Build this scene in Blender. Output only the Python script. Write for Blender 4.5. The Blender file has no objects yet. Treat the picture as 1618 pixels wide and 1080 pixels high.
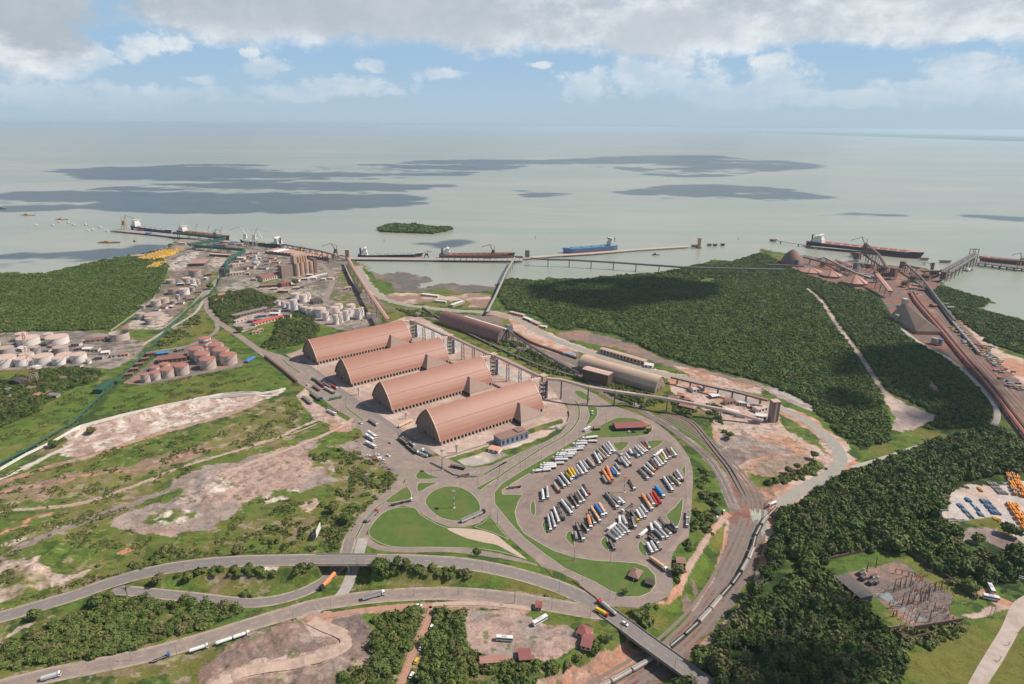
import bpy, bmesh, math, random
import numpy as np
from mathutils import Vector, Matrix, noise
random.seed(7); RNG = np.random.default_rng(7)
scene = bpy.context.scene; COL = scene.collection
R = math.radians
# ------------------------------------------------------------------ camera
FPX, HCAM = 1000.0, 340.0
PITCH = math.atan((540-198.5)/FPX); ROLL = R(0.5)
cd = bpy.data.cameras.new('camera'); cam = bpy.data.objects.new('camera', cd); COL.objects.link(cam)
cd.sensor_width = 36; cd.lens = 36*FPX/1618; cd.clip_start = 1; cd.clip_end = 400000
FW = Vector((0, math.cos(PITCH), -math.sin(PITCH))); UP0 = Vector((0, math.sin(PITCH), math.cos(PITCH))); RT0 = Vector((1,0,0))
RT = RT0*math.cos(ROLL) + UP0*math.sin(ROLL); UP = UP0*math.cos(ROLL) - RT0*math.sin(ROLL)
cam.matrix_world = Matrix(((RT.x,UP.x,-FW.x,0),(RT.y,UP.y,-FW.y,0),(RT.z,UP.z,-FW.z,HCAM),(0,0,0,1)))
scene.camera = cam
def P(x, y, z=0.0):
    d = FW + RT*((x-809)/FPX) - UP*((y-540)/FPX)
    t = (z-HCAM)/d.z
    return Vector((d.x*t, d.y*t, z))
def hz(xb, yb, yt, z=0.0):          # real height of something whose foot is at (xb,yb) and whose top shows at row yt
    b = P(xb, yb, z); lo, hi = 0, 320
    for _ in range(30):
        m = (lo+hi)/2; v = Vector((b.x, b.y, z+m)) - Vector((0,0,HCAM))
        yy = 540 - FPX*v.dot(UP)/v.dot(FW)
        if yy > yt: lo = m
        else: hi = m
    return lo
TILE = dict(A=(540,690,6.223), B=(760,620,6.223), C=(900,640,6.223), D=(780,780,6.223), E=(960,780,6.223), F=(400,540,6.223), G=(280,430,6.223), H=(830,520,6.223),
  q1=(0,300,3.995), q2=(400,300,3.995), q3=(800,300,3.995), q4=(1200,300,3.871), q5=(0,500,3.995), q6=(400,480,3.995), q7=(800,480,3.995), q8=(1200,500,3.871),
  r1=(0,650,3.995), r2=(400,650,3.995), r3=(800,620,4.623), r4=(1200,700,3.857), r5=(0,810,3.995), r6=(400,810,3.995), r7=(800,810,3.995), r8=(1200,810,3.871), p=(0,0,1))
def Z(t, *pts):                     # survey marks -> plan coordinates
    x0, y0, s = TILE[t]; return [(x0+x/s, y0+y/s) for x, y in pts]
def G(t, pts, z=0.0): return [P(x, y, z) for x, y in Z(t, *pts)]
# ------------------------------------------------------------------ light
SUN_EL, SUN_AZ = R(47), R(84)       # azimuth clockwise from +Y
SUNV = Vector((math.sin(SUN_AZ)*math.cos(SUN_EL), math.cos(SUN_AZ)*math.cos(SUN_EL), math.sin(SUN_EL)))
sd = bpy.data.lights.new('sun', 'SUN'); sun = bpy.data.objects.new('sun', sd); COL.objects.link(sun)
sd.energy = 5.0; sd.angle = R(0.53); sd.color = (1.0, 0.92, 0.81)
sun.rotation_euler = (-SUNV).to_track_quat('-Z', 'Y').to_euler()
scene.view_settings.view_transform = 'Standard'; scene.view_settings.look = 'None'; scene.view_settings.exposure = 0.0; scene.view_settings.gamma = 1
scene.render.resolution_x = 1024; scene.render.resolution_y = 684
scene.cycles.volume_bounces = 1; scene.cycles.max_bounces = 6; scene.cycles.transparent_max_bounces = 6

class NT:                            # tiny node-graph helper
    def __init__(s, tree): s.t = tree; s.n = tree.nodes; s.l = tree.links
    def new(s, typ, **kw):
        nd = s.n.new(typ)
        for k, v in kw.items(): setattr(nd, k, v)
        return nd
    def put(s, sock, v):
        if isinstance(v, bpy.types.NodeSocket): s.l.new(v, sock)
        else: sock.default_value = v
    def m(s, op, a, b=None, c=None, clamp=False):
        nd = s.new('ShaderNodeMath', operation=op, use_clamp=clamp); s.put(nd.inputs[0], a)
        if b is not None: s.put(nd.inputs[1], b)
        if c is not None: s.put(nd.inputs[2], c)
        return nd.outputs[0]
    def v(s, op, a, b=None):
        nd = s.new('ShaderNodeVectorMath', operation=op); s.put(nd.inputs[0], a)
        if b is not None: s.put(nd.inputs[1], b)
        return nd.outputs['Value'] if op in ('LENGTH','DOT_PRODUCT','DISTANCE') else nd.outputs[0]
    def noise(s, vec, scale, detail=4, rough=0.55, dist=0.0, out=0):
        nd = s.new('ShaderNodeTexNoise'); s.put(nd.inputs['Vector'], vec) if vec is not None else None
        nd.inputs['Scale'].default_value = scale; nd.inputs['Detail'].default_value = detail
        nd.inputs['Roughness'].default_value = rough; nd.inputs['Distortion'].default_value = dist
        return nd.outputs[out]
    def mix(s, f, a, b, mode='MIX'):
        nd = s.new('ShaderNodeMix', data_type='RGBA', blend_type=mode); s.put(nd.inputs[0], f); s.put(nd.inputs[6], a); s.put(nd.inputs[7], b)
        return nd.outputs[2]
    def ramp(s, f, lo, hi, smooth=False):
        nd = s.new('ShaderNodeMapRange', interpolation_type='SMOOTHSTEP' if smooth else 'LINEAR'); s.put(nd.inputs[0], f); s.put(nd.inputs[1], lo); s.put(nd.inputs[2], hi)
        return nd.outputs[0]
def c4(c): return (c[0], c[1], c[2], 1.0)

# ------------------------------------------------------------------ sky with clouds (world shader, direction space)
w = bpy.data.worlds.new('World'); scene.world = w; w.use_nodes = True
t = NT(w.node_tree); t.n.clear()
sky = t.new('ShaderNodeTexSky', sky_type='NISHITA', sun_disc=False, sun_elevation=SUN_EL, sun_rotation=SUN_AZ, altitude=300, air_density=1.0, dust_density=1.3, ozone_density=1.5)
co = t.new('ShaderNodeTexCoord').outputs['Generated']
sp = t.new('ShaderNodeSeparateXYZ'); t.put(sp.inputs[0], co)
az = t.m('ARCTAN2', sp.outputs[0], sp.outputs[1]); el = t.m('ARCSINE', sp.outputs[2])
cb = t.new('ShaderNodeCombineXYZ'); t.put(cb.inputs[0], az); t.put(cb.inputs[1], el); AE = cb.outputs[0]
def azel(x, y):
    d = (FW + RT*((x-809)/FPX) - UP*((y-540)/FPX)).normalized(); return math.atan2(d.x, d.y), math.asin(d.z)
warp = t.noise(t.v('MULTIPLY', AE, (1,1.6,1)), 9, 5, 0.6, out=1)
warp = t.v('SUBTRACT', warp, (0.5,0.5,0.5))
AEw = t.v('ADD', AE, t.v('MULTIPLY', warp, (0.10,0.045,0)))
def field(blobs):
    acc = None
    for (x, y, rx, ry) in blobs:
        a, e = azel(x, y)
        d = t.v('LENGTH', t.v('MULTIPLY', t.v('SUBTRACT', AEw, (a, e, 0)), (1000/rx, 1000/ry, 0)))
        v = t.m('SUBTRACT', 1.0, d)
        acc = v if acc is None else t.m('MAXIMUM', acc, v)
    return acc
top = [(330,18,120,40),(480,20,160,48),(640,20,170,46),(760,30,150,50),(900,30,150,44),(1030,40,150,48),(1130,45,130,40),(1250,30,190,38),(1430,25,190,36),(1580,20,160,36),(700,-60,900,62),(1400,-40,500,62),(55,5,75,36),(30,40,80,60)]
cum = [(30,88,80,42),(95,98,60,30),(150,92,38,22),(225,76,34,22),(262,66,24,14),(415,104,40,18),(325,126,24,12),(400,74,20,8),(470,140,90,16),(560,135,110,18),(590,104,28,12),(700,120,50,12),(855,102,26,7),(930,135,60,26),(1010,120,80,40),(1070,100,60,30),(1100,140,90,28),(1220,100,40,24),(1230,132,70,36),(1180,150,130,24),(1370,160,90,14),(1500,105,50,24),(1550,128,80,38),(1600,140,60,34),(1470,150,90,24),(1300,155,60,12),(250,150,160,16),(90,150,150,26)]
n1 = t.noise(t.v('MULTIPLY', AE, (1,1.35,1)), 30, 10, 0.66, 0.2)
n2 = t.noise(t.v('MULTIPLY', AE, (1,2.2,1)), 7, 6, 0.6)
ft = t.ramp(t.m('ADD', field(top), t.m('MULTIPLY', t.m('SUBTRACT', n1, 0.5), 0.75)), -0.08, 0.42, True)
fc = t.ramp(t.m('ADD', field(cum), t.m('MULTIPLY', t.m('SUBTRACT', n1, 0.5), 1.7)), 0.08, 0.56, True)
# other weather for the rest of the dome
n3 = t.noise(co, 2.3, 8, 0.6, 0.4)
fo = t.m('MULTIPLY', t.ramp(n3, 0.56, 0.70, True), t.ramp(el, 0.22, 0.34))
# colours (scene-linear radiance before background strength)
lowc = t.mix(t.ramp(el, 0.0, 0.10, True), (5.0, 6.7, 8.1, 1), (4.0, 6.2, 8.7, 1))
skyc = t.mix(t.m('MULTIPLY', 0.86, t.m('SUBTRACT', 1.0, t.ramp(el, .22, .45))), sky.outputs[0], lowc)
hzf = t.m('POWER', t.m('SUBTRACT', 1.0, t.m('ABSOLUTE', el), clamp=True), 14.0)

shade = t.ramp(t.m('ADD', n2, t.m('MULTIPLY', t.m('SUBTRACT', n1, 0.5), 0.55)), 0.34, 0.70, True)
base_ = t.ramp(field([(480,5,330,60),(640,25,260,50),(60,10,120,50),(1050,45,120,40)]), 0.0, 0.6, True)
topc = t.mix(t.m('MULTIPLY', shade, t.m('SUBTRACT', 1.0, t.m('MULTIPLY', base_, .8))), (4.9, 5.5, 6.2, 1), (8.9, 9.4, 9.8, 1))
xg = t.ramp(az, -0.75, 0.25, True)
topc = t.mix(t.m('MULTIPLY', t.m('MULTIPLY', xg, t.m('SUBTRACT', 1.0, t.ramp(el,0.1,0.2))), 0.35), topc, (9.6, 10.3, 10.7, 1))
cumc = t.mix(shade, (6.2, 7.4, 8.5, 1), (9.2, 9.6, 9.8, 1))
col = t.mix(t.m('MULTIPLY', fc, t.m('MULTIPLY', 0.85, t.ramp(el, 0.005, 0.085))), skyc, cumc)
col = t.mix(t.m('MULTIPLY', ft, 0.96), col, topc)
col = t.mix(fo, col, (5.0, 5.3, 5.6, 1))
bg = t.new('ShaderNodeBackground'); t.put(bg.inputs[0], col); bg.inputs[1].default_value = 0.09
t.l.new(bg.outputs[0], t.new('ShaderNodeOutputWorld').inputs[0])

# ------------------------------------------------------------------ materials
MATS = {}
def mat(name, color, rough=0.85, var=0.12, scale=0.4, metal=0.0, bump=0.0, spec=0.3, stain=None, stain_amt=0.0, coord='Object', detail=6):
    if name in MATS: return MATS[name]
    m = bpy.data.materials.new(name); m.use_nodes = True; g = NT(m.node_tree); b = m.node_tree.nodes['Principled BSDF']
    tc = g.new('ShaderNodeTexCoord').outputs['Object'] if coord == 'Object' else g.new('ShaderNodeNewGeometry').outputs['Position']
    nz = g.noise(tc, scale, detail, 0.62)
    f = g.m('MULTIPLY_ADD', g.m('SUBTRACT', nz, 0.5), var*4, 1.0)
    col = g.mix(1.0, c4(color), g_comb(g, f), 'MULTIPLY')
    if stain is not None:
        s = g.ramp(g.noise(tc, scale*0.35, 7, 0.7, 0.6), 0.48, 0.62, True)
        col = g.mix(g.m('MULTIPLY', s, stain_amt), col, c4(stain))
    g.put(b.inputs['Base Color'], col); b.inputs['Roughness'].default_value = rough; b.inputs['Metallic'].default_value = metal
    b.inputs['Specular IOR Level'].default_value = spec
    if bump:
        bp = g.new('ShaderNodeBump'); bp.inputs['Strength'].default_value = bump; bp.inputs['Distance'].default_value = 0.5; g.put(bp.inputs['Height'], nz); g.put(b.inputs['Normal'], bp.outputs[0])
    MATS[name] = m; return m
def g_comb(g, f):
    c = g.new('ShaderNodeCombineColor'); [g.put(c.inputs[i], f) for i in range(3)]; return c.outputs[0]

# ------------------------------------------------------------------ object helpers
def tag(o, label=None, cat=None, group=None, kind=None):
    if label: o['label'] = label
    if cat: o['category'] = cat
    if group: o['group'] = group
    if kind: o['kind'] = kind
    return o
def thing(name, label, cat, loc=(0,0,0), rz=0.0, group=None):
    o = bpy.data.objects.new(name, None); COL.objects.link(o); o.location = loc; o.rotation_euler = (0,0,rz); o.empty_display_size = 1
    return tag(o, label, cat, group)
class MB:
    def __init__(s): s.v = []; s.f = []; s.mi = []
    def add(s, vs, fs, mi=0):
        n = len(s.v); s.v += [tuple(v) for v in vs]; s.f += [tuple(n+i for i in f) for f in fs]; s.mi += [mi]*len(fs); return s
    def box(s, x0, x1, y0, y1, z0, z1, mi=0, M=None):
        vs = [Vector((x,y,z)) for z in (z0,z1) for y in (y0,y1) for x in (x0,x1)]
        if M is not None: vs = [M @ v for v in vs]
        return s.add(vs, [(0,2,3,1),(4,5,7,6),(0,1,5,4),(2,6,7,3),(0,4,6,2),(1,3,7,5)], mi)
    def bar(s, a, b, w, h=None, mi=0):           # box section from a to b
        a = Vector(a); b = Vector(b); h = h or w; d = (b-a); L = d.length
        if L < 1e-6: return s
        d.normalize(); up = Vector((0,0,1)) if abs(d.z) < 0.95 else Vector((0,1,0))
        x = d.cross(up).normalized()*(w/2); y = x.cross(d).normalized()*(h/2)
        vs = [a-x-y, a+x-y, a+x+y, a-x+y, b-x-y, b+x-y, b+x+y, b-x+y]
        return s.add(vs, [(0,1,2,3),(7,6,5,4),(0,4,5,1),(1,5,6,2),(2,6,7,3),(3,7,4,0)], mi)
    def cyl(s, c, r, h, n=16, r2=None, mi=0, cap=True):
        r2 = r if r2 is None else r2; cx, cy, cz = c
        vs = [(cx+r*math.cos(2*math.pi*i/n), cy+r*math.sin(2*math.pi*i/n), cz) for i in range(n)]
        if r2 > 1e-4: vs += [(cx+r2*math.cos(2*math.pi*i/n), cy+r2*math.sin(2*math.pi*i/n), cz+h) for i in range(n)]
        else: vs += [(cx,cy,cz+h)]
        if r2 > 1e-4:
            fs = [(i,(i+1)%n,n+(i+1)%n,n+i) for i in range(n)]
            if cap: fs += [tuple(range(n,2*n)), tuple(range(n-1,-1,-1))]
        else: fs = [(i,(i+1)%n,n) for i in range(n)] + [tuple(range(n-1,-1,-1))]
        return s.add(vs, fs, mi)
    def prism(s, pts, z0, z1, mi=0):             # plan polygon extruded
        n = len(pts); vs = [(p[0],p[1],z0) for p in pts]+[(p[0],p[1],z1) for p in pts]
        return s.add(vs, [tuple(range(n-1,-1,-1)), tuple(range(n,2*n))]+[(i,(i+1)%n,n+(i+1)%n,n+i) for i in range(n)], mi)
    def extr(s, prof, x0, x1, mi=0, cap=True):    # profile in (y,z) extruded along x
        n = len(prof); vs = [(x0,y,z) for y,z in prof]+[(x1,y,z) for y,z in prof]
        fs = [(i,(i+1)%n,n+(i+1)%n,n+i) for i in range(n)]
        if cap: fs += [tuple(range(n-1,-1,-1)), tuple(range(n,2*n))]
        return s.add(vs, fs, mi)
    def build(s, name, mats, parent=None, loc=None, smooth=False):
        me = bpy.data.meshes.new(name); me.from_pydata(s.v, [], s.f)
        for m in (mats if isinstance(mats, (list,tuple)) else [mats]): me.materials.append(m)
        if any(s.mi): me.polygons.foreach_set('material_index', s.mi)
        bm = bmesh.new(); bm.from_mesh(me); bmesh.ops.recalc_face_normals(bm, faces=bm.faces); bm.to_mesh(me); bm.free()
        if smooth: me.polygons.foreach_set('use_smooth', [True]*len(me.polygons))
        me.update(); o = bpy.data.objects.new(name, me); COL.objects.link(o)
        if parent: o.parent = parent
        if loc is not None: o.location = loc
        return o
def copy_tree(o, loc, rz, label=None, group=None, scale=None):
    r = o.copy(); COL.objects.link(r); r.location = loc; r.rotation_euler = (0,0,rz)
    if label: r['label'] = label
    if group: r['group'] = group
    if scale: r.scale = scale
    def rec(src, dst):
        for ch in list(src.children):
            c = ch.copy(); COL.objects.link(c); c.parent = dst; rec(ch, c)
    rec(o, r); return r
def smooth_path(pts, n=6):          # Catmull-Rom through Vectors
    out = []; P4 = [pts[0]*2-pts[1]] + list(pts) + [pts[-1]*2-pts[-2]]
    for i in range(1, len(P4)-2):
        a, b, c, d = P4[i-1:i+3]
        for k in range(n):
            u = k/n; out.append(0.5*((2*b)+(c-a)*u+(2*a-5*b+4*c-d)*u*u+(3*b-a-3*c+d)*u**3))
    out.append(P4[-2]); return out
def smooth_closed(pts, n=4):
    N = len(pts); out = []
    for i in range(N):
        a, b, c, d = pts[i-1], pts[i], pts[(i+1)%N], pts[(i+2)%N]
        for k in range(n):
            u = k/n; out.append(0.5*((2*b)+(c-a)*u+(2*a-5*b+4*c-d)*u*u+(3*b-a-3*c+d)*u**3))
    return out
# ================================================================== GROUND
_tab = np.random.default_rng(3).random((512,512)).astype(np.float32)
def vnoise(X, Y):
    xi = np.floor(X).astype(np.int64); yi = np.floor(Y).astype(np.int64); fx = X-xi; fy = Y-yi
    fx = fx*fx*(3-2*fx); fy = fy*fy*(3-2*fy); a = xi & 511; b = yi & 511; a1 = (a+1)&511; b1 = (b+1)&511
    return (_tab[a,b]*(1-fx)+_tab[a1,b]*fx)*(1-fy)+(_tab[a,b1]*(1-fx)+_tab[a1,b1]*fx)*fy
def fbm(X, Y, s, o=4):
    r = 0; amp = 0.5; tot = 0; X = X/s; Y = Y/s
    for i in range(o):
        r = r+amp*vnoise(X+17.3*i, Y-9.1*i); tot += amp; amp *= 0.5; X = X*2.03; Y = Y*2.03
    return r/tot
def pip(X, Y, poly):
    p = np.array([(q[0], q[1]) for q in poly]); out = np.zeros(X.shape, bool)
    bb = (X >= p[:,0].min()) & (X <= p[:,0].max()) & (Y >= p[:,1].min()) & (Y <= p[:,1].max())
    x = X[bb]; y = Y[bb]; r = np.zeros(x.shape, bool); n = len(p); j = n-1
    for i in range(n):
        c = ((p[i,1] > y) != (p[j,1] > y)); dy = p[j,1]-p[i,1]
        if dy != 0: r ^= c & (x < (p[j,0]-p[i,0])*(y-p[i,1])/dy + p[i,0])
        j = i
    out[bb] = r; return out
def pdist(X, Y, path, maxd):        # distance to a polyline and its interpolated z
    D = np.full(X.shape, 1e9); Zz = np.zeros(X.shape)
    for a, b in zip(path[:-1], path[1:]):
        bb = (X > min(a.x,b.x)-maxd) & (X < max(a.x,b.x)+maxd) & (Y > min(a.y,b.y)-maxd) & (Y < max(a.y,b.y)+maxd)
        if not bb.any(): continue
        x = X[bb]-a.x; y = Y[bb]-a.y; dx = b.x-a.x; dy = b.y-a.y; L = dx*dx+dy*dy+1e-9
        u = np.clip((x*dx+y*dy)/L, 0, 1); d = np.hypot(x-u*dx, y-u*dy)
        cur = D[bb]; k = d < cur; cz = Zz[bb]; cz[k] = (a.z+u*(b.z-a.z))[k]; cur[k] = d[k]; D[bb] = cur; Zz[bb] = cz
    return D, Zz
def path3(pts):                     # [(px,py,z)]
    return smooth_path([P(x, y, z) for x, y, z in pts], 5)
# ---- routes that carry heights
HWY = path3([(-60,988,0),(0,975,0),(60,958,0),(120,940,0),(180,919,1),(240,903,3),(300,893,5),(370,887,7),(440,885,8),(510,884,8),(580,884,8),(650,885,7.5),(720,889,5.5),(780,898,3.5),(840,913,1.5),(890,930,.3),(935,952,0),(985,986,0),(1020,1012,0),(1065,1044,0),(1110,1077,0),(1160,1115,0)])
HWY_BRIDGE = path3([(500,884,8),(540,884,8),(596,884,8)])
def sub_path(path, x0, x1): return [p for p in path if x0 <= p.x <= x1]
RAILZ = path3([(900,1120,-8),(985,1072,-8),(1030,1043,-8),(1075,1005,-8),(1112,965,-8),(1145,915,-7),(1172,860,-5),(1188,815,-3),(1185,780,-1.5),(1150,735,-1),(1105,690,-.5),(1040,655,0)])
r5 = smooth_path([P(x,y,0) for x,y in [(577,846),(583,856),(594,863),(612,867),(650,869),(700,868),(750,872),(790,879),(825,888),(848,896)]], 5)
R2 = smooth_path([P(x,y) for x,y in [(-60,1105),(0,1086),(80,1066),(150,1052),(230,1035),(300,1016),(340,1004),(400,985),(450,970),(500,956),(560,946),(620,940),(700,937),(760,940),(820,947),(880,957),(925,965),(955,968)]], 6)
R3 = smooth_path([P(x,y,z) for x,y,z in [(178,931,.3),(230,936,0),(300,943,0),(360,950,0),(400,952,0),(440,947,0),(480,935,0),(508,920,-.5),(527,903,-1),(543,886,-.8),(548,870,0),(553,850,0)]], 5)
R4 = smooth_path([P(x,y,z) for x,y,z in [(500,962,0),(530,948,-.3),(546,930,-1),(556,905,-1),(563,884,-.7),(569,868,0),(574,850,0)]], 5)
HAUL = [(566,420),(573,436),(585,452),(602,468),(630,479),(675,486),(725,491),(775,493),(812,502),(845,520),(880,538),(918,551),(960,566),(1038,588),(1100,603),(1175,630),(1228,644),(1266,660),(1298,682),(1319,703),(1328,724),(1318,744),(1290,762),(1258,778),(1228,800)]
HAULP = smooth_path([P(x,y) for x,y in HAUL], 4)
RAIL_UP = path3([(1188,810,-2.5),(1160,795,-2),(1147,765,-1),(1133,740,-.6),(1117,720,-.4),(1093,700,-.2),(1061,676,0)])
SLOT = path3([(545,935,-1),(552,910,-1),(560,888,-.7)])
xb0, xb1 = P(503,884,8).x, P(592,884,8).x
xr0, xr1 = P(963,968,0).x, P(1088,1062,0).x
WORKS = [([p for p in HWY if p.x < xb0], 7, 13), ([p for p in HWY if p.x > xb1 and p.z > .2], 7, 12),
         (RAILZ, 16, 13), (SLOT, 17, 3)]
SCARP = path3([(108,680,3),(150,668,5),(200,655,6),(260,640,6),(320,628,6),(360,622,5),(400,621,3)])
WORKS.append((SCARP, 2.5, 17)); WORKS += [(RAIL_UP, 5, 8), (R2, 7, 6), (R3, 5, 4), (R4, 6, 4), (HAULP, 8, 5)]
BUMPS = [(340,770,30,4),(270,800,25,3),(450,740,28,3),(515,700,14,3),(60,880,26,3),(120,870,20,2.5),(30,920,18,3),(570,985,14,2.5),(585,1005,12,2.5),(545,1060,16,3),(420,1010,16,2.5),(380,1030,14,2.5),(460,1005,10,2),(470,1065,18,-2),(340,1075,18,3),(60,845,25,2.5),(1180,690,14,3),(1160,720,14,2.5),(1230,765,12,2),(1150,690,8,2),(475,655,7,2),(505,660,6,2),(1100,985,8,-1)]
def ground_h(X, Y, detail=True):
    h = np.zeros(X.shape)
    rough = fbm(X, Y, 9, 4)-0.5
    for (px, py, r, a) in BUMPS:
        c = P(px, py); q = ((X-c.x)**2+(Y-c.y)**2)/(r*r); k = q < 6
        h[k] += (a*np.exp(-q[k]*1.3))*(0.75+rough[k]*2.2)
    for path, hw, sl in WORKS:
        D, zz = pdist(X, Y, path, hw+sl)
        wgt = 1-np.clip((D-hw-rough*2.5*(D > hw))/sl, 0, 1); wgt = wgt*wgt*(3-2*wgt); h = h*(1-wgt)+zz*wgt
    return h
def gz(x, y): return float(ground_h(np.array([float(x)]), np.array([float(y)]))[0])
# ---- shoreline
LAND = G('p', [(-420,455),(-200,436),(-60,424),(0,430),(20,428),(40,431),(66,432),(75,428),(110,421),(150,411),(200,403),(240,397),(262,391),(268,385),(285,376),(330,377),(365,379),(410,387),(470,394),(545,404),(556,411),(574,417),(584,425),(596,433),(618,430),(640,429),(672,437),(684,441),(665,448),(655,455),(668,455),(690,449),(712,447),(730,450),(755,449),(782,452),(790,446),(803,437),(825,441),(850,442),(868,436),(882,440),(900,439),(920,444),(938,445),(950,436),(995,432),(1037,430),(1065,425),(1085,421),(1094,417),(1112,414),(1124,409),(1150,411),(1170,411),(1190,407),(1206,400),(1200,391),(1213,393),(1228,397),(1262,402),(1300,406),(1342,413),(1380,417),(1430,420),(1458,422),(1490,434),(1484,447),(1497,452),(1518,458),(1562,471),(1566,477),(1546,486),(1582,496),(1618,504),(1720,518),(1900,530),(2500,560)])
LAND = [Vector(p) for p in LAND] + [Vector((9000,600,0)), Vector((9000,-9000,0)), Vector((-9000,-9000,0)), Vector((-9000,500,0))]
# ---- paint: (colour A, colour B or None, noise size, share of B, polygon, edge wobble)
K = dict(grass=(.105,.150,.030), lawn=(.095,.148,.032), dry=(.19,.18,.055), olive=(.155,.15,.040), shrub=(.055,.085,.025), dark=(.03,.045,.018), red=(.46,.24,.16), pink=(.43,.295,.245), pale=(.52,.39,.325),
  white=(.64,.54,.46), grey=(.31,.25,.225), mud=(.225,.165,.145), conc=(.42,.37,.33), apron=(.41,.285,.235), asph=(.24,.205,.19), brown=(.29,.185,.145), orange=(.56,.26,.15), rust=(.25,.12,.09), yard=(.50,.45,.42), tank=(.185,.15,.135), ballast=(.22,.17,.15), gravel=(.36,.355,.31), pond=(.30,.22,.17), wet=(.15,.135,.12))
ZN = []
def zn(a, b, size, share, t, pts, wob=2.0): ZN.append((K[a], K[b] if b else None, size, share, G(t, pts), wob, None))
def zp(a, b, size, share, t, pts, hw, wob=1.2, z=0.0): ZN.append((K[a], K[b] if b else None, size, share, smooth_path(G(t, pts, z), 3), wob, hw))
# far left forest floor and shore
zn('dark','shrub',25,.4,'p',[(-500,500),(-400,455),(-200,436),(0,431),(70,432),(150,411),(262,391),(262,430),(253,448),(245,465),(222,478),(205,497),(175,522),(100,524),(0,526),(-500,560)],4)
zn('dry','pale',14,.35,'q1',[(740,440),(860,400),(960,400),(1000,440),(960,470),(900,460),(760,455)],3)
# port
zn('grey','tank',14,.45,'p',[(243,427),(262,400),(275,383),(290,375),(330,377),(365,379),(410,387),(470,394),(545,404),(556,412),(540,425),(532,460),(520,470),(500,470),(470,455),(420,458),(395,450),(355,470),(343,455),(345,430),(325,428),(262,430)])
zn('grass','olive',14,.4,'p',[(395,450),(415,440),(440,440),(460,447),(452,455),(420,457)],2)
zn('grass','dry',14,.4,'p',[(540,430),(556,425),(562,440),(575,462),(560,470),(536,470),(534,450)],2)
zn('yard','pale',20,.4,'q1',[(1120,430),(1200,395),(1270,385),(1230,430),(1190,480),(1110,505),(1030,500)],1)
zn('yard','pale',20,.4,'q1',[(1320,470),(1350,420),(1450,440),(1440,480),(1360,490)],1)
zn('grass','olive',14,.4,'q1',[(1340,505),(1400,505),(1390,580),(1330,640),(1300,620),(1330,560)],2)
zn('tank','brown',16,.4,'q1',[(1060,560),(1100,510),(1200,490),(1310,500),(1340,540),(1310,620),(1250,660),(1200,700),(1080,820),(1020,880),(800,880),(760,870),(870,790),(900,720),(960,680),(1000,620)],1)
zn('yard','pale',14,.5,'q1',[(800,880),(830,830),(900,800),(1050,780),(1090,800),(1040,870),(1000,880)],1.5)
zn('tank','grey',12,.5,'q5',[(-300,90),(0,100),(500,90),(700,110),(820,140),(930,160),(900,210),(830,270),(800,290),(700,330),(560,320),(400,325),(250,330),(0,340),(-300,380)],2)
zn('shrub','dark',14,.5,'q5',[(-200,390),(60,400),(250,340),(400,330),(560,330),(640,350),(560,420),(450,450),(300,520),(230,600),(0,700),(-200,800)],4)
zn('dry','grass',26,.45,'q5',[(0,700),(230,620),(380,500),(560,430),(660,370),(720,400),(660,470),(560,580),(430,680),(200,800),(0,920),(-200,1000),(-200,800)],3)
zn('grass','olive',30,.3,'q5',[(650,560),(720,470),(880,430),(1100,400),(1340,350),(1530,320),(1618,320),(1760,400),(1800,420),(1618,480),(1420,490),(1200,550),(900,620),(760,640),(680,600)],2)
zn('tank','brown',12,.5,'q5',[(780,420),(900,330),(1000,240),(1200,180),(1250,130),(1350,130),(1500,250),(1560,300),(1340,350),(1100,400),(900,430)],1)
zp('dark','shrub',8,.5,'q5',[(720,430),(640,520),(520,650),(440,700)],7,2)
zp('pale','conc',8,.5,'q5',[(1618,490),(1400,500),(1100,580),(800,650),(560,700)],4)
# industrial lots round the white tanks
zn('tank','grey',12,.5,'p',[(425,487),(445,465),(470,458),(500,462),(520,470),(560,490),(595,495),(602,507),(560,522),(535,520),(500,510),(470,500),(440,492)],1)
zn('conc','grey',10,.4,'G',[(560,520),(620,400),(850,330),(960,350),(1060,420),(760,540),(650,590)],1)
zn('grey','conc',10,.5,'G',[(400,180),(520,120),(640,70),(800,110),(1100,150),(1330,160),(1500,200),(1480,240),(1300,220),(1100,190),(860,200),(700,140),(540,190)],1)
zn('ballast','olive',16,.35,'p',[(520,470),(535,430),(548,425),(562,450),(600,475),(625,485),(700,495),(800,500),(850,530),(915,552),(912,590),(880,590),(860,580),(800,545),(760,530),(700,505),(640,490),(600,495),(560,480)],2)
# mud flat and the bay
zn('mud','wet',14,.5,'p',[(578,414),(600,424),(640,426),(690,438),(700,445),(740,446),(790,446),(786,458),(740,462),(700,462),(640,462),(610,456),(590,440)],4)
zn('grass','shrub',12,.5,'q2',[(700,495),(740,510),(780,560),(870,590),(890,620),(850,640),(780,640),(730,580)],3)
zn('grass','olive',12,.5,'q2',[(880,640),(1050,640),(1200,620),(1330,650),(1490,650),(1500,700),(1400,740),(1350,700),(1200,660),(1000,660)],3)
zn('pale','brown',12,.6,'q2',[(820,660),(900,650),(1100,650),(1230,670),(1380,650),(1500,660),(1500,740),(1350,740),(1380,720),(1340,690),(1240,700),(1180,690),(1000,720),(900,700)],3)
zn('shrub','grass',10,.5,'q2',[(900,750),(1180,770),(1190,800),(1000,800)],3)
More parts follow.
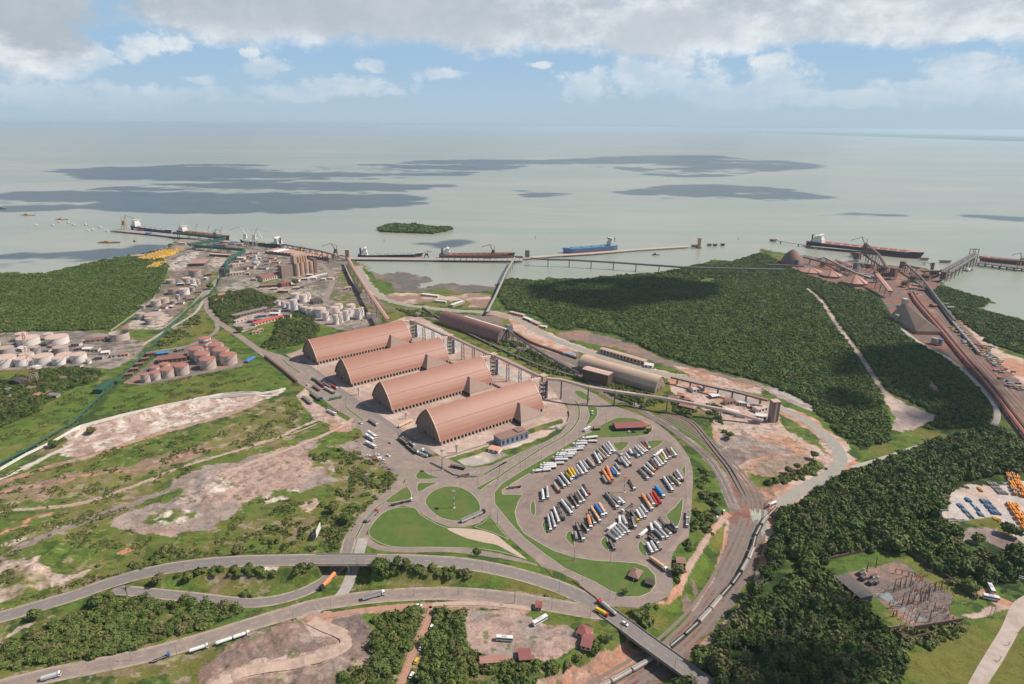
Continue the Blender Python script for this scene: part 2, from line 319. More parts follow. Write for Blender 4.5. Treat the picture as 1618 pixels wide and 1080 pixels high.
# shed block apron
zn('apron','pale',18,.35,'p',[(452,560),(480,550),(560,530),(640,500),(665,500),(700,520),(740,545),(800,565),(880,605),(893,640),(903,655),(900,665),(860,690),(800,705),(740,722),(705,724),(690,716),(640,690),(560,630)],.6)
zn('conc','yard',14,.5,'p',[(655,508),(700,520),(735,545),(715,560),(690,540),(655,530)],1)
zn('conc','yard',14,.5,'p',[(720,560),(780,575),(842,600),(820,605),(790,592),(760,570)],1)
zn('grey','conc',14,.5,'A',[(1130,230),(1300,150),(1400,130),(1440,170),(1580,150),(1640,180),(1500,240),(1300,290),(1200,280)],1)
zn('pale','white',10,.5,'p',[(735,720),(760,722),(790,712),(835,700),(860,688),(885,675),(870,672),(840,684),(800,700),(760,710)],1)
zn('lawn','dry',8,.25,'p',[(700,726),(745,712),(785,700),(788,706),(740,722),(712,730)],.5)
zn('lawn','dry',8,.25,'p',[(826,682),(850,672),(888,661),(889,668),(850,681),(830,687)],.5)
# works area south of the beige shed, ponds, pits
zn('red','pale',16,.45,'p',[(1055,590),(1100,600),(1175,628),(1215,642),(1228,655),(1245,680),(1290,705),(1310,722),(1318,742),(1300,754),(1265,770),(1230,788),(1205,792),(1190,785),(1165,755),(1150,735),(1130,700),(1125,680),(1130,655),(1100,640),(1060,618)],2)
zn('grey','mud',10,.5,'p',[(1128,700),(1150,682),(1200,695),(1240,705),(1255,715),(1200,722),(1160,735),(1140,720)],2)
zn('pond',None,20,0,'p',[(1195,727),(1225,722),(1278,716),(1280,728),(1252,741),(1231,749),(1200,749)],2)
zn('grass','shrub',10,.4,'p',[(1180,745),(1215,752),(1260,748),(1290,725),(1305,740),(1270,760),(1215,768),(1190,765)],3)
zn('grass','shrub',10,.4,'q8',[(110,590),(180,620),(330,700),(320,740),(230,720),(150,660)],2)
zn('brown','mud',14,.5,'p',[(882,525),(920,521),(975,535),(1025,555),(1050,568),(1125,587),(1205,605),(1205,625),(1150,612),(1100,595),(1040,573),(975,550),(950,545),(882,533)],3)
zn('pale','red',8,.5,'p',[(1060,575),(1110,588),(1200,612),(1205,622),(1150,613),(1100,600)],2)
zn('grey','conc',5,.5,'q8',[(0,420),(110,440),(300,520),(420,560),(530,640),(540,680),(480,660),(350,590),(200,530),(60,470)],2)
zn('dark','shrub',25,.35,'p',[(803,437),(850,442),(995,432),(1094,417),(1210,400),(1262,428),(1320,448),(1385,462),(1430,520),(1500,562),(1560,622),(1572,650),(1558,676),(1448,678),(1480,655),(1391,611),(1400,700),(1360,712),(1335,690),(1300,660),(1270,628),(1205,603),(1150,590),(1100,580),(1050,565),(975,530),(920,520),(882,523),(850,500),(800,490),(785,465)],3)
zn('pale','grey',12,.5,'q8',[(740,450),(800,480),(900,540),(960,560),(1090,600),(1060,640),(960,690),(830,700),(820,600),(780,540)],2)
zn('pink','brown',10,.5,'q8',[(1000,360),(1040,370),(1110,450),(1100,480),(1040,450)],3)
zn('grass','olive',12,.5,'q8',[(590,880),(680,800),(820,760),(960,690),(960,790),(780,840)],2)
zn('olive','grass',9,.5,'q3',[(1220,570),(1260,550),(1330,555),(1300,580),(1230,585)],1)
# right-hand terminal
zn('rust','tank',14,.5,'p',[(1222,412),(1262,403),(1320,408),(1345,414),(1400,420),(1458,424),(1488,436),(1484,447),(1500,490),(1550,540),(1618,575),(1700,620),(1700,760),(1618,700),(1560,620),(1500,562),(1460,545),(1430,520),(1405,490),(1385,460),(1350,455),(1320,450),(1265,432)],2)
zn('pale','red',10,.5,'q4',[(1150,680),(1230,740),(1350,860),(1370,900),(1500,1000),(1618,1030),(1700,1150),(1618,1200),(1400,980),(1250,830)],2)
zp('rust','brown',14,.3,'p',[(1410,428),(1440,460),(1490,520),(1550,582),(1618,655),(1700,740)],17)
zn('yard','pale',16,.4,'r4',[(1160,290),(1200,260),(1380,240),(1440,200),(1530,130),(1800,0),(1800,700),(1612,610),(1500,520),(1430,440),(1250,470),(1170,480),(1060,440),(1150,400)],1.5)
zn('grey','mud',16,.5,'r4',[(1150,560),(1350,510),(1440,505),(1560,580),(1600,630),(1420,660),(1350,690),(1280,600)],3)
zn('shrub','dark',16,.5,'p',[(1215,830),(1240,800),(1340,740),(1400,735),(1500,690),(1618,700),(1700,750),(1618,760),(1500,770),(1480,830),(1500,850),(1618,870),(1700,900),(1700,980),(1560,930),(1430,870),(1290,890),(1270,905),(1390,1000),(1430,1020),(1420,1100),(1100,1100),(1085,1050),(1130,1010),(1180,950),(1205,900)],4)
zn('grass','olive',14,.3,'r4',[(890,510),(960,430),(1040,430),(1040,480),(980,530)],2)
zn('lawn','dry',12,.35,'r8',[(330,310),(780,200),(900,235),(1330,540),(1240,670),(890,770),(740,720),(440,420)],.5)
zn('brown','tank',6,.5,'r8',[(450,390),(860,290),(1080,450),(1190,510),(1150,600),(1240,660),(930,700),(700,510)],.5)
zn('olive','grass',16,.5,'r8',[(880,870),(1100,770),(1250,690),(1560,590),(1618,660),(1618,1045),(1900,1100),(1500,1300),(880,1200)],3)
#DR_ = (14,'r8',[(1800,420),(1618,500),(1540,560),(1480,700),(1400,830),(1300,1000),(1240,1150),(1370,1150),(1400,1045),(1480,920),(1560,780),(1618,690),(1800,600)],1)
zn('pale','pink',14,.4,'r8',[(1230,630),(1500,560),(1550,580),(1300,650)],1)
zn('pale','red',14,.5,'r8',[(1310,480),(1380,460),(1480,520),(1560,550),(1540,590),(1430,560)],1.5)
# foreground, left field
zn('olive','grass',26,.5,'p',[(-300,900),(-300,760),(0,760),(110,720),(300,680),(400,650),(460,625),(480,640),(470,680),(540,670),(620,700),(630,745),(600,790),(560,830),(540,870),(300,890),(180,915),(0,970),(-300,1060)],3)
zn('dry','brown',22,.45,'p',[(-300,820),(0,775),(110,748),(200,735),(300,705),(360,690),(410,668),(420,685),(330,715),(200,762),(100,785),(0,800),(-300,860)],4)
zn('white','pink',5,.5,'q5',[(400,830),(430,740),(500,690),(600,690),(750,650),(1000,600),(1300,520),(1420,500),(1618,495),(1800,450),(1800,475),(1618,545),(1400,620),(1200,680),(1000,740),(800,800),(620,850),(500,880),(380,880)],1.5)
zp('red','pink',12,.5,'q5',[(-200,1110),(0,1050),(300,950),(600,870),(900,770),(1200,680),(1450,610),(1618,550)],4.5)
zp('white','pale',10,.5,'r1',[(-100,450),(0,420),(150,360),(300,280),(430,220),(530,150)],4,1.5)
zp('pale','pink',10,.5,'p',[(0,808),(75,801),(125,795),(175,780),(225,762),(275,742),(325,725),(405,702),(440,690),(480,672),(520,655)],2.5,1.5)
zp('brown','red',10,.5,'p',[(-60,780),(40,775),(130,752),(230,740),(320,712),(400,688)],3,3)
zn('pink','grey',22,.45,'p',[(175,825),(200,810),(215,800),(260,795),(300,785),(270,770),(275,755),(300,745),(330,738),(370,730),(400,720),(430,712),(470,700),(500,690),(505,700),(485,715),(495,735),(520,745),(535,758),(505,768),(480,775),(440,780),(400,790),(380,800),(350,825),(330,835),(300,840),(270,848),(230,845),(185,838)],3.5)
zp('grey','mud',10,.5,'p',[(-20,892),(50,860),(100,838),(150,815),(200,798),(250,782),(300,766)],4.5,2)
zp('pink','pale',10,.5,'p',[(340,755),(400,730),(450,712),(500,692),(550,668),(560,660)],3,1)
zn('white',None,10,0,'r1',[(1280,500),(1350,440),(1480,435),(1490,480),(1400,530),(1300,540)],3)
zn('white','grass',4,.55,'r1',[(880,700),(1000,640),(1200,620),(1250,660),(1150,720),(1000,730)],3)
zn('orange',None,10,0,'r1',[(740,890),(850,840),(850,870),(800,910),(740,905)],.8)
zn('orange','olive',5,.5,'r1',[(-200,790),(0,765),(180,710),(200,715),(60,765),(-200,850)],2)
zn('orange','olive',5,.5,'r1',[(130,690),(230,650),(330,640),(300,665),(150,710)],2)
zn('orange','olive',5,.5,'r1',[(450,840),(520,800),(530,815),(460,850)],1)
zn('pale','olive',6,.5,'r1',[(20,840),(200,780),(370,730),(380,750),(150,830),(60,870)],2.5)
zn('pale','olive',7,.55,'r5',[(-100,420),(30,320),(250,290),(290,370),(450,400),(520,370),(600,370),(400,450),(250,490),(100,540),(0,580),(-100,640)],3)
zn('pale','white',8,.5,'r5',[(-60,830),(0,790),(100,730),(220,690),(200,720),(100,800),(0,840)],2)
zn('pale','white',8,.5,'r5',[(180,780),(250,720),(320,720),(350,780),(300,800)],2)
zn('pale','olive',6,.5,'r2',[(290,270),(400,280),(500,320),(540,430),(480,410),(400,330)],2)
zn('white','grass',5,.4,'r2',[(0,550),(60,520),(200,480),(310,500),(200,560),(60,590)],2)
zn('orange','pale',4,.6,'r2',[(290,590),(400,540),(430,580),(350,630),(300,630)],1.5)
zn('pink','pale',12,.5,'F',[(420,520),(520,460),(600,600),(700,640),(900,760),(990,800),(960,860),(800,860),(740,800),(600,760),(540,680),(470,600)],1)
zn('red','pale',8,.4,'F',[(730,760),(800,760),(960,790),(980,860),(860,890),(760,870)],2)
zn('apron','asph',14,.5,'F',[(820,1020),(1100,930),(1040,860),(960,800),(1060,780),(1300,960),(1618,1200),(1400,1300)],1)
zn('apron','grey',12,.5,'p',[(531,704),(577,689),(606,700),(640,730),(632,748),(616,738),(596,724),(565,717)],1)
# foreground between the two roads and below
zn('grass','olive',10,.5,'p',[(205,930),(260,915),(330,902),(420,896),(505,898),(490,925),(440,942),(400,946),(330,940)],2)
zn('shrub','olive',10,.5,'p',[(0,1010),(60,985),(130,960),(190,942),(290,948),(360,955),(400,965),(350,985),(260,1010),(160,1040),(60,1050),(0,1060)],3)
zn('pale','white',8,.4,'r6',[(0,360),(180,350),(210,380),(150,420),(60,400)],2)
zn('olive','grass',10,.5,'p',[(585,898),(650,894),(720,900),(800,915),(860,930),(905,945),(860,945),(760,932),(680,930),(600,935),(560,940),(565,925)],2)
zn('brown','mud',7,.5,'p',[(300,1120),(330,1045),(360,1020),(420,992),(470,980),(500,985),(540,965),(570,965),(590,985),(592,1005),(585,1030),(575,1045),(540,1055),(525,1065),(520,1120)],3)
zp('pink','pale',8,.5,'p',[(485,972),(505,990),(530,998),(545,1008),(535,1025),(500,1038),(450,1048),(400,1058),(340,1085)],6,1.5)
zn('pink','red',8,.5,'p',[(470,975),(520,968),(530,985),(505,990)],2)
zp('red','pink',8,.4,'p',[(500,980),(530,972),(580,966),(630,960),(680,957),(730,954),(780,955),(830,962)],3.6,.8)
zp('red','pink',8,.3,'p',[(683,958),(672,990),(653,1032),(632,1085),(620,1120)],3,.6)
zn('pink','grey',8,.5,'p',[(733,968),(800,960),(830,965),(858,983),(900,990),(925,1002),(915,1022),(900,1035),(850,1042),(830,1045),(765,1043),(742,1030),(734,1010)],2)
zn('brown','red',9,.5,'p',[(990,1010),(975,1025),(930,1040),(880,1060),(820,1085),(820,1130),(980,1130),(1010,1060),(1035,1040),(1010,1015)],2)
zn('red','brown',7,.3,'p',[(1000,1038),(970,1055),(930,1075),(890,1100),(930,1100),(985,1070),(1015,1048)],2)
ZN.append((K['brown'],K['red'],7,.5,[P(x,y,-4) for x,y in [(995,1012),(960,1030),(900,1058),(800,1095),(800,1130),(985,1130),(1010,1085),(1030,1050)]],1.5,None))
# railway ground
ZN.append((K['ballast'],K['rust'],12,.45,[P(x,y,-5) for x,y in [(1152,800),(1170,775),(1195,782),(1215,795),(1240,800),(1218,830),(1203,860),(1197,890),(1182,920),(1150,962),(1112,1005),(1082,1045),(1060,1065),(1010,1090),(980,1090),(998,1056),(1037,1024),(1072,992),(1107,950),(1133,900),(1147,850)]],1.5,None))
zn('gravel','conc',14,.4,'p',[(1183,800),(1225,798),(1262,772),(1290,760),(1300,768),(1262,795),(1225,815),(1205,840),(1195,826)],1)
zp('ballast','grey',10,.4,'p',[(995,635),(1030,658),(1061,676),(1093,700),(1117,720),(1133,740),(1148,765),(1160,800)],5.5,1)
zp('rust','ballast',10,.5,'p',[(1060,655),(1091,668),(1114,693),(1133,717),(1151,740),(1170,780)],4.5,1)
zp('ballast','grey',10,.4,'p',[(995,635),(968,628),(930,600),(890,575),(840,555),(780,530),(700,505),(620,487),(570,478)],7,1.5)
zp('ballast','grey',10,.4,'p',[(915,585),(880,568),(830,548),(760,520),(690,502)],6,1.5)
zp('red','pink',8,.4,'E',[(1190,180),(1080,290),(1000,400),(900,560),(800,700),(720,880),(640,970)],2.6,.8)
zp('red','pink',8,.4,'E',[(1180,240),(1150,450),(1050,750),(960,900),(860,1077)],1.3,.5,-1)
zn('red','pink',8,.4,'E',[(640,960),(700,940),(640,1010),(520,1077),(480,1077)],1.5)
zn('brown','mud',6,.4,'E',[(740,960),(790,900),(860,1000),(870,1077),(770,1077)],2)
zn('brown','mud',6,.4,'E',[(820,780),(860,790),(920,900),(880,930)],1)
zp('pale','red',8,.5,'p',[(1222,810),(1215,850),(1205,890),(1185,935),(1155,975),(1115,1010)],3,1,-3)
# gravel haul road shoulders
zp('red','pale',14,.5,'p',HAUL[7:],13,3)
zp('pale','brown',14,.5,'p',HAUL[:8],9,3)
zn('red','pale',10,.4,'p',[(805,495),(820,505),(855,530),(905,555),(890,562),(840,545),(812,522),(806,508)],1)
zp('pale','grey',12,.5,'p',[(1276,456),(1296,473),(1319,507),(1345,543),(1368,575),(1391,611),(1414,634),(1427,660),(1424,680)],3.5,1)
zn('red','brown',8,.5,'p',[(1330,740),(1345,725),(1370,735),(1345,760),(1320,765)],1.5)

# ---- terrain grid in rings round the viewpoint (fine where the photograph looks)
lr = np.concatenate([np.linspace(math.log(25), math.log(225), 60, endpoint=False), np.arange(math.log(225), math.log(1500), 0.0021), np.arange(math.log(1500), math.log(5200), 0.0045), np.linspace(math.log(5200), math.log(14000), 12)])
fine = np.arange(-0.80, 0.80, 0.0022)
th = np.concatenate([np.linspace(-math.pi, -0.80, 90, endpoint=False), fine, np.linspace(0.80, math.pi, 91)])
TH, RR = np.meshgrid(th, np.exp(lr)); GX = (RR*np.sin(TH)).ravel(); GY = (RR*np.cos(TH)).ravel()
GH = ground_h(GX, GY)
n1_ = fbm(GX, GY, 11, 5)-.5; n2_ = fbm(GX+500, GY-300, 11, 5)-.5
far_ = np.clip(np.hypot(GX, GY)/900, .6, 3)
inland = pip(GX+n1_*22*far_, GY+n2_*22*far_, LAND)
GH = np.where(inland, GH, -5.0)
# base meadow mix
a_ = fbm(GX+90, GY+40, 60, 5); b_ = fbm(GX-70, GY+10, 16, 5)
C3 = np.array(K['grass'])[None]*np.ones((GX.size,1)); C3 = np.where((a_ > .52)[:,None], np.array(K['olive']), C3); C3 = np.where((b_ > .58)[:,None], np.array(K['shrub']), C3)
for (ca, cb, size, share, poly, wob, hw) in ZN:
    X = GX+n1_*wob*5; Y = GY+n2_*wob*5
    if hw is None: inside = pip(X, Y, poly)
    else: inside = pdist(X, Y, poly, hw+2)[0] < hw
    idx = np.nonzero(inside)[0]
    if cb is None: C3[idx] = ca
    else:
        q = fbm(GX[idx]*1.0+share*77, GY[idx]-size*3, size*2.2, 6); thr = np.clip((q-(.5+(.5-share)*.28))*6+.5, 0, 1)[:,None]
        C3[idx] = np.array(ca)*(1-thr)+np.array(cb)*thr
sp1 = fbm(GX-33, GY+71, 5.5, 5); sp2 = fbm(GX+233, GY-171, 7.5, 5); sp3 = fbm(GX*.8+33, GY*1.7+71, 9, 5)
FLD = np.zeros(GX.size, bool)
for poly in (G('p',[(-300,640),(0,745),(110,680),(420,615),(470,640),(560,665),(640,740),(575,820),(535,870),(300,890),(0,975),(-300,1060)]), G('p',[(-300,1120),(0,990),(240,925),(500,900),(600,900),(900,945),(985,1000),(900,1120)]), G('p',[(1060,580),(1200,600),(1310,700),(1320,750),(1200,800),(1150,740)])): FLD |= pip(GX, GY, poly)
isg = C3[:,1] > C3[:,0]
def spk(cond, c, a): C3[cond] = C3[cond]*(1-a)+np.array(c)*a
spk(FLD & isg & (sp1 > .70), (.33,.24,.17), .75); spk(FLD & isg & (sp2 > .58), (.155,.15,.05), .6); spk(isg & (sp3 > .62), (.055,.09,.022), .75); spk(isg & (sp2 < .36), (.12,.19,.04), .5)
spk(FLD & ~isg & (sp1 > .69), (.12,.14,.05), .75); spk(FLD & ~isg & (sp2 > .6), (.27,.18,.14), .6); spk(FLD & ~isg & (sp3 < .36), (.48,.37,.30), .4); spk(FLD & ~isg & (sp1 < .36), (.24,.17,.14), .45)
PRT = pip(GX, GY, G('p',[(262,402),(330,380),(470,396),(545,406),(556,430),(600,490),(560,520),(500,480),(430,490),(355,470),(300,520),(200,520),(262,440)])) | pip(GX, GY, G('q5',[(-200,95),(0,100),(900,140),(900,260),(640,330),(0,340),(-200,350)]))
spk(PRT & (sp1 > .60), (.085,.12,.035), .8); spk(PRT & (sp2 > .62), (.13,.105,.095), .7); spk(PRT & (sp3 < .36), (.42,.33,.28), .6)
lum = .78+.44*fbm(GX+11, GY+7, 5, 5)[:,None]
C3 = C3*lum
NR, NC = RR.shape
me = bpy.data.meshes.new('ground'); nv = GX.size
me.vertices.add(nv); me.vertices.foreach_set('co', np.stack([GX, GY, GH-0.02], 1).astype(np.float32).ravel())
ii = (np.arange(NR-1)[:,None]*NC+np.arange(NC-1)[None]).ravel()
quad = np.stack([ii, ii+1, ii+NC+1, ii+NC], 1)[:, ::-1].astype(np.int32)
me.loops.add(quad.size); me.polygons.add(len(quad)); me.loops.foreach_set('vertex_index', quad.ravel())
me.polygons.foreach_set('loop_start', np.arange(0, quad.size, 4, dtype=np.int32)); me.polygons.foreach_set('use_smooth', np.ones(len(quad), bool))
me.update(calc_edges=True)
ca_ = me.color_attributes.new('paint', 'FLOAT_COLOR', 'POINT'); ca_.data.foreach_set('color', np.concatenate([C3, np.ones((nv,1))], 1).astype(np.float32).ravel())
gm = bpy.data.materials.new('ground_cover'); gm.use_nodes = True; g = NT(gm.node_tree); b = gm.node_tree.nodes['Principled BSDF']
at = g.new('ShaderNodeAttribute', attribute_name='paint').outputs['Color']; pos = g.new('ShaderNodeNewGeometry').outputs['Position']
na = g.noise(pos, 0.55, 7, 0.7); nb = g.noise(pos, 0.09, 5, 0.6)
f = g.m('ADD', g.m('MULTIPLY_ADD', g.m('SUBTRACT', na, .5), 1.5, 1.0), g.m('MULTIPLY', g.m('SUBTRACT', nb, .5), 0.7))
g.put(b.inputs['Base Color'], g.mix(1.0, at, g_comb(g, g.m('MAXIMUM', f, 0.35)), 'MULTIPLY')); b.inputs['Roughness'].default_value = 0.95; b.inputs['Specular IOR Level'].default_value = 0.1
bp = g.new('ShaderNodeBump'); bp.inputs['Strength'].default_value = 0.5; bp.inputs['Distance'].default_value = 0.8; g.put(bp.inputs['Height'], na); g.put(b.inputs['Normal'], bp.outputs[0])
me.materials.append(gm); go = bpy.data.objects.new('ground', me); COL.objects.link(go); tag(go, kind='structure')

# ---- water
def water_mat():
    m = bpy.data.materials.new('silty_sea'); m.use_nodes = True; g = NT(m.node_tree); b = m.node_tree.nodes['Principled BSDF']
    pos = g.new('ShaderNodeNewGeometry').outputs['Position']
    big = g.noise(g.v('MULTIPLY', pos, (.00035,.0011,0)), 1.0, 6, 0.6, 0.8)
    near = g.noise(g.v('MULTIPLY', pos, (.0016,.0040,0)), 1.0, 5, 0.6, 1.2)
    c = g.mix(g.ramp(big, .35, .68, True), (.28,.305,.245,1), (.375,.36,.285,1))
    c = g.mix(g.m('MULTIPLY', g.ramp(near, .45, .65, True), .35), c, (.27,.30,.232,1))
    g.put(b.inputs['Base Color'], c); b.inputs['Roughness'].default_value = 0.27; b.inputs['IOR'].default_value = 1.33
    wv = g.noise(g.v('MULTIPLY', pos, (.06,.11,.06)), 1.0, 6, 0.65)
    bp = g.new('ShaderNodeBump'); bp.inputs['Strength'].default_value = 0.35; bp.inputs['Distance'].default_value = 1.5; g.put(bp.inputs['Height'], wv); g.put(b.inputs['Normal'], bp.outputs[0])
    return m
wb = MB(); S = 150000
xs = [-S,-40000,-9000,0,9000,40000,S]; ys = [820,1500,2500,4000,9000,40000,105000]
for i in range(6):
    for j in range(6): wb.add([(xs[i],ys[j],-2.2),(xs[i+1],ys[j],-2.2),(xs[i+1],ys[j+1],-2.2),(xs[i],ys[j+1],-2.2)], [(0,1,2,3)])
me_w = wb.build('sea', water_mat()); tag(me_w, kind='structure')
# distant low coasts
fm = mat('distant_forest', (.05,.075,.04), scale=.002, coord='pos')
def coast(pts, name):
    b = MB(); b.prism([P(x,y) for x,y in pts], -6, 14); o = b.build(name, fm); tag(o, kind='structure'); return o
coast([(1180,208.5),(1300,212.5),(1420,216.5),(1540,220.5),(1618,223),(1900,232),(1900,222),(1618,216),(1400,210.5),(1180,206.5)], 'far_coast')
coast([(280,200),(420,200.3),(520,201),(600,202),(600,200.4),(420,198.8),(280,198.6)], 'far_coast')

# ================================================================== ROADS AND PAVED SHEETS
asph = mat('asphalt', (.27,.213,.183), rough=.9, var=.13, scale=.22, stain=(.38,.27,.22), stain_amt=.7, coord='pos')
asph_d = mat('dark_asphalt', (.225,.195,.18), rough=.9, var=.12, scale=.22, stain=(.27,.22,.19), stain_amt=.4, coord='pos')
lotm = mat('dusty_asphalt', (.275,.203,.170), rough=.9, var=.14, scale=.12, stain=(.16,.135,.125), stain_amt=.6, coord='pos', detail=8)
grav = mat('gravel_road', (.32,.30,.26), rough=.95, var=.14, scale=.2, stain=(.42,.33,.26), stain_amt=.6, coord='pos')
conc = mat('concrete', (.42,.38,.34), rough=.9, var=.12, scale=.5, stain=(.28,.24,.21), stain_amt=.5)
kerbm = mat('kerb_concrete', (.52,.45,.38), rough=.9, var=.1, scale=1, coord='pos')
lawnm = mat('mown_grass', (.092,.145,.032), rough=.95, var=.2, scale=.12, stain=(.15,.155,.045), stain_amt=.55, coord='pos', bump=.3, detail=9)
linem = mat('road_paint', (.46,.43,.40), rough=.8, var=.1, scale=1, coord='pos')
def sheet(name, pts, z, m, parent=None):
    b = MB(); b.add([(p[0],p[1],z) for p in pts], [tuple(range(len(pts)))])
    me_ = bpy.data.meshes.new(name); me_.from_pydata(b.v, [], b.f); bm = bmesh.new(); bm.from_mesh(me_); bmesh.ops.triangulate(bm, faces=bm.faces)
    for f in bm.faces:
        if f.normal.z < 0: f.normal_flip()
    bm.to_mesh(me_); bm.free(); me_.materials.append(m); o = bpy.data.objects.new(name, me_); COL.objects.link(o); tag(o, kind='structure'); return o
def ribbon(name, path, width, off, m, mb=None):
    b = mb or MB(); n = len(path); L = []; 
    for i, p in enumerate(path):
        d = (path[min(i+1,n-1)]-path[max(i-1,0)]); d.z = 0; d.normalize(); q = Vector((-d.y, d.x, 0))*(width/2)
        L += [(p.x+q.x, p.y+q.y, p.z+off), (p.x-q.x, p.y-q.y, p.z+off)]
    b.add(L, [(2*i, 2*i+1, 2*i+3, 2*i+2) for i in range(n-1)])
    if mb is None: o = b.build(name, m); tag(o, kind='structure'); return o
def dashes(path, seg, gap, width, off, mb, side=0.0):
    acc = 0; on = True
    for a, b_ in zip(path[:-1], path[1:]):
        d = (b_-a); L = Vector((d.x,d.y,0)).length
        if L < .01: continue
        u = Vector((d.x,d.y,0))/L; q = Vector((-u.y,u.x,0)); s = 0
        while s < L:
            rem = (seg if on else gap)-acc; e = min(L, s+rem)
            if on:
                p0 = a.lerp(b_, s/L)+q*side; p1 = a.lerp(b_, e/L)+q*side; k = q*(width/2)
                mb.add([(p0+k)+Vector((0,0,off)), (p0-k)+Vector((0,0,off)), (p1-k)+Vector((0,0,off)), (p1+k)+Vector((0,0,off))], [(0,1,2,3)])
            acc += e-s; s = e
            if acc >= (seg if on else gap)-1e-6: on = not on; acc = 0
# interchange pavement (one sheet) with grass islands raised on kerbs
IX = [(536,868),(543,851),(553,835),(570.5,812),(588,794.5),(607.5,777),(620,765.5),(630,751),(622,740),(609,732),(593,722),(588,708),(577,690),(566,673),(556,661),(528,645),(512,632),(497,622),(480,610),(462,600),(448,590),(416,565),(410,557),(416,552),(424,555),(446,561),(484,577),(503,588),(509,596),(525,611),(545,617),(567,635),(590,652),(609,667),(625,678),(631,693),(660,713),(680,722),(697,720),(716,728),(733,736),(748,739),(775,735),(805,722),(840,706),(862,697),(885,684),(896.6,670),(901,657),(898,646),(896,639),(886,632.5),(867,607),(850,598),(830,588),(832,583),(850,590),(870,600),(902,606),(926,615),(942.5,623.5),(958.5,634),(970,641),(991,647.5),(1007,654),(1031,664),(1052.7,680),(1069,694.6),(1080,709),(1089.6,723.6),(1094.4,743),(1095,762),(1093.6,784.6),(1092,810),(1090,825),(1088.6,847.5),(1072.5,860),(1063,875),(1059.6,892.5),(1063,916.6),(1063,929.5),(1056,942),(1040,950),(1008,960),(975,958),(955,958),(935,952),(905,940),(893,930),(876,917),(844,883),(820,863.6),(804,849),(790,832),(774.6,814),(757,826.6),(733,833),(708.7,832),(684.6,823),(662,809),(652.5,801),(636,799),(612,806),(596,818.6),(585,831),(578,842.7),(574,856),(572,868)]
ix = sheet('interchange_road', [P(x,y) for x,y in IX], 0.06, asph)
lot = sheet('truck_park_paving', [P(x,y) for x,y in [(815,793),(826,780),(860,752),(900,712),(922,697),(950,691),(1000,690),(1040,688),(1062,700),(1078,720),(1085,745),(1086,790),(1083,835),(1068,856),(1048,876),(1025,885),(985,884),(930,879),(880,866),(845,848),(825,828),(816,812)]], 0.10, lotm)
sheet('service_lane', [P(x,y) for x,y in [(470,572),(486,580),(505,592),(527,613),(560,637),(605,667),(626,682),(640,701),(676,720),(690,716),(655,694),(628,674),(585,645),(545,617),(520,598),(495,580),(478,568)]], 0.10, asph_d)
def island(pts, smooth=2, h=.16, dirt=None, mat_=None):
    vs = [P(x,y) for x,y in pts]
    if smooth: vs = smooth_closed(vs, smooth)
    ar = sum(vs[i-1].x*vs[i].y-vs[i].x*vs[i-1].y for i in range(len(vs)))
    if ar < 0: vs = vs[::-1]
    n = len(vs); kb = MB(); inn = []
    for i in range(n):
        d = (vs[(i+1)%n]-vs[i-1]); d.normalize(); inn.append(vs[i]+Vector((-d.y, d.x, 0))*.45)
    kb.add([(v.x,v.y,0.0) for v in vs]+[(v.x,v.y,h+.05) for v in vs]+[(v.x,v.y,h+.05) for v in inn], [(i,(i+1)%n,n+(i+1)%n,n+i) for i in range(n)]+[(n+i,n+(i+1)%n,2*n+(i+1)%n,2*n+i) for i in range(n)])
    o = kb.build('kerb', kerbm); tag(o, kind='structure')
    s = sheet('grass_island', [v for v in inn], h, mat_ or lawnm); return s
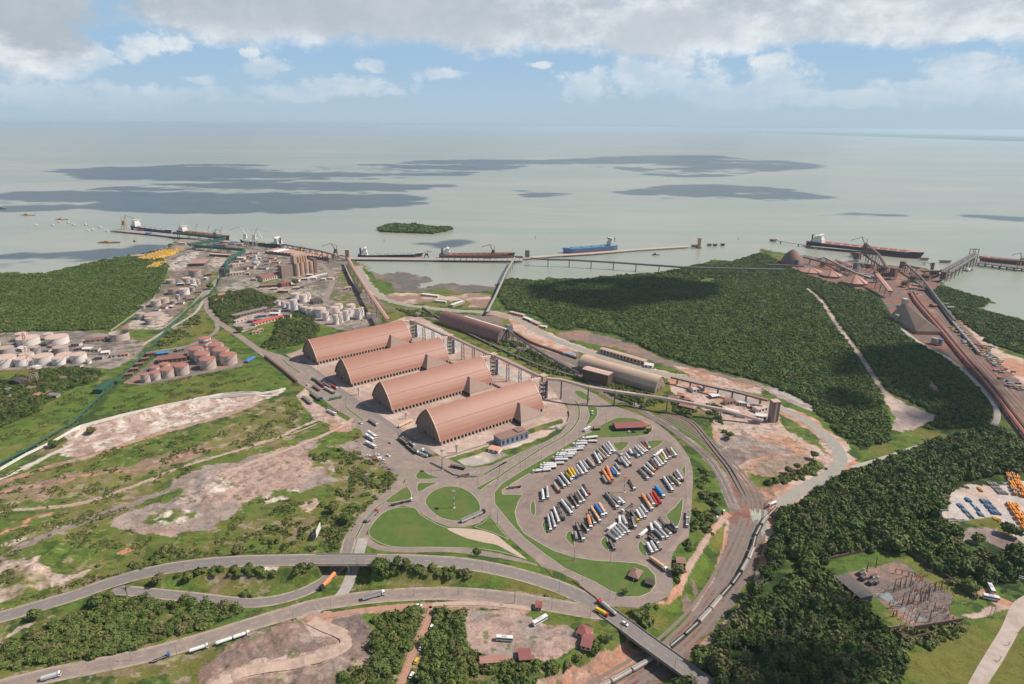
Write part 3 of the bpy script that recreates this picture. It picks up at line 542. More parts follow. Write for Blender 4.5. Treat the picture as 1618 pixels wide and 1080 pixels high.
ISL = [Z('A',(820,620),(860,560),(920,520),(1000,490),(1080,485),(1180,500),(1270,550),(1340,620),(1365,690),(1350,750),(1280,800),(1180,825),(1080,825),(960,790),(880,730),(830,670)),
 [(582,841),(588,828),(604,810.5),(620,803.5),(636,801),(656,802),(664,812),(685,825),(707,834),(760,848),(795,860),(808,866),(833,884),(800,874),(760,867),(680,864.5),(640,865),(612,862),(590,852)],
 Z('A',(1300,885),(1380,850),(1460,785),(1540,880),(1618,975),(1640,1010),(1480,940)),
 Z('A',(740,415),(745,350),(800,330),(860,370),(970,405)), Z('A',(745,460),(840,450),(940,450),(850,495),(750,545)), Z('A',(590,460),(615,400),(635,445)),
 Z('A',(430,630),(560,530),(650,490),(690,600),(600,625),(480,650)), Z('A',(1320,500),(1440,440),(1540,385),(1548,400),(1440,470),(1360,530)),
 Z('H',(480,610),(560,610),(650,690),(600,700),(520,660)), Z('H',(610,760),(690,760),(715,810),(690,880),(610,950),(590,940),(630,850)),
 Z('D',(360,130),(370,80),(400,70),(415,150),(410,200),(390,220),(365,190)), Z('D',(475,310),(490,270),(520,250),(530,300),(540,400),(510,390)), Z('D',(705,430),(730,370),(770,370),(790,430),(800,515),(750,490)),
 Z('D',(1050,470),(1090,420),(1120,440),(1135,560),(1080,530)), Z('D',(1415,520),(1440,460),(1480,500),(1515,620),(1450,590)), Z('E',(570,210),(660,130),(730,40),(745,60),(725,230),(680,330),(620,280)),
 Z('C',(430,370),(590,365),(520,440),(470,440)), Z('C',(770,350),(930,350),(820,430),(770,400)), Z('C',(1000,410),(1040,430),(1080,490),(1040,470)), Z('C',(1115,610),(1140,600),(1140,700),(1100,640)),
 [(781,793),(781,777.5),(792,764.6),(824,743.7),(872.5,716),(904.6,697),(920.7,687.5),(932,683)]+Z('C',(330,180),(420,140),(480,120),(620,125),(750,160),(810,200),(815,240),(770,290),(650,310),(420,320),(280,322))+[(920.7,692),(872,728),(824,755),(793.7,774),(793.7,780.7),(826,781.5),(819,793),(814,809),(818,826.6),(829,842.7),(852,857),(876,870),(908.6,880),(940.7,885),(973,886.7),(1005,889),(1024,896),(1035.5,909),(1037,923),(1027.5,936),(1011,943),(989,943),(961.6,933),(940.7,920),(892.5,898),(860,875),(828,850),(804,824),(789.6,806),(781.6,796)]]
for k, I in enumerate(ISL): island(I, 2 if k not in (5,7,20) else 0)
dirt = mat('worn_path', (.52,.39,.31), rough=.95, var=.15, scale=.3, coord='pos')
sheet('dirt_path', smooth_closed([P(x,y) for x,y in [(707,834.5),(735,835),(762,838),(785,846),(800,858),(822,875),(831,883),(826,882),(806,872),(785,861),(765,857),(740,851),(718,842)]],3), .19, dirt)
def median(pts, w_, m=None, name='median_verge'):
    p = smooth_path([P(x,y) for x,y in pts], 4); ribbon('kerb', p, w_+.8, .16, kerbm); ribbon(name, p, w_, .19, m or lawnm)
median([(786,758),(792,750.5),(815,735),(840,718.5),(857,708),(872.5,699.5),(886,692),(896.6,684),(904,677),(909.4,670),(914,662),(915,655),(915,648),(913.5,641),(911,636),(908,633)], 2.2)
median(Z('F',(910,640),(960,680),(1020,725),(1080,770)), 2.2); median(Z('F',(290,170),(340,220),(400,260),(460,305)), 2.6)
median(Z('A',(880,250),(960,285),(1040,330),(1120,375),(1220,395),(1320,395),(1420,350),(1520,300),(1618,245)), 1.6); median(Z('B',(0,830),(100,770),(250,680),(400,600),(540,515)), 1.5)
# carriageways
ML = smooth_path([P(x,y) for x,y in [(326.6,478),(322,466),(330,455),(345,440)]][::-1]+[P(x,y) for x,y in [(328,488),(344,507),(370,525),(392.5,541),(418,560),(441,577)]], 5)
ribbon('port_access_road', ML, 11, .09, asph); mk = MB(); dashes(ML, 4, 6, .25, .13, mk)
ribbon('lawn_lane', r5, 6.5, .09, asph)
shm = mat('dusty_shoulder', (.42,.32,.26), rough=.95, var=.2, scale=.3, coord='pos', stain=(.20,.18,.08), stain_amt=.6)
ribbon('shoulder', HWY, 14.5, .20, shm); ribbon('shoulder', R2, 14.5, .08, shm); ribbon('shoulder', R3, 11, .10, shm)
HR = ribbon('highway', HWY, 11.5, .25, asph_d); dashes(HWY, 4, 8, .3, .32, mk)
for s_ in (-5.0, 5.0): dashes(HWY, 9999, .1, .2, .32, mk, s_)

ribbon('lower_highway', R2, 11, .12, asph); dashes(R2, 4, 8, .3, .17, mk)
for s_ in (-4.8, 4.8): dashes(R2, 9999, .1, .2, .17, mk, s_)

ribbon('slip_road', R3, 8, .14, asph_d); dashes(R3, 4, 6, .25, .18, mk)

ribbon('underpass_road', R4, 9, .13, conc)
tag(mk.build('road_markings', linem), kind='structure')
ribbon('haul_road', smooth_path([P(x,y) for x,y in HAUL], 4), 14, .08, grav)
ribbon('coast_road', smooth_path([P(x,y) for x,y in [(1420,512),(1432,525),(1458,544),(1497,565),(1536,598),(1567,632),(1576,655),(1570,672),(1556,682)]], 5), 7, .08, conc)
ribbon('track_road', smooth_path([P(x,y) for x,y in [(1345,738),(1380,728),(1420,715),(1452,704)]], 5), 5, .08, conc)
ribbon('conveyor_service_road', smooth_path([P(x,y) for x,y in [(225,545),(262,522),(292,505),(312,490),(328,462),(342,445),(350,430)]], 5), 6, .07, conc)
ribbon('port_road', smooth_path([P(x,y) for x,y in [(310,552),(345,540),(368,528)]] and [P(x,y) for x,y in [(225,558),(262,552),(300,545),(330,532),(343,520),(342,508)]], 5), 7, .07, asph)
ribbon('port_avenue', smooth_path([P(x,y) for x,y in [(505,415),(515,425),(525,440),(522,455),(515,470)]], 5), 12, .07, asph)
sheet('dirt_road', smooth_closed(G('r8',[(1800,420),(1618,505),(1540,565),(1480,700),(1400,830),(1300,1000),(1240,1150),(1370,1150),(1400,1045),(1480,920),(1560,780),(1618,690),(1800,600)]), 3), .05, mat('pale_dirt_road', (.47,.38,.33), rough=.95, var=.16, scale=.15, coord='pos', stain=(.36,.27,.22), stain_amt=.6))

def drape(pts, w_, name, m, off=.22):
    p = smooth_path([P(x,y) for x,y in pts], 8); q = np.array([(v.x, v.y) for v in p]); h = ground_h(q[:,0], q[:,1]); 
    for v, z in zip(p, h): v.z = float(z)
    ribbon(name, p, w_, off, m)
tr_p = mat('pale_track', (.50,.36,.29), rough=.95, var=.2, scale=.35, coord='pos', stain=(.36,.25,.19), stain_amt=.6, detail=8)
tr_r = mat('red_track', (.44,.235,.165), rough=.95, var=.2, scale=.35, coord='pos', stain=(.36,.25,.19), stain_amt=.5, detail=8)
tr_w = mat('white_track', (.60,.53,.47), rough=.95, var=.2, scale=.35, coord='pos', stain=(.45,.35,.28), stain_amt=.5, detail=8)
drape([(492,980),(512,990),(532,998),(548,1009),(543,1024),(515,1036),(470,1046),(430,1053),(385,1064),(330,1090)], 9, 'dirt_track', tr_p, .5)
drape([(484,978),(520,972),(560,967),(600,962),(640,959),(683,957)], 5, 'dirt_track', tr_r); drape([(683,955),(730,953),(780,955),(840,962)], 4, 'dirt_track', tr_p)
drape([(683,958),(672,990),(653,1032),(632,1085)], 4.6, 'dirt_track', tr_r)
drape([(345,752),(400,730),(450,712),(500,692),(540,674),(558,661)], 4.5, 'dirt_track', tr_p); drape([(-30,812),(75,801),(125,795),(175,780),(225,762),(275,742),(325,727),(405,703),(440,690),(470,682),(500,670)], 2.2, 'dirt_track', tr_p)
drape([(-30,770),(0,757),(40,739),(80,718),(115,702)], 4.5, 'dirt_track', tr_w); drape([(150,676),(200,663),(260,648),(330,635),(400,627),(440,624)], 3.5, 'dirt_track', tr_w)
drape([(-40,905),(0,885),(50,860),(100,838),(150,815),(200,798),(250,782)], 5, 'dirt_track', mat('grey_track', (.27,.20,.18), rough=.95, var=.2, scale=.35, coord='pos'))
drape([(280,800),(310,790),(345,770),(375,745),(400,728)], 3.5, 'dirt_track', tr_p)
median([(561,851),(566,842),(572,830),(583,814),(596,801),(607,794)], 1.6)
# ================================================================== VEGETATION
def leaf_mat(name, c1, c2):
    m = bpy.data.materials.new(name); m.use_nodes = True; g = NT(m.node_tree); b = m.node_tree.nodes['Principled BSDF']
    oi = g.new('ShaderNodeObjectInfo').outputs['Random']; pos = g.new('ShaderNodeNewGeometry').outputs['Position']
    n = g.noise(pos, 0.022, 7, .7); n2 = g.noise(pos, 0.9, 3, .6)
    f = g.ramp(g.m('ADD', g.m('MULTIPLY', oi, .5), g.m('MULTIPLY', n, 1.0)), .45, 1.05)
    c = g.mix(f, c4(c1), c4(c2)); c = g.mix(g.m('MULTIPLY', g.m('GREATER_THAN', oi, .86), .55), c, (.15,.115,.06,1)); c = g.mix(g.m('MULTIPLY', g.m('LESS_THAN', oi, .12), .6), c, (.12,.17,.04,1)); c = g.mix(1.0, c, g_comb(g, g.m('MULTIPLY_ADD', n2, 1.5, .25)), 'MULTIPLY')
    g.put(b.inputs['Base Color'], c); b.inputs['Roughness'].default_value = .7; b.inputs['Specular IOR Level'].default_value = .25
    MATS[name] = m; return m
lf_forest = leaf_mat('forest_leaves', (.040,.064,.013), (.12,.155,.034))
lf_mang = leaf_mat('mangrove_leaves', (.050,.090,.014), (.135,.185,.035))
lf_bush = leaf_mat('bush_leaves', (.06,.095,.02), (.17,.19,.05))
lf_grass = leaf_mat('tall_grass', (.08,.12,.03), (.22,.22,.07))
lf_palm = leaf_mat('palm_fronds', (.05,.07,.03), (.13,.13,.07))
bark = mat('bark', (.16,.12,.09), scale=2)
def crown_mesh(name, m, seed, nleaf=260, core=3, flat=.8, leaf=.16, lobes=7):
    rg = random.Random(seed); bm = bmesh.new()
    bmesh.ops.create_icosphere(bm, subdivisions=core, radius=.80)
    L = [(Vector((rg.gauss(0,1), rg.gauss(0,1), abs(rg.gauss(.2,.8)))).normalized(), rg.uniform(.15,.42), rg.uniform(2.5,6)) for _ in range(lobes)]
    def rad(d):
        r = .72
        for (l, a, p) in L:
            k = max(0, d.dot(l)); r += a*k**p
        return r*(.9+.35*(noise.noise(d*2.6+Vector((seed,0,0)))))
    for v in bm.verts:
        d = v.co.normalized(); r = rad(d); v.co = Vector((d.x*r, d.y*r, max(d.z, -.55)*r*flat))*.88
    vs = [v.co.copy() for v in bm.verts]; fs = [[v.index for v in f.verts] for f in bm.faces]; bm.free()
    for _ in range(nleaf):
        d = Vector((rg.gauss(0,1), rg.gauss(0,1), rg.gauss(.35,.8))).normalized(); r = rad(d)*rg.uniform(.84,1.08)
        c = Vector((d.x*r, d.y*r, max(d.z,-.5)*r*flat)); s = leaf*rg.uniform(.6,1.5)
        nrm = (d*1.1+Vector((rg.gauss(0,.6), rg.gauss(0,.6), rg.gauss(.2,.6)))).normalized(); a = nrm.orthogonal().normalized(); b = nrm.cross(a); an = rg.uniform(0,6.28); a, b = a*math.cos(an)+b*math.sin(an), b*math.cos(an)-a*math.sin(an)
        n = len(vs); vs += [c-a*s-b*s*.6, c+a*s-b*s*.7, c+a*s*.7+b*s, c-a*s*.8+b*s*.8]; fs.append([n,n+1,n+2,n+3])
    me = bpy.data.meshes.new(name); me.from_pydata([tuple(v) for v in vs], [], fs); me.materials.append(m); return me
def palm_mesh(name, m, seed, n=15):
    rg = random.Random(seed); b = MB()
    for i in range(n):
        a = 6.283*i/n+rg.uniform(-.2,.2); el = rg.uniform(-.1,1.1); pts = []; p = Vector((0,0,.2)); d = Vector((math.cos(a)*math.cos(el), math.sin(a)*math.cos(el), math.sin(el)))
        for k in range(5): pts.append(p.copy()); p = p+d*.24; d = (d+Vector((0,0,-.32))).normalized()
        for k in range(4):
            q = Vector((-math.sin(a), math.cos(a), 0)); w0 = .10*(1-abs(k-1.2)/4); w1 = .10*(1-abs(k+1-1.2)/4); dz = Vector((0,0,-.07))
            b.add([pts[k], pts[k]+q*w0+dz, pts[k+1]+q*w1+dz, pts[k+1]], [(0,1,2,3)]); b.add([pts[k], pts[k]-q*w0+dz, pts[k+1]-q*w1+dz, pts[k+1]], [(0,1,2,3)])
    me = bpy.data.meshes.new(name); me.from_pydata(b.v, [], b.f); me.materials.append(m); return me
def make_lib(name, meshes):
    c = bpy.data.collections.new(name)
    for i, me in enumerate(meshes):
        o = bpy.data.objects.new('%s_%02d' % (name, i), me); c.objects.link(o)
    return c
LIB_F = make_lib('forest_lib', [crown_mesh('crown', lf_forest, s, 420, 3, rg_, .13) for s, rg_ in ((1,.75),(2,.9),(3,.7),(4,.85),(5,.8))]+[palm_mesh('palm', lf_palm, 9)])
LIB_P = make_lib('palm_lib', [palm_mesh('palm', lf_palm, 1), palm_mesh('palm', lf_palm, 2), palm_mesh('palm', lf_forest, 3)]+[crown_mesh('crown', lf_forest, 21, 420, 3, .8, .13)])
LIB_M = make_lib('mangrove_lib', [crown_mesh('crown', lf_mang, s, 150, 2, .75, .2) for s in (6,7,8,9)])
LIB_B = make_lib('bush_lib', [crown_mesh('bush', lf_bush, s, 170, 2, .62, .2) for s in (11,12,13)])
def tuft_mesh(seed):
    rg = random.Random(seed); b = MB()
    for i in range(26):
        a = rg.uniform(0,6.28); r = rg.uniform(0,.8); c = Vector((r*math.cos(a), r*math.sin(a), 0)); d = Vector((rg.gauss(0,.5), rg.gauss(0,.5), 1)); q = Vector((rg.gauss(0,1), rg.gauss(0,1), 0)).normalized()*.18
        b.add([c-q, c+q, c+d*rg.uniform(.4,1)*.7+q*.5, c+d*.6-q*.4], [(0,1,2,3)])
    me = bpy.data.meshes.new('tuft'); me.from_pydata(b.v, [], b.f); me.materials.append(lf_grass); return me
LIB_G = make_lib('tuft_lib', [tuft_mesh(1), tuft_mesh(2)]+[crown_mesh('bush', lf_bush, 14, 60, 1, .5, .25)])
def scatter_pts(polys, spacing, jit=.5, holes=(), thin=None, seed=1, warp=0.0):
    rg = np.random.default_rng(seed); out = []
    for poly in polys:
        xs_ = [p[0] for p in poly]; ys_ = [p[1] for p in poly]; gx = np.arange(min(xs_), max(xs_), spacing); gy = np.arange(min(ys_), max(ys_), spacing*.9)
        X, Y = np.meshgrid(gx, gy); X = X+(np.arange(X.shape[0])%2)[:,None]*spacing*.5
        X = (X+rg.uniform(-jit, jit, X.shape)*spacing).ravel(); Y = (Y+rg.uniform(-jit, jit, Y.shape)*spacing).ravel()
        w_ = warp*(fbm(X, Y, 14, 4)-.5)*2; k = pip(X+w_, Y-w_, poly)
        for h_ in holes:
            if isinstance(h_, tuple): k &= pdist(X, Y, h_[0], h_[1]+3)[0] > h_[1]
            else: k &= ~pip(X, Y, h_)
        if thin: k &= fbm(X+seed*31, Y, thin[0], 4) < thin[1]
        # only what the photograph (with a margin) could see
        k &= (np.abs(np.arctan2(X, np.maximum(Y, 1))) < .86) & (Y > 120)
        out.append(np.stack([X[k], Y[k]], 1))
    return np.concatenate(out)
def scatter(name, pts, size, lib, sink=.25, seed=1, zs=(.8,1.2), kind='stuff', pick=None, lift=0.0):
    rg = np.random.default_rng(seed); n = len(pts)
    if n == 0: return None
    s = rg.uniform(size[0], size[1], n)*np.where(rg.random(n) < .12, 1.25, 1)
    zz = ground_h(pts[:,0], pts[:,1])+s*(lift-0.0)
    me = bpy.data.meshes.new(name); me.vertices.add(n); me.vertices.foreach_set('co', np.stack([pts[:,0], pts[:,1], zz], 1).astype(np.float32).ravel())
    nl = len(lib.objects)
    a = me.attributes.new('pick', 'INT', 'POINT'); a.data.foreach_set('value', (rg.choice(nl, n, p=pick) if pick else rg.integers(0, nl, n)).astype(np.int32))
    a = me.attributes.new('rot', 'FLOAT_VECTOR', 'POINT'); a.data.foreach_set('vector', np.stack([rg.normal(0,.08,n), rg.normal(0,.08,n), rg.uniform(0,6.28,n)], 1).astype(np.float32).ravel())
    a = me.attributes.new('size', 'FLOAT_VECTOR', 'POINT'); a.data.foreach_set('vector', np.stack([s*rg.uniform(.85,1.15,n), s*rg.uniform(.85,1.15,n), s*rg.uniform(zs[0], zs[1], n)], 1).astype(np.float32).ravel())
    o = bpy.data.objects.new(name, me); COL.objects.link(o); tag(o, kind=kind)
    ng = bpy.data.node_groups.new(name+'_nodes', 'GeometryNodeTree'); ng.interface.new_socket('Geometry', in_out='INPUT', socket_type='NodeSocketGeometry'); ng.interface.new_socket('Geometry', in_out='OUTPUT', socket_type='NodeSocketGeometry')
    N = ng.nodes; Lk = ng.links; gi = N.new('NodeGroupInput'); go_ = N.new('NodeGroupOutput'); ip = N.new('GeometryNodeInstanceOnPoints'); ci = N.new('GeometryNodeCollectionInfo')
    ci.inputs[0].default_value = lib; ci.inputs['Separate Children'].default_value = True; ci.inputs['Reset Children'].default_value = True
    def at_(nm, typ):
        q = N.new('GeometryNodeInputNamedAttribute'); q.data_type = typ; q.inputs[0].default_value = nm; return q.outputs[0]
    Lk.new(gi.outputs[0], ip.inputs['Points']); Lk.new(ci.outputs[0], ip.inputs['Instance']); ip.inputs['Pick Instance'].default_value = True
    Lk.new(at_('pick','INT'), ip.inputs['Instance Index']); Lk.new(at_('rot','FLOAT_VECTOR'), ip.inputs['Rotation']); Lk.new(at_('size','FLOAT_VECTOR'), ip.inputs['Scale'])
    Lk.new(ip.outputs[0], go_.inputs[0]); md = o.modifiers.new('scatter', 'NODES'); md.node_group = ng; return o
# holes shared by the forests
ROADH = [([p for p in HWY if p.z < .5], 8.5), (R2, 8), (R3, 6.5), (R4, 8), (HAULP, 12), (RAILZ, 24)]
DTRK = (smooth_path(G('p', [(1276,456),(1296,473),(1319,507),(1345,543),(1368,575),(1391,611),(1414,634),(1427,660)]), 4), 8)
DIRT_E = G('q8', [(735,440),(800,480),(900,540),(960,560),(1100,600),(1060,650),(960,700),(830,700),(810,600),(770,540)])
CR = (smooth_path([P(x,y) for x,y in [(1420,512),(1432,525),(1458,544),(1497,565),(1536,598),(1567,632),(1576,655),(1570,672),(1556,682)]], 4), 8)
mang_r = G('p', [(803,440),(850,445),(936,440),(995,435),(1037,434),(1094,420),(1150,417),(1200,400),(1225,410),(1262,430),(1320,450),(1372,462),(1400,492),(1430,520),(1462,548),(1500,568),(1556,625),(1570,652),(1556,676),(1450,676),(1480,655),(1391,611),(1405,700),(1360,706),(1335,690),(1300,660),(1270,630),(1205,603),(1150,588),(1100,577),(1050,562),(975,527),(920,518),(884,521),(850,498),(802,488),(787,465)])
mang_l = G('p', [(-420,460),(-200,440),(-60,428),(0,434),(40,435),(75,432),(110,425),(150,415),(200,408),(250,402),(266,420),(258,440),(249,462),(228,478),(206,494),(174,520),(100,521),(0,524),(-400,540)])
mang_c = G('p', [(1484,452),(1497,455),(1518,462),(1562,474),(1546,489),(1582,499),(1618,508),(1720,522),(1900,540),(1900,640),(1700,590),(1618,560),(1560,540),(1530,515),(1500,490),(1475,465)])
scatter('mangrove_forest', scatter_pts([mang_r, mang_l, mang_c], 5.0, .45, [DTRK, DIRT_E, CR, G('q3',[(1220,570),(1260,550),(1330,555),(1300,580),(1230,585)]), G('q8',[(1000,360),(1040,370),(1110,450),(1100,480),(1040,450)])], seed=2, warp=6), (2.2,4.9), LIB_M, seed=3, zs=(.7,1.15), lift=.25)
isl_ = G('p', [(600,363),(612,358),(650,357),(672,359),(690,362),(716,361),(700,366),(680,369),(640,367),(605,366)], -2)
ib = MB(); ib.prism(isl_, -4, -1.6); tag(ib.build('island_shore', mat('island_mud', (.15,.14,.09), coord='pos')), kind='structure')
def wood_on_island():
    pts = scatter_pts([isl_], 8, .5, seed=9)
    return scatter('island_wood', pts, (7,10), LIB_M, seed=4, lift=.2)
wood_on_island()
FH = ROADH+[G('r4',[(890,510),(960,430),(1040,430),(1040,480),(980,530)])]
for_r = G('p', [(1222,830),(1245,803),(1290,775),(1345,748),(1400,735),(1450,712),(1500,695),(1570,676),(1618,706),(1700,750),(1618,745),(1580,745),(1560,748),(1500,762),(1495,790),(1478,812),(1492,838),(1440,830),(1425,850),(1400,862),(1330,880),(1290,893),(1284,905),(1312,912),(1340,940),(1392,1000),(1418,1030),(1420,1060),(1380,1150),(1060,1150),(1085,1050),(1115,1035),(1160,985),(1185,950),(1205,905),(1222,850)])
for_r2 = G('p', [(1432,838),(1500,832),(1520,845),(1510,870),(1530,890),(1500,915),(1470,895),(1440,870),(1425,858)])
for_r3 = G('p', [(1560,885),(1618,868),(1700,860),(1700,920),(1618,905),(1590,920),(1560,925),(1545,900),(1520,905),(1535,880)])
holes_r = FH+[G('p',[(1235,865),(1225,900),(1195,940),(1180,975),(1215,960),(1240,930),(1262,925),(1282,905),(1275,888)])]
scatter('forest', scatter_pts([for_r, for_r2, for_r3], 5.2, .5, holes_r, seed=5, warp=5, thin=(40,.66)), (2.2,7.0), LIB_F, seed=6, pick=[.19,.18,.17,.18,.18,.10], lift=.35, zs=(.8,1.3))
scatter('palm_wood', scatter_pts([G('p',[(1130,1010),(1240,960),(1330,990),(1400,1020),(1420,1060),(1380,1150),(1080,1150),(1090,1050)]), G('p',[(1330,760),(1440,715),(1560,690),(1600,720),(1500,740),(1400,760)])], 8, .5, FH, seed=15, warp=5), (3.6,5), LIB_P, seed=16, pick=[.35,.3,.25,.1], lift=1.15)
# scrub on embankments and in the fields
bush_polys = [G('q5',[(-200,400),(60,410),(250,345),(400,335),(560,335),(640,355),(560,420),(450,450),(300,520),(230,600),(0,700),(-200,800)]), G('p',[(335,470),(350,462),(400,458),(425,470),(440,475),(425,490),(400,490),(360,512),(345,500),(330,480)]),
  G('p',[(432,530),(440,505),(470,492),(500,505),(505,520),(498,535),(470,545),(435,552),(412,548),(425,540)]), G('p',[(205,933),(260,918),(330,905),(420,898),(500,900),(488,922),(440,938),(400,942),(330,936)]),
  G('p',[(60,1000),(130,965),(150,945),(190,942),(290,950),(360,958),(395,966),(340,985),(260,1008),(160,1036),(60,1046),(0,1056),(0,1020)]), G('p',[(600,900),(640,896),(720,902),(800,918),(860,932),(895,943),(850,942),(760,930),(680,927),(610,933),(575,932)]),
  G('p',[(590,985),(625,965),(670,965),(672,990),(650,1030),(622,1085),(600,1100),(525,1100),(540,1062),(580,1050),(592,1020)]), G('p',[(690,965),(730,965),(732,1010),(745,1035),(800,1050),(850,1048),(900,1042),(930,1020),(960,1000),(985,1008),(960,1030),(900,1055),(820,1085),(650,1120),(660,1040),(680,1000)]),
  G('p',[(1000,640),(1030,652),(1060,670),(1090,692),(1115,715),(1128,712),(1110,680),(1085,650),(1125,655),(1130,672),(1150,690),(1140,640),(1105,640),(1060,625),(1010,618),(960,605),(945,612),(975,630)]),
  G('p',[(830,545),(880,575),(910,585),(905,595),(870,590),(845,580),(800,560),(770,545),(730,520),(740,515),(790,535)]), G('p',[(1100,790),(1098,815),(1092,850),(1070,880),(1064,925),(1080,905),(1110,865),(1140,820),(1135,780),(1115,745),(1105,740)]),
  G('p',[(1170,745),(1200,752),(1255,748),(1288,728),(1300,742),(1262,762),(1210,770),(1180,768)]), G('q2',[(900,750),(1180,770),(1190,800),(1000,800)]), G('p',[(252,545),(258,530),(290,515),(312,495),(318,508),(308,520),(285,535),(262,548)]), G('p',[(1010,965),(1045,955),(1075,940),(1085,955),(1060,990),(1030,1005),(1005,985)]),
  G('p',[(1430,1040),(1400,1030),(1392,1010),(1440,1000),(1500,990),(1530,985),(1500,1010),(1460,1020)]), G('p',[(1470,870),(1500,880),(1530,900),(1545,925),(1535,945),(1500,920),(1470,895)])]
BH = ROADH+[([p for p in HWY], 7.5), G('r6',[(0,360),(180,350),(210,380),(150,420),(60,400)]), (smooth_path([P(x,y) for x,y in [(683,958),(672,990),(653,1032),(632,1085)]],3), 5)]
scatter('low_thicket', scatter_pts([bush_polys[6], bush_polys[7], bush_polys[4]], 4.4, .5, BH, thin=(14,.60), seed=62, warp=5), (1.5,4.2), make_lib('mix_lib', [crown_mesh('crown', lf_bush, q_, 300, 3, .8, .14) for q_ in (31,32,33)]+[crown_mesh('crown', lf_forest, 34, 400, 3, .85, .13), palm_mesh('palm', lf_palm, 35)]), seed=63, pick=[.27,.25,.25,.18,.05], lift=.15)
thick = [bush_polys[0], bush_polys[1], bush_polys[2]]
scatter('thicket', scatter_pts(thick, 5.2, .5, BH, thin=(20,.60), seed=52, warp=5), (2.0,4.6), LIB_F, seed=53, pick=[.2,.2,.2,.18,.18,.04], lift=.25)
scatter('bushes', scatter_pts(bush_polys, 4.6, .5, BH, thin=(22,.56), seed=22, warp=5), (1.3,3.9), LIB_B, seed=23, lift=.2)
ramp_bush = G('p',[(480,720),(530,707),(600,735),(628,755),(600,785),(560,825),(537,865),(500,880),(300,885),(210,905),(200,880),(250,870),(380,850),(440,800),(510,780),(545,760),(520,735)])
scatter('ramp_scrub', scatter_pts([ramp_bush], 4.2, .5, BH, thin=(9,.40), seed=41, warp=5), (1.0,3.0), LIB_B, seed=42, lift=.15)
meadow = [G('p',[(-100,760),(110,725),(300,685),(400,655),(455,632),(478,645),(465,685),(410,705),(300,745),(200,785),(100,800),(-100,850)]), G('p',[(-100,870),(100,810),(200,800),(180,830),(230,850),(330,842),(400,795),(500,775),(545,757),(560,680),(622,748),(535,868),(300,887),(100,938),(-100,990)]),
  G('p',[(-100,670),(60,650),(160,590),(180,600),(110,668),(-100,750)]), G('p',[(165,645),(185,615),(270,600),(385,580),(440,605),(400,618),(230,655),(170,660)])]
scatter('field_scrub', scatter_pts(meadow+bush_polys[3:7]+[ramp_bush], 2.9, .5, BH, thin=(11,.41), seed=31, warp=6), (.8,2.0), LIB_G, seed=32, pick=[.35,.3,.35])
# ================================================================== BUILDINGS AND INDUSTRIAL STRUCTURES
TILE.update(t1=(170,320,5.779), t2=(380,360,6.742), t3=(540,360,5.393), t4=(820,360,5.393), t5=(1210,350,7.716), t6=(1380,370,6.748), t7=(1380,480,4.908), t8=(1290,840,4.909), s3=(720,560,7.345))
def one(t, x, y, z=0.0): q = Z(t, (x,y))[0]; return P(q[0], q[1], z)
def proj(v):
    d = Vector(v)-Vector((0,0,HCAM)); k = FPX/d.dot(FW); return 809+d.dot(RT)*k, 540-d.dot(UP)*k
def hgt(pt, yt):                     # height above pt at which it reaches picture row yt
    lo, hi = 0.0, 300.0
    for _ in range(30):
        m_ = (lo+hi)/2
        if proj((pt.x, pt.y, pt.z+m_))[1] > yt: lo = m_
        else: hi = m_
    return lo
def row(t, y): return TILE[t][1]+y/TILE[t][2]
def base_h(t, x, y, yt, z=0.0): p = one(t, x, y, z); return p, hgt(p, row(t, yt))
def frame(a, b): d = b-a; return (a+b)/2, math.atan2(d.y, d.x), math.hypot(d.x, d.y)
red_roof = mat('terracotta_steel', (.50,.27,.20), rough=.5, var=.06, scale=.06, spec=.4, stain=(.42,.22,.16), stain_amt=.35)
def corr(name, c, c2, period=3.0, axis=1, rough=.6, metal=0.0, spec=.35):
    if name in MATS: return MATS[name]
    m = bpy.data.materials.new(name); m.use_nodes = True; g = NT(m.node_tree); b = m.node_tree.nodes['Principled BSDF']
    tc = g.new('ShaderNodeTexCoord').outputs['Object']; sx = g.new('ShaderNodeSeparateXYZ'); g.put(sx.inputs[0], tc)
    w_ = g.m('FRACT', g.m('DIVIDE', sx.outputs[axis], period)); e = g.m('LESS_THAN', w_, .12)
    n = g.noise(g.v('MULTIPLY', tc, (.25,.25,.05)), 1, 6, .65); n3 = g.noise(tc, .03, 5, .6)
    col = g.mix(g.ramp(n, .35, .7), c4(c), c4(c2)); col = g.mix(g.m('MULTIPLY', e, .35), col, c4([v*.6 for v in c]))
    col = g.mix(1.0, col, g_comb(g, g.m('MULTIPLY_ADD', n3, .5, .75)), 'MULTIPLY')
    g.put(b.inputs['Base Color'], col); b.inputs['Roughness'].default_value = rough; b.inputs['Specular IOR Level'].default_value = spec; b.inputs['Metallic'].default_value = metal
    MATS[name] = m; return m
shed_roof = mat('shed_roof_sheet', (.34,.158,.110), rough=.5, var=.06, scale=.10, spec=.35, stain=(.33,.155,.115), stain_amt=.5)
shed_wall = corr('shed_gable_sheet', (.30,.205,.155), (.25,.17,.13), 3.4, 1)
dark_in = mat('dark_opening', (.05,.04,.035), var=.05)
pillar = mat('pale_pillars', (.52,.42,.35), scale=.5)
seamm = mat('pale_terracotta', (.60,.38,.29), rough=.4, var=.05)
annexm = corr('annex_sheet', (.29,.185,.145), (.25,.16,.125), 3.0, 0)
whitem = mat('white_paint', (.72,.68,.64), rough=.5, var=.06, scale=.3, stain=(.55,.45,.38), stain_amt=.25)
creamm = mat('cream_paint', (.60,.50,.42), rough=.6, var=.08, scale=.3, stain=(.45,.33,.26), stain_amt=.3)
bluem = mat('navy_cladding', (.05,.065,.17), rough=.5, var=.1)
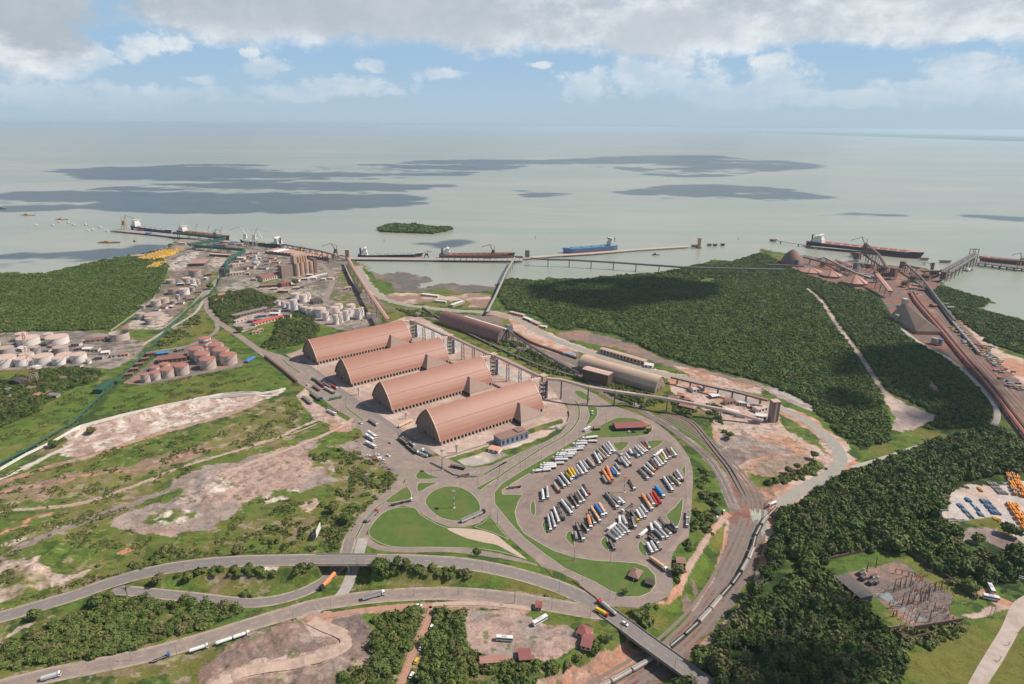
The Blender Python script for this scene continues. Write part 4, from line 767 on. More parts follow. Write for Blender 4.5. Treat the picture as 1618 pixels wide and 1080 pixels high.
steel = mat('grey_steelwork', (.17,.155,.15), rough=.6, var=.1)
rustst = mat('rusty_steelwork', (.17,.10,.08), rough=.8, var=.2, scale=.5)
brownst = mat('brown_cladding', (.22,.13,.10), rough=.6, var=.08, scale=.3)
concm = mat('weathered_concrete', (.36,.32,.28), rough=.9, var=.12, scale=.4, stain=(.22,.19,.17), stain_amt=.4)
def arch_prof(W, zb, Hh, n=18, sharp=1.15, pw=2.0, fr=0.0):
    pr = []
    for i in range(n+1):
        u = -1+2*i/n; k = abs(u)
        z = (1-k**pw)**(1/sharp) if k < 1 else 0
        z = z*(1-fr)+(1-k)*fr
        pr.append((u*W/2, zb+(Hh-zb)*z))
    return pr
def arched_shed(name, label, cat, a, b, W, H, zb, m_roof, m_wall, group=None, pillars=True, prof=None, seam=True, th=.5):
    """a,b: near-side base corners; the shed extends to the left of a->b"""
    mid, rz, L = frame(a, b); nrm = Vector((-math.sin(rz), math.cos(rz), 0)); loc = mid+nrm*(W/2)
    t_ = thing(name, label, cat, loc, rz, group); pr = prof or arch_prof(W, zb, H, 20, 1.3, 2.0, .48)
    rb = MB(); n = len(pr); o_ = .8
    outer = pr; inner = [(y*(1-th*2/W), z-th) for y, z in pr]
    rb.add([(-L/2-o_,y,z) for y,z in outer]+[(L/2+o_,y,z) for y,z in outer]+[(-L/2-o_,y,z) for y,z in inner]+[(L/2+o_,y,z) for y,z in inner],
      [(i,i+1,n+i+1,n+i) for i in range(n-1)]+[(2*n+i,3*n+i,3*n+i+1,2*n+i+1) for i in range(n-1)]+[(i,2*n+i,2*n+i+1,i+1) for i in range(n-1)]+[(n+i,n+i+1,3*n+i+1,3*n+i) for i in range(n-1)]+[(0,n,3*n,2*n),(n-1,3*n-1,4*n-1,2*n-1)])
    ro = rb.build('roof', m_roof, t_)
    for s_ in (-1, 1):
        g_ = MB(); x = s_*(L/2-.5); g_.extr([(y*.985, z-th*1.05) for y,z in pr]+[(W/2*.985,.0),(-W/2*.985,.0)], x-.25, x+.25); g_.build('gable_wall', m_wall, t_)
        for k in range(2): 
            d_ = MB(); yy = (-.22, .12)[k]*W; d_.box(x+s_*.26, x+s_*.34, yy-2.0, yy+2.0, 0, 4.6); d_.build('gate', dark_in, t_)
        lv = MB()
        for k in range(9): yy = -W*.42+k*W*.105; lv.box(x+s_*.26, x+s_*.62, yy-.18, yy+.18, 0, min(z_ for y_, z_ in [(abs(y-yy), z) for y, z in pr] if y_ < W*.06)-.8)
        lv.build('wall_ribs', m_wall, t_)
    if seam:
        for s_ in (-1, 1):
            sm = MB(); j = min(range(n), key=lambda i: abs(pr[i][0]-s_*W*.30)); y, z = pr[j]; sm.box(-L/2-.9, L/2+.9, y-.55, y+.55, z-.05, z+.30); sm.build('roof_seam', seamm, t_)  # thin raised strip along each slope, paler than the roof sheet
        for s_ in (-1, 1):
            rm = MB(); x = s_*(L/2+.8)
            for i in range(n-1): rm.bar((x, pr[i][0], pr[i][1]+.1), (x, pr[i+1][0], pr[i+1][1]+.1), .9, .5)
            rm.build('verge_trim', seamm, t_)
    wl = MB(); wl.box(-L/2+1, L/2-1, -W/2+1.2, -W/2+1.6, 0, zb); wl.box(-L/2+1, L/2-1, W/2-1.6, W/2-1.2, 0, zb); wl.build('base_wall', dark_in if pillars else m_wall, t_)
    if pillars:
        pl = MB(); k = int(L/5)
        for i in range(k+1):
            x = -L/2+1.5+(L-3)*i/k
            for s_ in (-1,1): pl.box(x-.75, x+.75, s_*(W/2-.55)-.65, s_*(W/2-.55)+.65, 0, zb*.98)
        for s_ in (-1,1): pl.box(-L/2+.6, L/2-.6, s_*(W/2-.5)-.2, s_*(W/2-.5)+.2, 0, 1.1)
        pl.build('buttress_row', pillar, t_)
    return t_
SH = [((504,577.1),(650,541.5)),((557.1,611.6),(710,573)),((621,654),(778.5,609)),((696,703.6),(860,651))]
AP = [(488.4,535.6),(538,566.2),(597.9,602.2),(670,645.8)]
names_ = ['farthest of the four great terracotta arched sheds, beside the dark grove','second farthest terracotta arched shed, between two others','third terracotta arched shed, just behind the nearest one','nearest terracotta arched shed, facing the roundabout lawns']
SHEDW = 56.0; SHED_FR = []
da = [(P(*b)-P(*a)) for a,b in SH]; rz_m = sum(math.atan2(d.y,d.x) for d in da)/4
for i, (a, b) in enumerate(SH):
    A_, B_ = P(*a), P(*b); rz = .5*rz_m+.5*math.atan2((B_-A_).y,(B_-A_).x); Ls = (B_-A_).length; c_ = (A_+B_)/2; dv = Vector((math.cos(rz), math.sin(rz), 0)); A2, B2 = c_-dv*Ls/2, c_+dv*Ls/2
    nv_ = Vector((-math.sin(rz), math.cos(rz), 0)); ap = A2+nv_*SHEDW/2; Hs = hgt(ap, AP[i][1]) 
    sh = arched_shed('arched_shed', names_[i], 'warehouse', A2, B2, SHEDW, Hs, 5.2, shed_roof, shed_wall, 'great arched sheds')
    SHED_FR.append((c_+nv_*SHEDW/2, rz, Ls, Hs))
    # receiving annex with a hipped roof on the near side
    an = MB(); x0, x1 = Ls/2-48, Ls/2-16; y0 = -SHEDW/2-15; y1 = -SHEDW/2+8; 
    an.add([(x0,y0,5.6),(x1+6,y0,5.6),(x1+6,y1,5.6),(x0,y1,5.6),(x0+13,-SHEDW/2+4,19.5),(x0+13,y1+3,19.5),(x0+9,y0+9,11)], [(0,1,4),(1,2,5,4),(0,4,5,3),(0,3,2,1)])
    an.build('annex_roof', annexm, sh)
    aw = MB(); aw.box(x0+.5, x1+5.5, y0+.4, y0+.8, 0, 5.6); aw.box(x1+5.1, x1+5.5, y0+.8, y1, 0, 5.6); aw.build('annex_wall', creamm, sh)
    ad = MB(); ad.box(x0+1.2, x0+1.6, y0+1, y1, 0, 5.5); ad.build('annex_gate', dark_in, sh)
# pale arched shed with brown loading house
A_ = P(1034.9,621.2); B_ = one('H', 515, 405); mid, rz, L = frame(A_, B_); Hb = hgt(A_+Vector((math.sin(rz)*12, -math.cos(rz)*12,0)), 596)
beige = corr('beige_sheet', (.64,.45,.33), (.58,.41,.30), 4.5, 0, .6); beigew = corr('beige_wall_sheet', (.44,.345,.275), (.40,.31,.25), 3, 1)
arched_shed('arched_shed', 'long pale beige arched shed beside the railway with ribbed roof', 'warehouse', B_, A_, 27, 20.0, 6.5, beige, beigew, pillars=False, seam=False, prof=arch_prof(27, 7.5, 20.5, 20, 1.9, 2.0, .05))
a, b = one('H', 560, 492), one('H', 808, 558); mid, rz, L = frame(a, b); Hh = hgt(b, row('H', 450))
t_ = thing('loading_house', 'tall plain dark brown box building against the pale beige shed', 'building', mid+Vector((-math.sin(rz),math.cos(rz),0))*7, rz)
m_ = MB(); m_.box(-L/2, L/2, -7, 7, 0, Hh-.6); m_.build('wall', corr('dark_brown_sheet', (.15,.095,.075), (.13,.08,.065), 2.5, 0), t_)
m_ = MB(); m_.extr([(-7.6,Hh-.6),(7.6,Hh-.6),(7.6,Hh-.3),(0,Hh+.9),(-7.6,Hh-.3)], -L/2-.6, L/2+.6); m_.build('roof', mat('pink_roof_sheet', (.58,.40,.33), rough=.5), t_)
# ribbed brown shed with conveyor along the ridge
A_ = one('q6', 1540, 247); B_ = P(693.5, 511.5)
brsh = corr('brown_ribbed_sheet', (.29,.15,.115), (.24,.125,.095), 5.5, 0, .5)
t_ = arched_shed('arched_shed', 'dark brown ribbed arched shed with a white walkway along its far side', 'warehouse', B_, A_, 30, 21, 3, brsh, mat('grey_gable', (.25,.2,.18)), pillars=False, seam=False, prof=arch_prof(30, 3, 22, 20, 1.8, 2.1, .05))
L = (A_-B_).length; m_ = MB(); m_.box(-L*.18, L/2+2, 1.5, 6, 20.2, 21.4); m_.build('roof_walkway', whitem, t_)
# ---- generic helpers
def house(label, a, b, W, h, rise=2.0, wall=None, roof=None, name='low_building', cat='building', group=None, z=0.0, doors=3, hip=False):
    mid, rz, L = frame(a, b); loc = mid+Vector((-math.sin(rz), math.cos(rz), 0))*(W/2); loc.z = z
    t_ = thing(name, label, cat, loc, rz, group)
    m_ = MB(); m_.box(-L/2, L/2, -W/2, W/2, 0, h); m_.build('wall', wall or creamm, t_)
    m_ = MB(); o_ = .6
    if hip:
        k = min(L, W)*.5
        if L >= W: r_ = [(-L/2+k,0),(L/2-k,0)]
        else: r_ = [(0,-W/2+k),(0,W/2-k)]
        m_.add([(-L/2-o_,-W/2-o_,h),(L/2+o_,-W/2-o_,h),(L/2+o_,W/2+o_,h),(-L/2-o_,W/2+o_,h),(r_[0][0],r_[0][1],h+rise),(r_[1][0]+.01,r_[1][1]+.01,h+rise)], [(0,1,5,4),(1,2,5),(2,3,4,5),(3,0,4),(0,3,2,1)] if L >= W else [(0,1,4),(1,2,5,4),(2,3,5),(3,0,4,5),(0,3,2,1)])
    elif rise > .3: m_.extr([(-W/2-o_,h),(W/2+o_,h),(W/2+o_,h+.2),(0,h+rise),(-W/2-o_,h+.2)], -L/2-o_, L/2+o_)
    else: m_.box(-L/2-o_*.5, L/2+o_*.5, -W/2-o_*.5, W/2+o_*.5, h, h+.35)
    m_.build('roof', roof or MATS['tile_roof'], t_)
    for k in range(doors):
        x = -L/2+(k+.5)*L/doors; m_ = MB(); w_ = min(1.4, L/doors*.3); m_.box(x-w_, x+w_, -W/2-.06, -W/2+.02, h*.25, h*.8); m_.build('window', dark_in, t_)
    return t_
tile_roof = mat('tile_roof', (.42,.20,.14), rough=.8, var=.15, scale=1.2, stain=(.25,.14,.11), stain_amt=.4)
brown_roof = mat('brown_tile_roof', (.27,.16,.13), rough=.8, var=.15, scale=1.2, stain=(.40,.27,.22), stain_amt=.3)
maroon_roof = mat('maroon_roof', (.28,.10,.09), rough=.7, var=.12, scale=.5)
pink_roof = mat('pale_pink_roof', (.55,.38,.32), rough=.7, var=.1, scale=.5)
grey_roof = mat('grey_fibre_roof', (.24,.21,.20), rough=.8, var=.15, scale=.5, stain=(.14,.12,.115), stain_amt=.5)
white_roof = mat('white_roof', (.68,.65,.62), rough=.6, var=.06)
blue_wall = mat('slate_blue_wall', (.14,.17,.26), rough=.6)
green_st = mat('green_cladding', (.03,.115,.08), rough=.5, var=.12, scale=.3)
def gallery(name, label, pts, w_=3.0, h_=3.2, roof=None, wall=None, legs=None, leg_m=None, cat='conveyor', legw=.9, group=None, gz_=None, pitched=True):
    """pts: 3-D points of the gallery floor; legs: indices or list of (point, base z) that get trestles"""
    o0 = Vector((pts[0].x, pts[0].y, 0)); t_ = thing(name, label, cat, o0, 0, group); P_ = [p-o0 for p in pts]
    bw = MB(); br = MB()
    for a, b in zip(P_[:-1], P_[1:]):
        d = (b-a).normalized(); s_ = d.cross(Vector((0,0,1))).normalized(); u = s_.cross(d)
        c = [a+s_*(w_/2), a-s_*(w_/2), a-s_*(w_/2)+u*h_, a+s_*(w_/2)+u*h_]; e = [v+(b-a) for v in c]
        bw.add(c+e, [(3,2,1,0),(4,5,6,7),(0,1,5,4),(1,2,6,5),(3,0,4,7)])
        k = .35; q = [a+s_*(w_/2+k)+u*(h_-.1), a+u*(h_+(.9 if pitched else .15)), a-s_*(w_/2+k)+u*(h_-.1)]; r_ = [v+(b-a) for v in q]
        br.add(q+r_, [(0,1,4,3),(1,2,5,4),(2,0,3,5),(0,2,1),(3,4,5)])
    bw.build('gallery_wall', wall or creamm, t_); br.build('gallery_roof', roof or creamm, t_)
    for p in (legs or []):
        p = Vector(p)-o0; m_ = MB(); zb = gz_ if gz_ is not None else 0
        j = min(range(len(P_)), key=lambda i: (P_[i].xy-p.xy).length); d = (P_[min(j+1,len(P_)-1)]-P_[max(j-1,0)]).normalized(); s_ = d.cross(Vector((0,0,1))).normalized()*(w_*.55)
        m_.bar((p.x+s_.x*1.3, p.y+s_.y*1.3, zb), (p.x+s_.x, p.y+s_.y, p.z), legw); m_.bar((p.x-s_.x*1.3, p.y-s_.y*1.3, zb), (p.x-s_.x, p.y-s_.y, p.z), legw)
        H_ = p.z-zb; k = max(2, int(H_/6))
        for q in range(k):
            z0 = zb+H_*q/k; z1 = zb+H_*(q+1)/k; m_.bar((p.x+s_.x*1.15, p.y+s_.y*1.15, z0), (p.x-s_.x*1.15, p.y-s_.y*1.15, z1), legw*.45); m_.bar((p.x-s_.x, p.y-s_.y, z1-.3), (p.x+s_.x, p.y+s_.y, z1-.3), legw*.5)
        m_.build('trestle', leg_m or steel, t_)
    return t_
def up(t, x, y, yt, z=0.0): p, h = base_h(t, x, y, yt, z); return Vector((p.x, p.y, z+h))
def along(pts, n):                   # evenly spaced points on a 3-D polyline
    L = [0]; 
    for a, b in zip(pts[:-1], pts[1:]): L.append(L[-1]+(b-a).length)
    out = []
    for i in range(n):
        s = L[-1]*(i+.5)/n
        for k in range(len(pts)-1):
            if L[k] <= s <= L[k+1]: out.append(pts[k].lerp(pts[k+1], (s-L[k])/(L[k+1]-L[k]))); break
    return out
def truss_tower(mb, c, w0, w1, h, leg=.35, n=5, mi=0):
    cs = [(-1,-1),(1,-1),(1,1),(-1,1)]
    for k in range(n):
        a = w0+(w1-w0)*k/n; b = w0+(w1-w0)*(k+1)/n; z0 = h*k/n; z1 = h*(k+1)/n; m = k % 2 if mi else 0
        for i in range(4):
            p = Vector((c[0]+cs[i][0]*a/2, c[1]+cs[i][1]*a/2, c[2]+z0)); q = Vector((c[0]+cs[i][0]*b/2, c[1]+cs[i][1]*b/2, c[2]+z1)); r_ = Vector((c[0]+cs[(i+1)%4][0]*b/2, c[1]+cs[(i+1)%4][1]*b/2, c[2]+z1))
            mb.bar(p, q, leg, mi=m); mb.bar(p, r_, leg*.6, mi=m); mb.bar(q, r_, leg*.6, mi=m)
# ---- transfer towers by the sheds and the galleries between them
TW = [('q6',1030,208,95,'transfer tower with a navy stair shaft at the far end of the farthest shed'),('q6',1265,312,190,'transfer tower with a navy stair shaft behind the second farthest shed'),('q6',1538,445,308,'transfer tower with a navy stair shaft between the third and nearest shed'),('s3',1050,500,225,'transfer tower with a navy stair shaft at the right end of the nearest shed')]
heads = []
for k, (tn, x, y, yt, lb) in enumerate(TW):
    p, h = base_h(tn, x, y, yt); h = min(h, 42); rz = rz_m
    t_ = thing('transfer_tower', lb, 'tower', p, rz, 'transfer towers beside the arched sheds')
    m_ = MB(); m_.box(-1.5, 1.5, -1.2, 1.2, 0, h*.72); m_.build('stair_shaft', bluem, t_)
    m_ = MB(); truss_tower(m_, (-4.5,1.5,0), 6.5, 6.5, h*.78, .5, 5); m_.build('steel_frame', steel, t_)
    m_ = MB(); m_.box(-9, -.5, -3, 5.5, h*.74, h-.8); m_.build('head_house', mat('pinkish_cladding', (.46,.32,.25), rough=.6, var=.08), t_)
    m_ = MB(); m_.box(-9.3, -.2, -3.3, 5.8, h-.8, h-.4); m_.build('head_roof', pink_roof, t_)
    for j in range(3):
        m_ = MB(); z = h*(.2+.18*j); m_.box(-8.2,-1.6,-2.4,5,z,z+.3); m_.build('platform', steel, t_)
    m_ = MB(); m_.cyl((5,4,0),1.6,6,12); m_.cyl((5,8,0),1.6,6,12); m_.build('dust_filter', whitem, t_)
    d = Vector((math.cos(rz), math.sin(rz), 0)); hd = p-d*4.5+Vector((-math.sin(rz),math.cos(rz),0))*1.2; hd.z = h*.80; heads.append(hd)
    # short bridge into the shed ridge
    c_, rzz, Ls, Hs = SHED_FR[k]; e = c_+Vector((math.cos(rzz), math.sin(rzz),0))*(Ls/2-2); e.z = Hs-3.4
    gallery('shed_feed_gallery', 'short feed bridge from '+lb.replace('transfer tower with a navy stair shaft','the transfer tower').replace('  ',' '), [hd, e], 3.2, 3, roof=pink_roof, wall=creamm, group='feed bridges into the arched sheds')
gl = ['pink-roofed conveyor gallery from the farthest transfer tower to the second','pink-roofed conveyor gallery between the second and third transfer towers','pink-roofed conveyor gallery between the third and nearest transfer towers']
for k in range(3):
    a, b = heads[k], heads[k+1]; n = [a.lerp(b, q) for q in (.3,.55,.8)]
    gallery('conveyor_gallery', gl[k], [a+Vector((0,0,2)), b], 3.6, 3.2, roof=pink_roof, wall=creamm, legs=n, group='galleries linking the transfer towers')
L1 = [heads[3]+Vector((0,0,0)), up('H',350,684,508), up('H',612,735,580), up('H',872,752,622), up('H',1075,745,650), up('H',1385,805,695), up('q7',1350,722,672), P(1205,666,3)]
gallery('long_conveyor', 'very long pink-roofed overhead conveyor crossing the road on tall trestles', L1, 3.4, 3.0, roof=pink_roof, wall=creamm, legs=L1[1:-1])
L2 = [P(1060,597,7), P(1110,609,8), P(1160,620,9), P(1213,634,12)]
gallery('overhead_conveyor', 'shorter pink conveyor running from the pale shed to the brown tower', L2, 2.8, 2.6, roof=pink_roof, wall=brownst, legs=along(L2, 7))
p = P(1220.5,665); h = hgt(p, 633); t_ = thing('conveyor_tower', 'slim brown two-tone tower at the foot of the long conveyor', 'tower', p, .1)
m_ = MB(); m_.box(-4.5,4.5,-4.5,4.5,0,h); m_.build('wall', corr('tower_sheet', (.30,.19,.15), (.24,.15,.12), 3, 0), t_); m_ = MB(); m_.box(-1.2,1.0,-4.9,-4.5,1,h-1); m_.build('stair_panel', creamm, t_); m_ = MB(); m_.box(-4.9,4.9,-4.9,4.9,h,h+.5); m_.build('roof', pink_roof, t_)
house('white canopy shed at the foot of the brown conveyor tower', P(1193,661), P(1211,664), 9, 4, .3, whitem, white_roof)
# port conveyors
pt = P(549.7,411); h = hgt(pt, 394); t_ = thing('conveyor_tower', 'tall slim terracotta tower at the shore end of the jetty', 'tower', pt, 0)
m_ = MB(); m_.box(-5,5,-4,4,0,h-1); m_.build('wall', mat('terracotta_wall', (.42,.24,.19)), t_); m_ = MB(); m_.box(-5.5,5.5,-4.5,4.5,h-1,h); m_.build('roof', pink_roof, t_)
terr = mat('terracotta_gallery', (.48,.27,.21), rough=.6)
L3 = [P(550,409,14), P(560,427,15), P(585,467,17), P(613,507,20)]
gallery('overhead_conveyor', 'long terracotta conveyor running from the jetty tower down to the farthest shed', L3, 6.0, 4.0, roof=terr, wall=terr, legs=along(L3, 9))
L4 = [P(546,420,5), P(556,442,5), P(570,463,4)]
gallery('overhead_conveyor', 'short low orange-pink conveyor beside the long terracotta one', L4, 6, 3, roof=pink_roof, wall=brownst, legs=along(L4, 4))
L5 = [P(530,404,16), P(505,397,16), P(470,391,14), P(450,387,13)]
gallery('quay_conveyor', 'thin grey overhead conveyor along the quay behind the striped warehouses', L5, 3, 3, roof=steel, wall=steel, legs=along(L5, 9), gz_=-3, legw=1.2)
L6 = [P(838,409,14),P(868.6,411,14)]+[P(x, y, 14) for x,y in [(899.6,411.5),(934,413.5),(969.5,415.5),(1005,418),(1041,420.5),(1077,423),(1114,424.5),(1160,425.5),(1240,427)]]
lg6 = []
for x, yb in ((866,418),(899.6,418),(934,420.5),(969.5,422),(1005,424),(1041,426),(1077,427)): 
    b_ = P(x, yb, -2); best = min(along(L6, 300), key=lambda v: abs(proj(v)[0]-x)); lg6.append(best)
gallery('bay_conveyor', 'long grey trestle conveyor crossing the bay to the mangroves', L6, 4.2, 3.6, roof=steel, wall=mat('dull_cladding', (.21,.18,.165)), legs=lg6, gz_=-6, legw=1.6)
L7 = [P(769,495,5), P(783,468,6), P(800,430,9), P(813,408,13)]
gallery('overhead_conveyor', 'steep narrow grey conveyor climbing from the brown shed to the jetty', L7, 4.2, 3, roof=concm, wall=steel, legs=along(L7, 12), gz_=-4)
L8 = [P(798,517,20), P(812,530,14), P(840,548,9), P(880,572,7), P(918,592,6)]
gallery('ground_conveyor', 'dark open conveyor beside the railway linking the brown and the pale shed', L8, 2.6, 1.8, roof=steel, wall=rustst, legs=along(L8, 12))
p, h = base_h('q7', 15, 215, 130); t_ = thing('transfer_tower', 'dark grey open transfer tower at the right end of the brown shed', 'tower', p, .5)
m_ = MB(); truss_tower(m_, (0,0,0), 9, 9, h, .6, 3); m_.build('steel_frame', steel, t_); m_ = MB(); m_.box(-5,5,-5,5,h*.55,h); m_.build('head_house', grey_roof, t_)
# trackside conveyor belts on the ground
for nm_, lb, pts, m1 in (('belt_conveyor','dark covered belt conveyor lying along the railway below the brown shed',[(668,486),(700,506),(740,527),(790,551),(850,577),(912,596)],grey_roof),('belt_conveyor','reddish-brown retaining belt between haul road and pale shed',[(812,524),(840,541),(880,555),(912,566)],brownst)):
    pp = smooth_path([P(x,y,1.0) for x,y in pts], 3); gallery(nm_, lb, pp, 3.0, 1.8, roof=m1, wall=brownst, pitched=True)
# ---- silos
Ps = [one('t2', x, y) for x, y in ((622,512),(672,503),(722,495),(768,487))]; d_ = (Ps[3]-Ps[0]); rz = math.atan2(d_.y, d_.x); hs = hgt(Ps[1], row('t2', 368)); r_ = d_.length/3*.49
t_ = thing('grain_silos', 'concrete grain silos in two rows with a tall headhouse', 'silo', Ps[0], rz)
silom = mat('stained_concrete', (.46,.33,.24), rough=.85, var=.12, scale=.15, stain=(.30,.20,.15), stain_amt=.5)
for j in range(2):
    for i in range(4):
        m_ = MB(); m_.cyl((i*2*r_*1.02, r_+j*2.05*r_, 0), r_, hs, 20); m_.build('silo', silom, t_, smooth=False)
m_ = MB(); m_.box(-r_*1.1, 3*2*r_*.75, r_*.6, r_*3.6, hs, hs*1.62); m_.build('head_house', silom, t_)
for i in range(4):
    m_ = MB(); m_.cyl((r_*.9+i*r_*1.05, r_*.55, hs), r_*.42, hs*.5, 12); m_.build('vent_duct', mat('orange_duct', (.55,.34,.22)), t_)
m_ = MB(); m_.box(3*2*r_+r_*1.1, 3*2*r_+r_*2.4, 0, r_*4, 0, hs*1.15); m_.build('stair_tower', brownst, t_)
m_ = MB(); m_.box(-r_*6.5, -r_*1.2, r_*1.2, r_*4, 0, hs*.95); m_.build('side_block', mat('brown_concrete', (.28,.2,.17)), t_)
# ---- striped quay warehouses
a, b = P(419,400), P(520,411.5); mid, rz, L = frame(a, b); n_ = 16; W = 44
for q in range(2):
    x0 = (-L/2 if q == 0 else L*.06); x1 = (L*.04 if q == 0 else L/2); nn = 10 if q == 0 else 8; c_ = mid+Vector((math.cos(rz),math.sin(rz),0))*((x0+x1)/2)+Vector((-math.sin(rz),math.cos(rz),0))*(W/2)
    t_ = thing('quay_warehouse', ['long quay warehouse with red ribbed roofs and two white roof bays, left one','quay warehouse with red ribbed roofs, nearer the jetty tower'][q], 'warehouse', c_, rz); w_ = (x1-x0)
    m_ = MB(); m_.box(-w_/2, w_/2, -W/2, W/2, 0, 7); m_.build('wall', mat('quay_wall', (.16,.14,.14)), t_)
    for i in range(nn):
        m_ = MB(); u0 = -w_/2+w_*i/nn; u1 = u0+w_/nn
        m_.add([(u0,-W/2-1,7),(u1-.3,-W/2-1,7),(u1-.3,W/2+1,7),(u0,W/2+1,7),((u0+u1)/2,-W/2-1,9.6),((u0+u1)/2,W/2+1,9.6)], [(0,4,5,3),(4,1,2,5),(0,1,4),(3,5,2),(0,3,2,1)])
        m_.build('roof_bay', white_roof if (q == 0 and i in (2,3)) else mat('striped_red_roof', (.40,.235,.20), rough=.6, var=.2, scale=.08), t_)
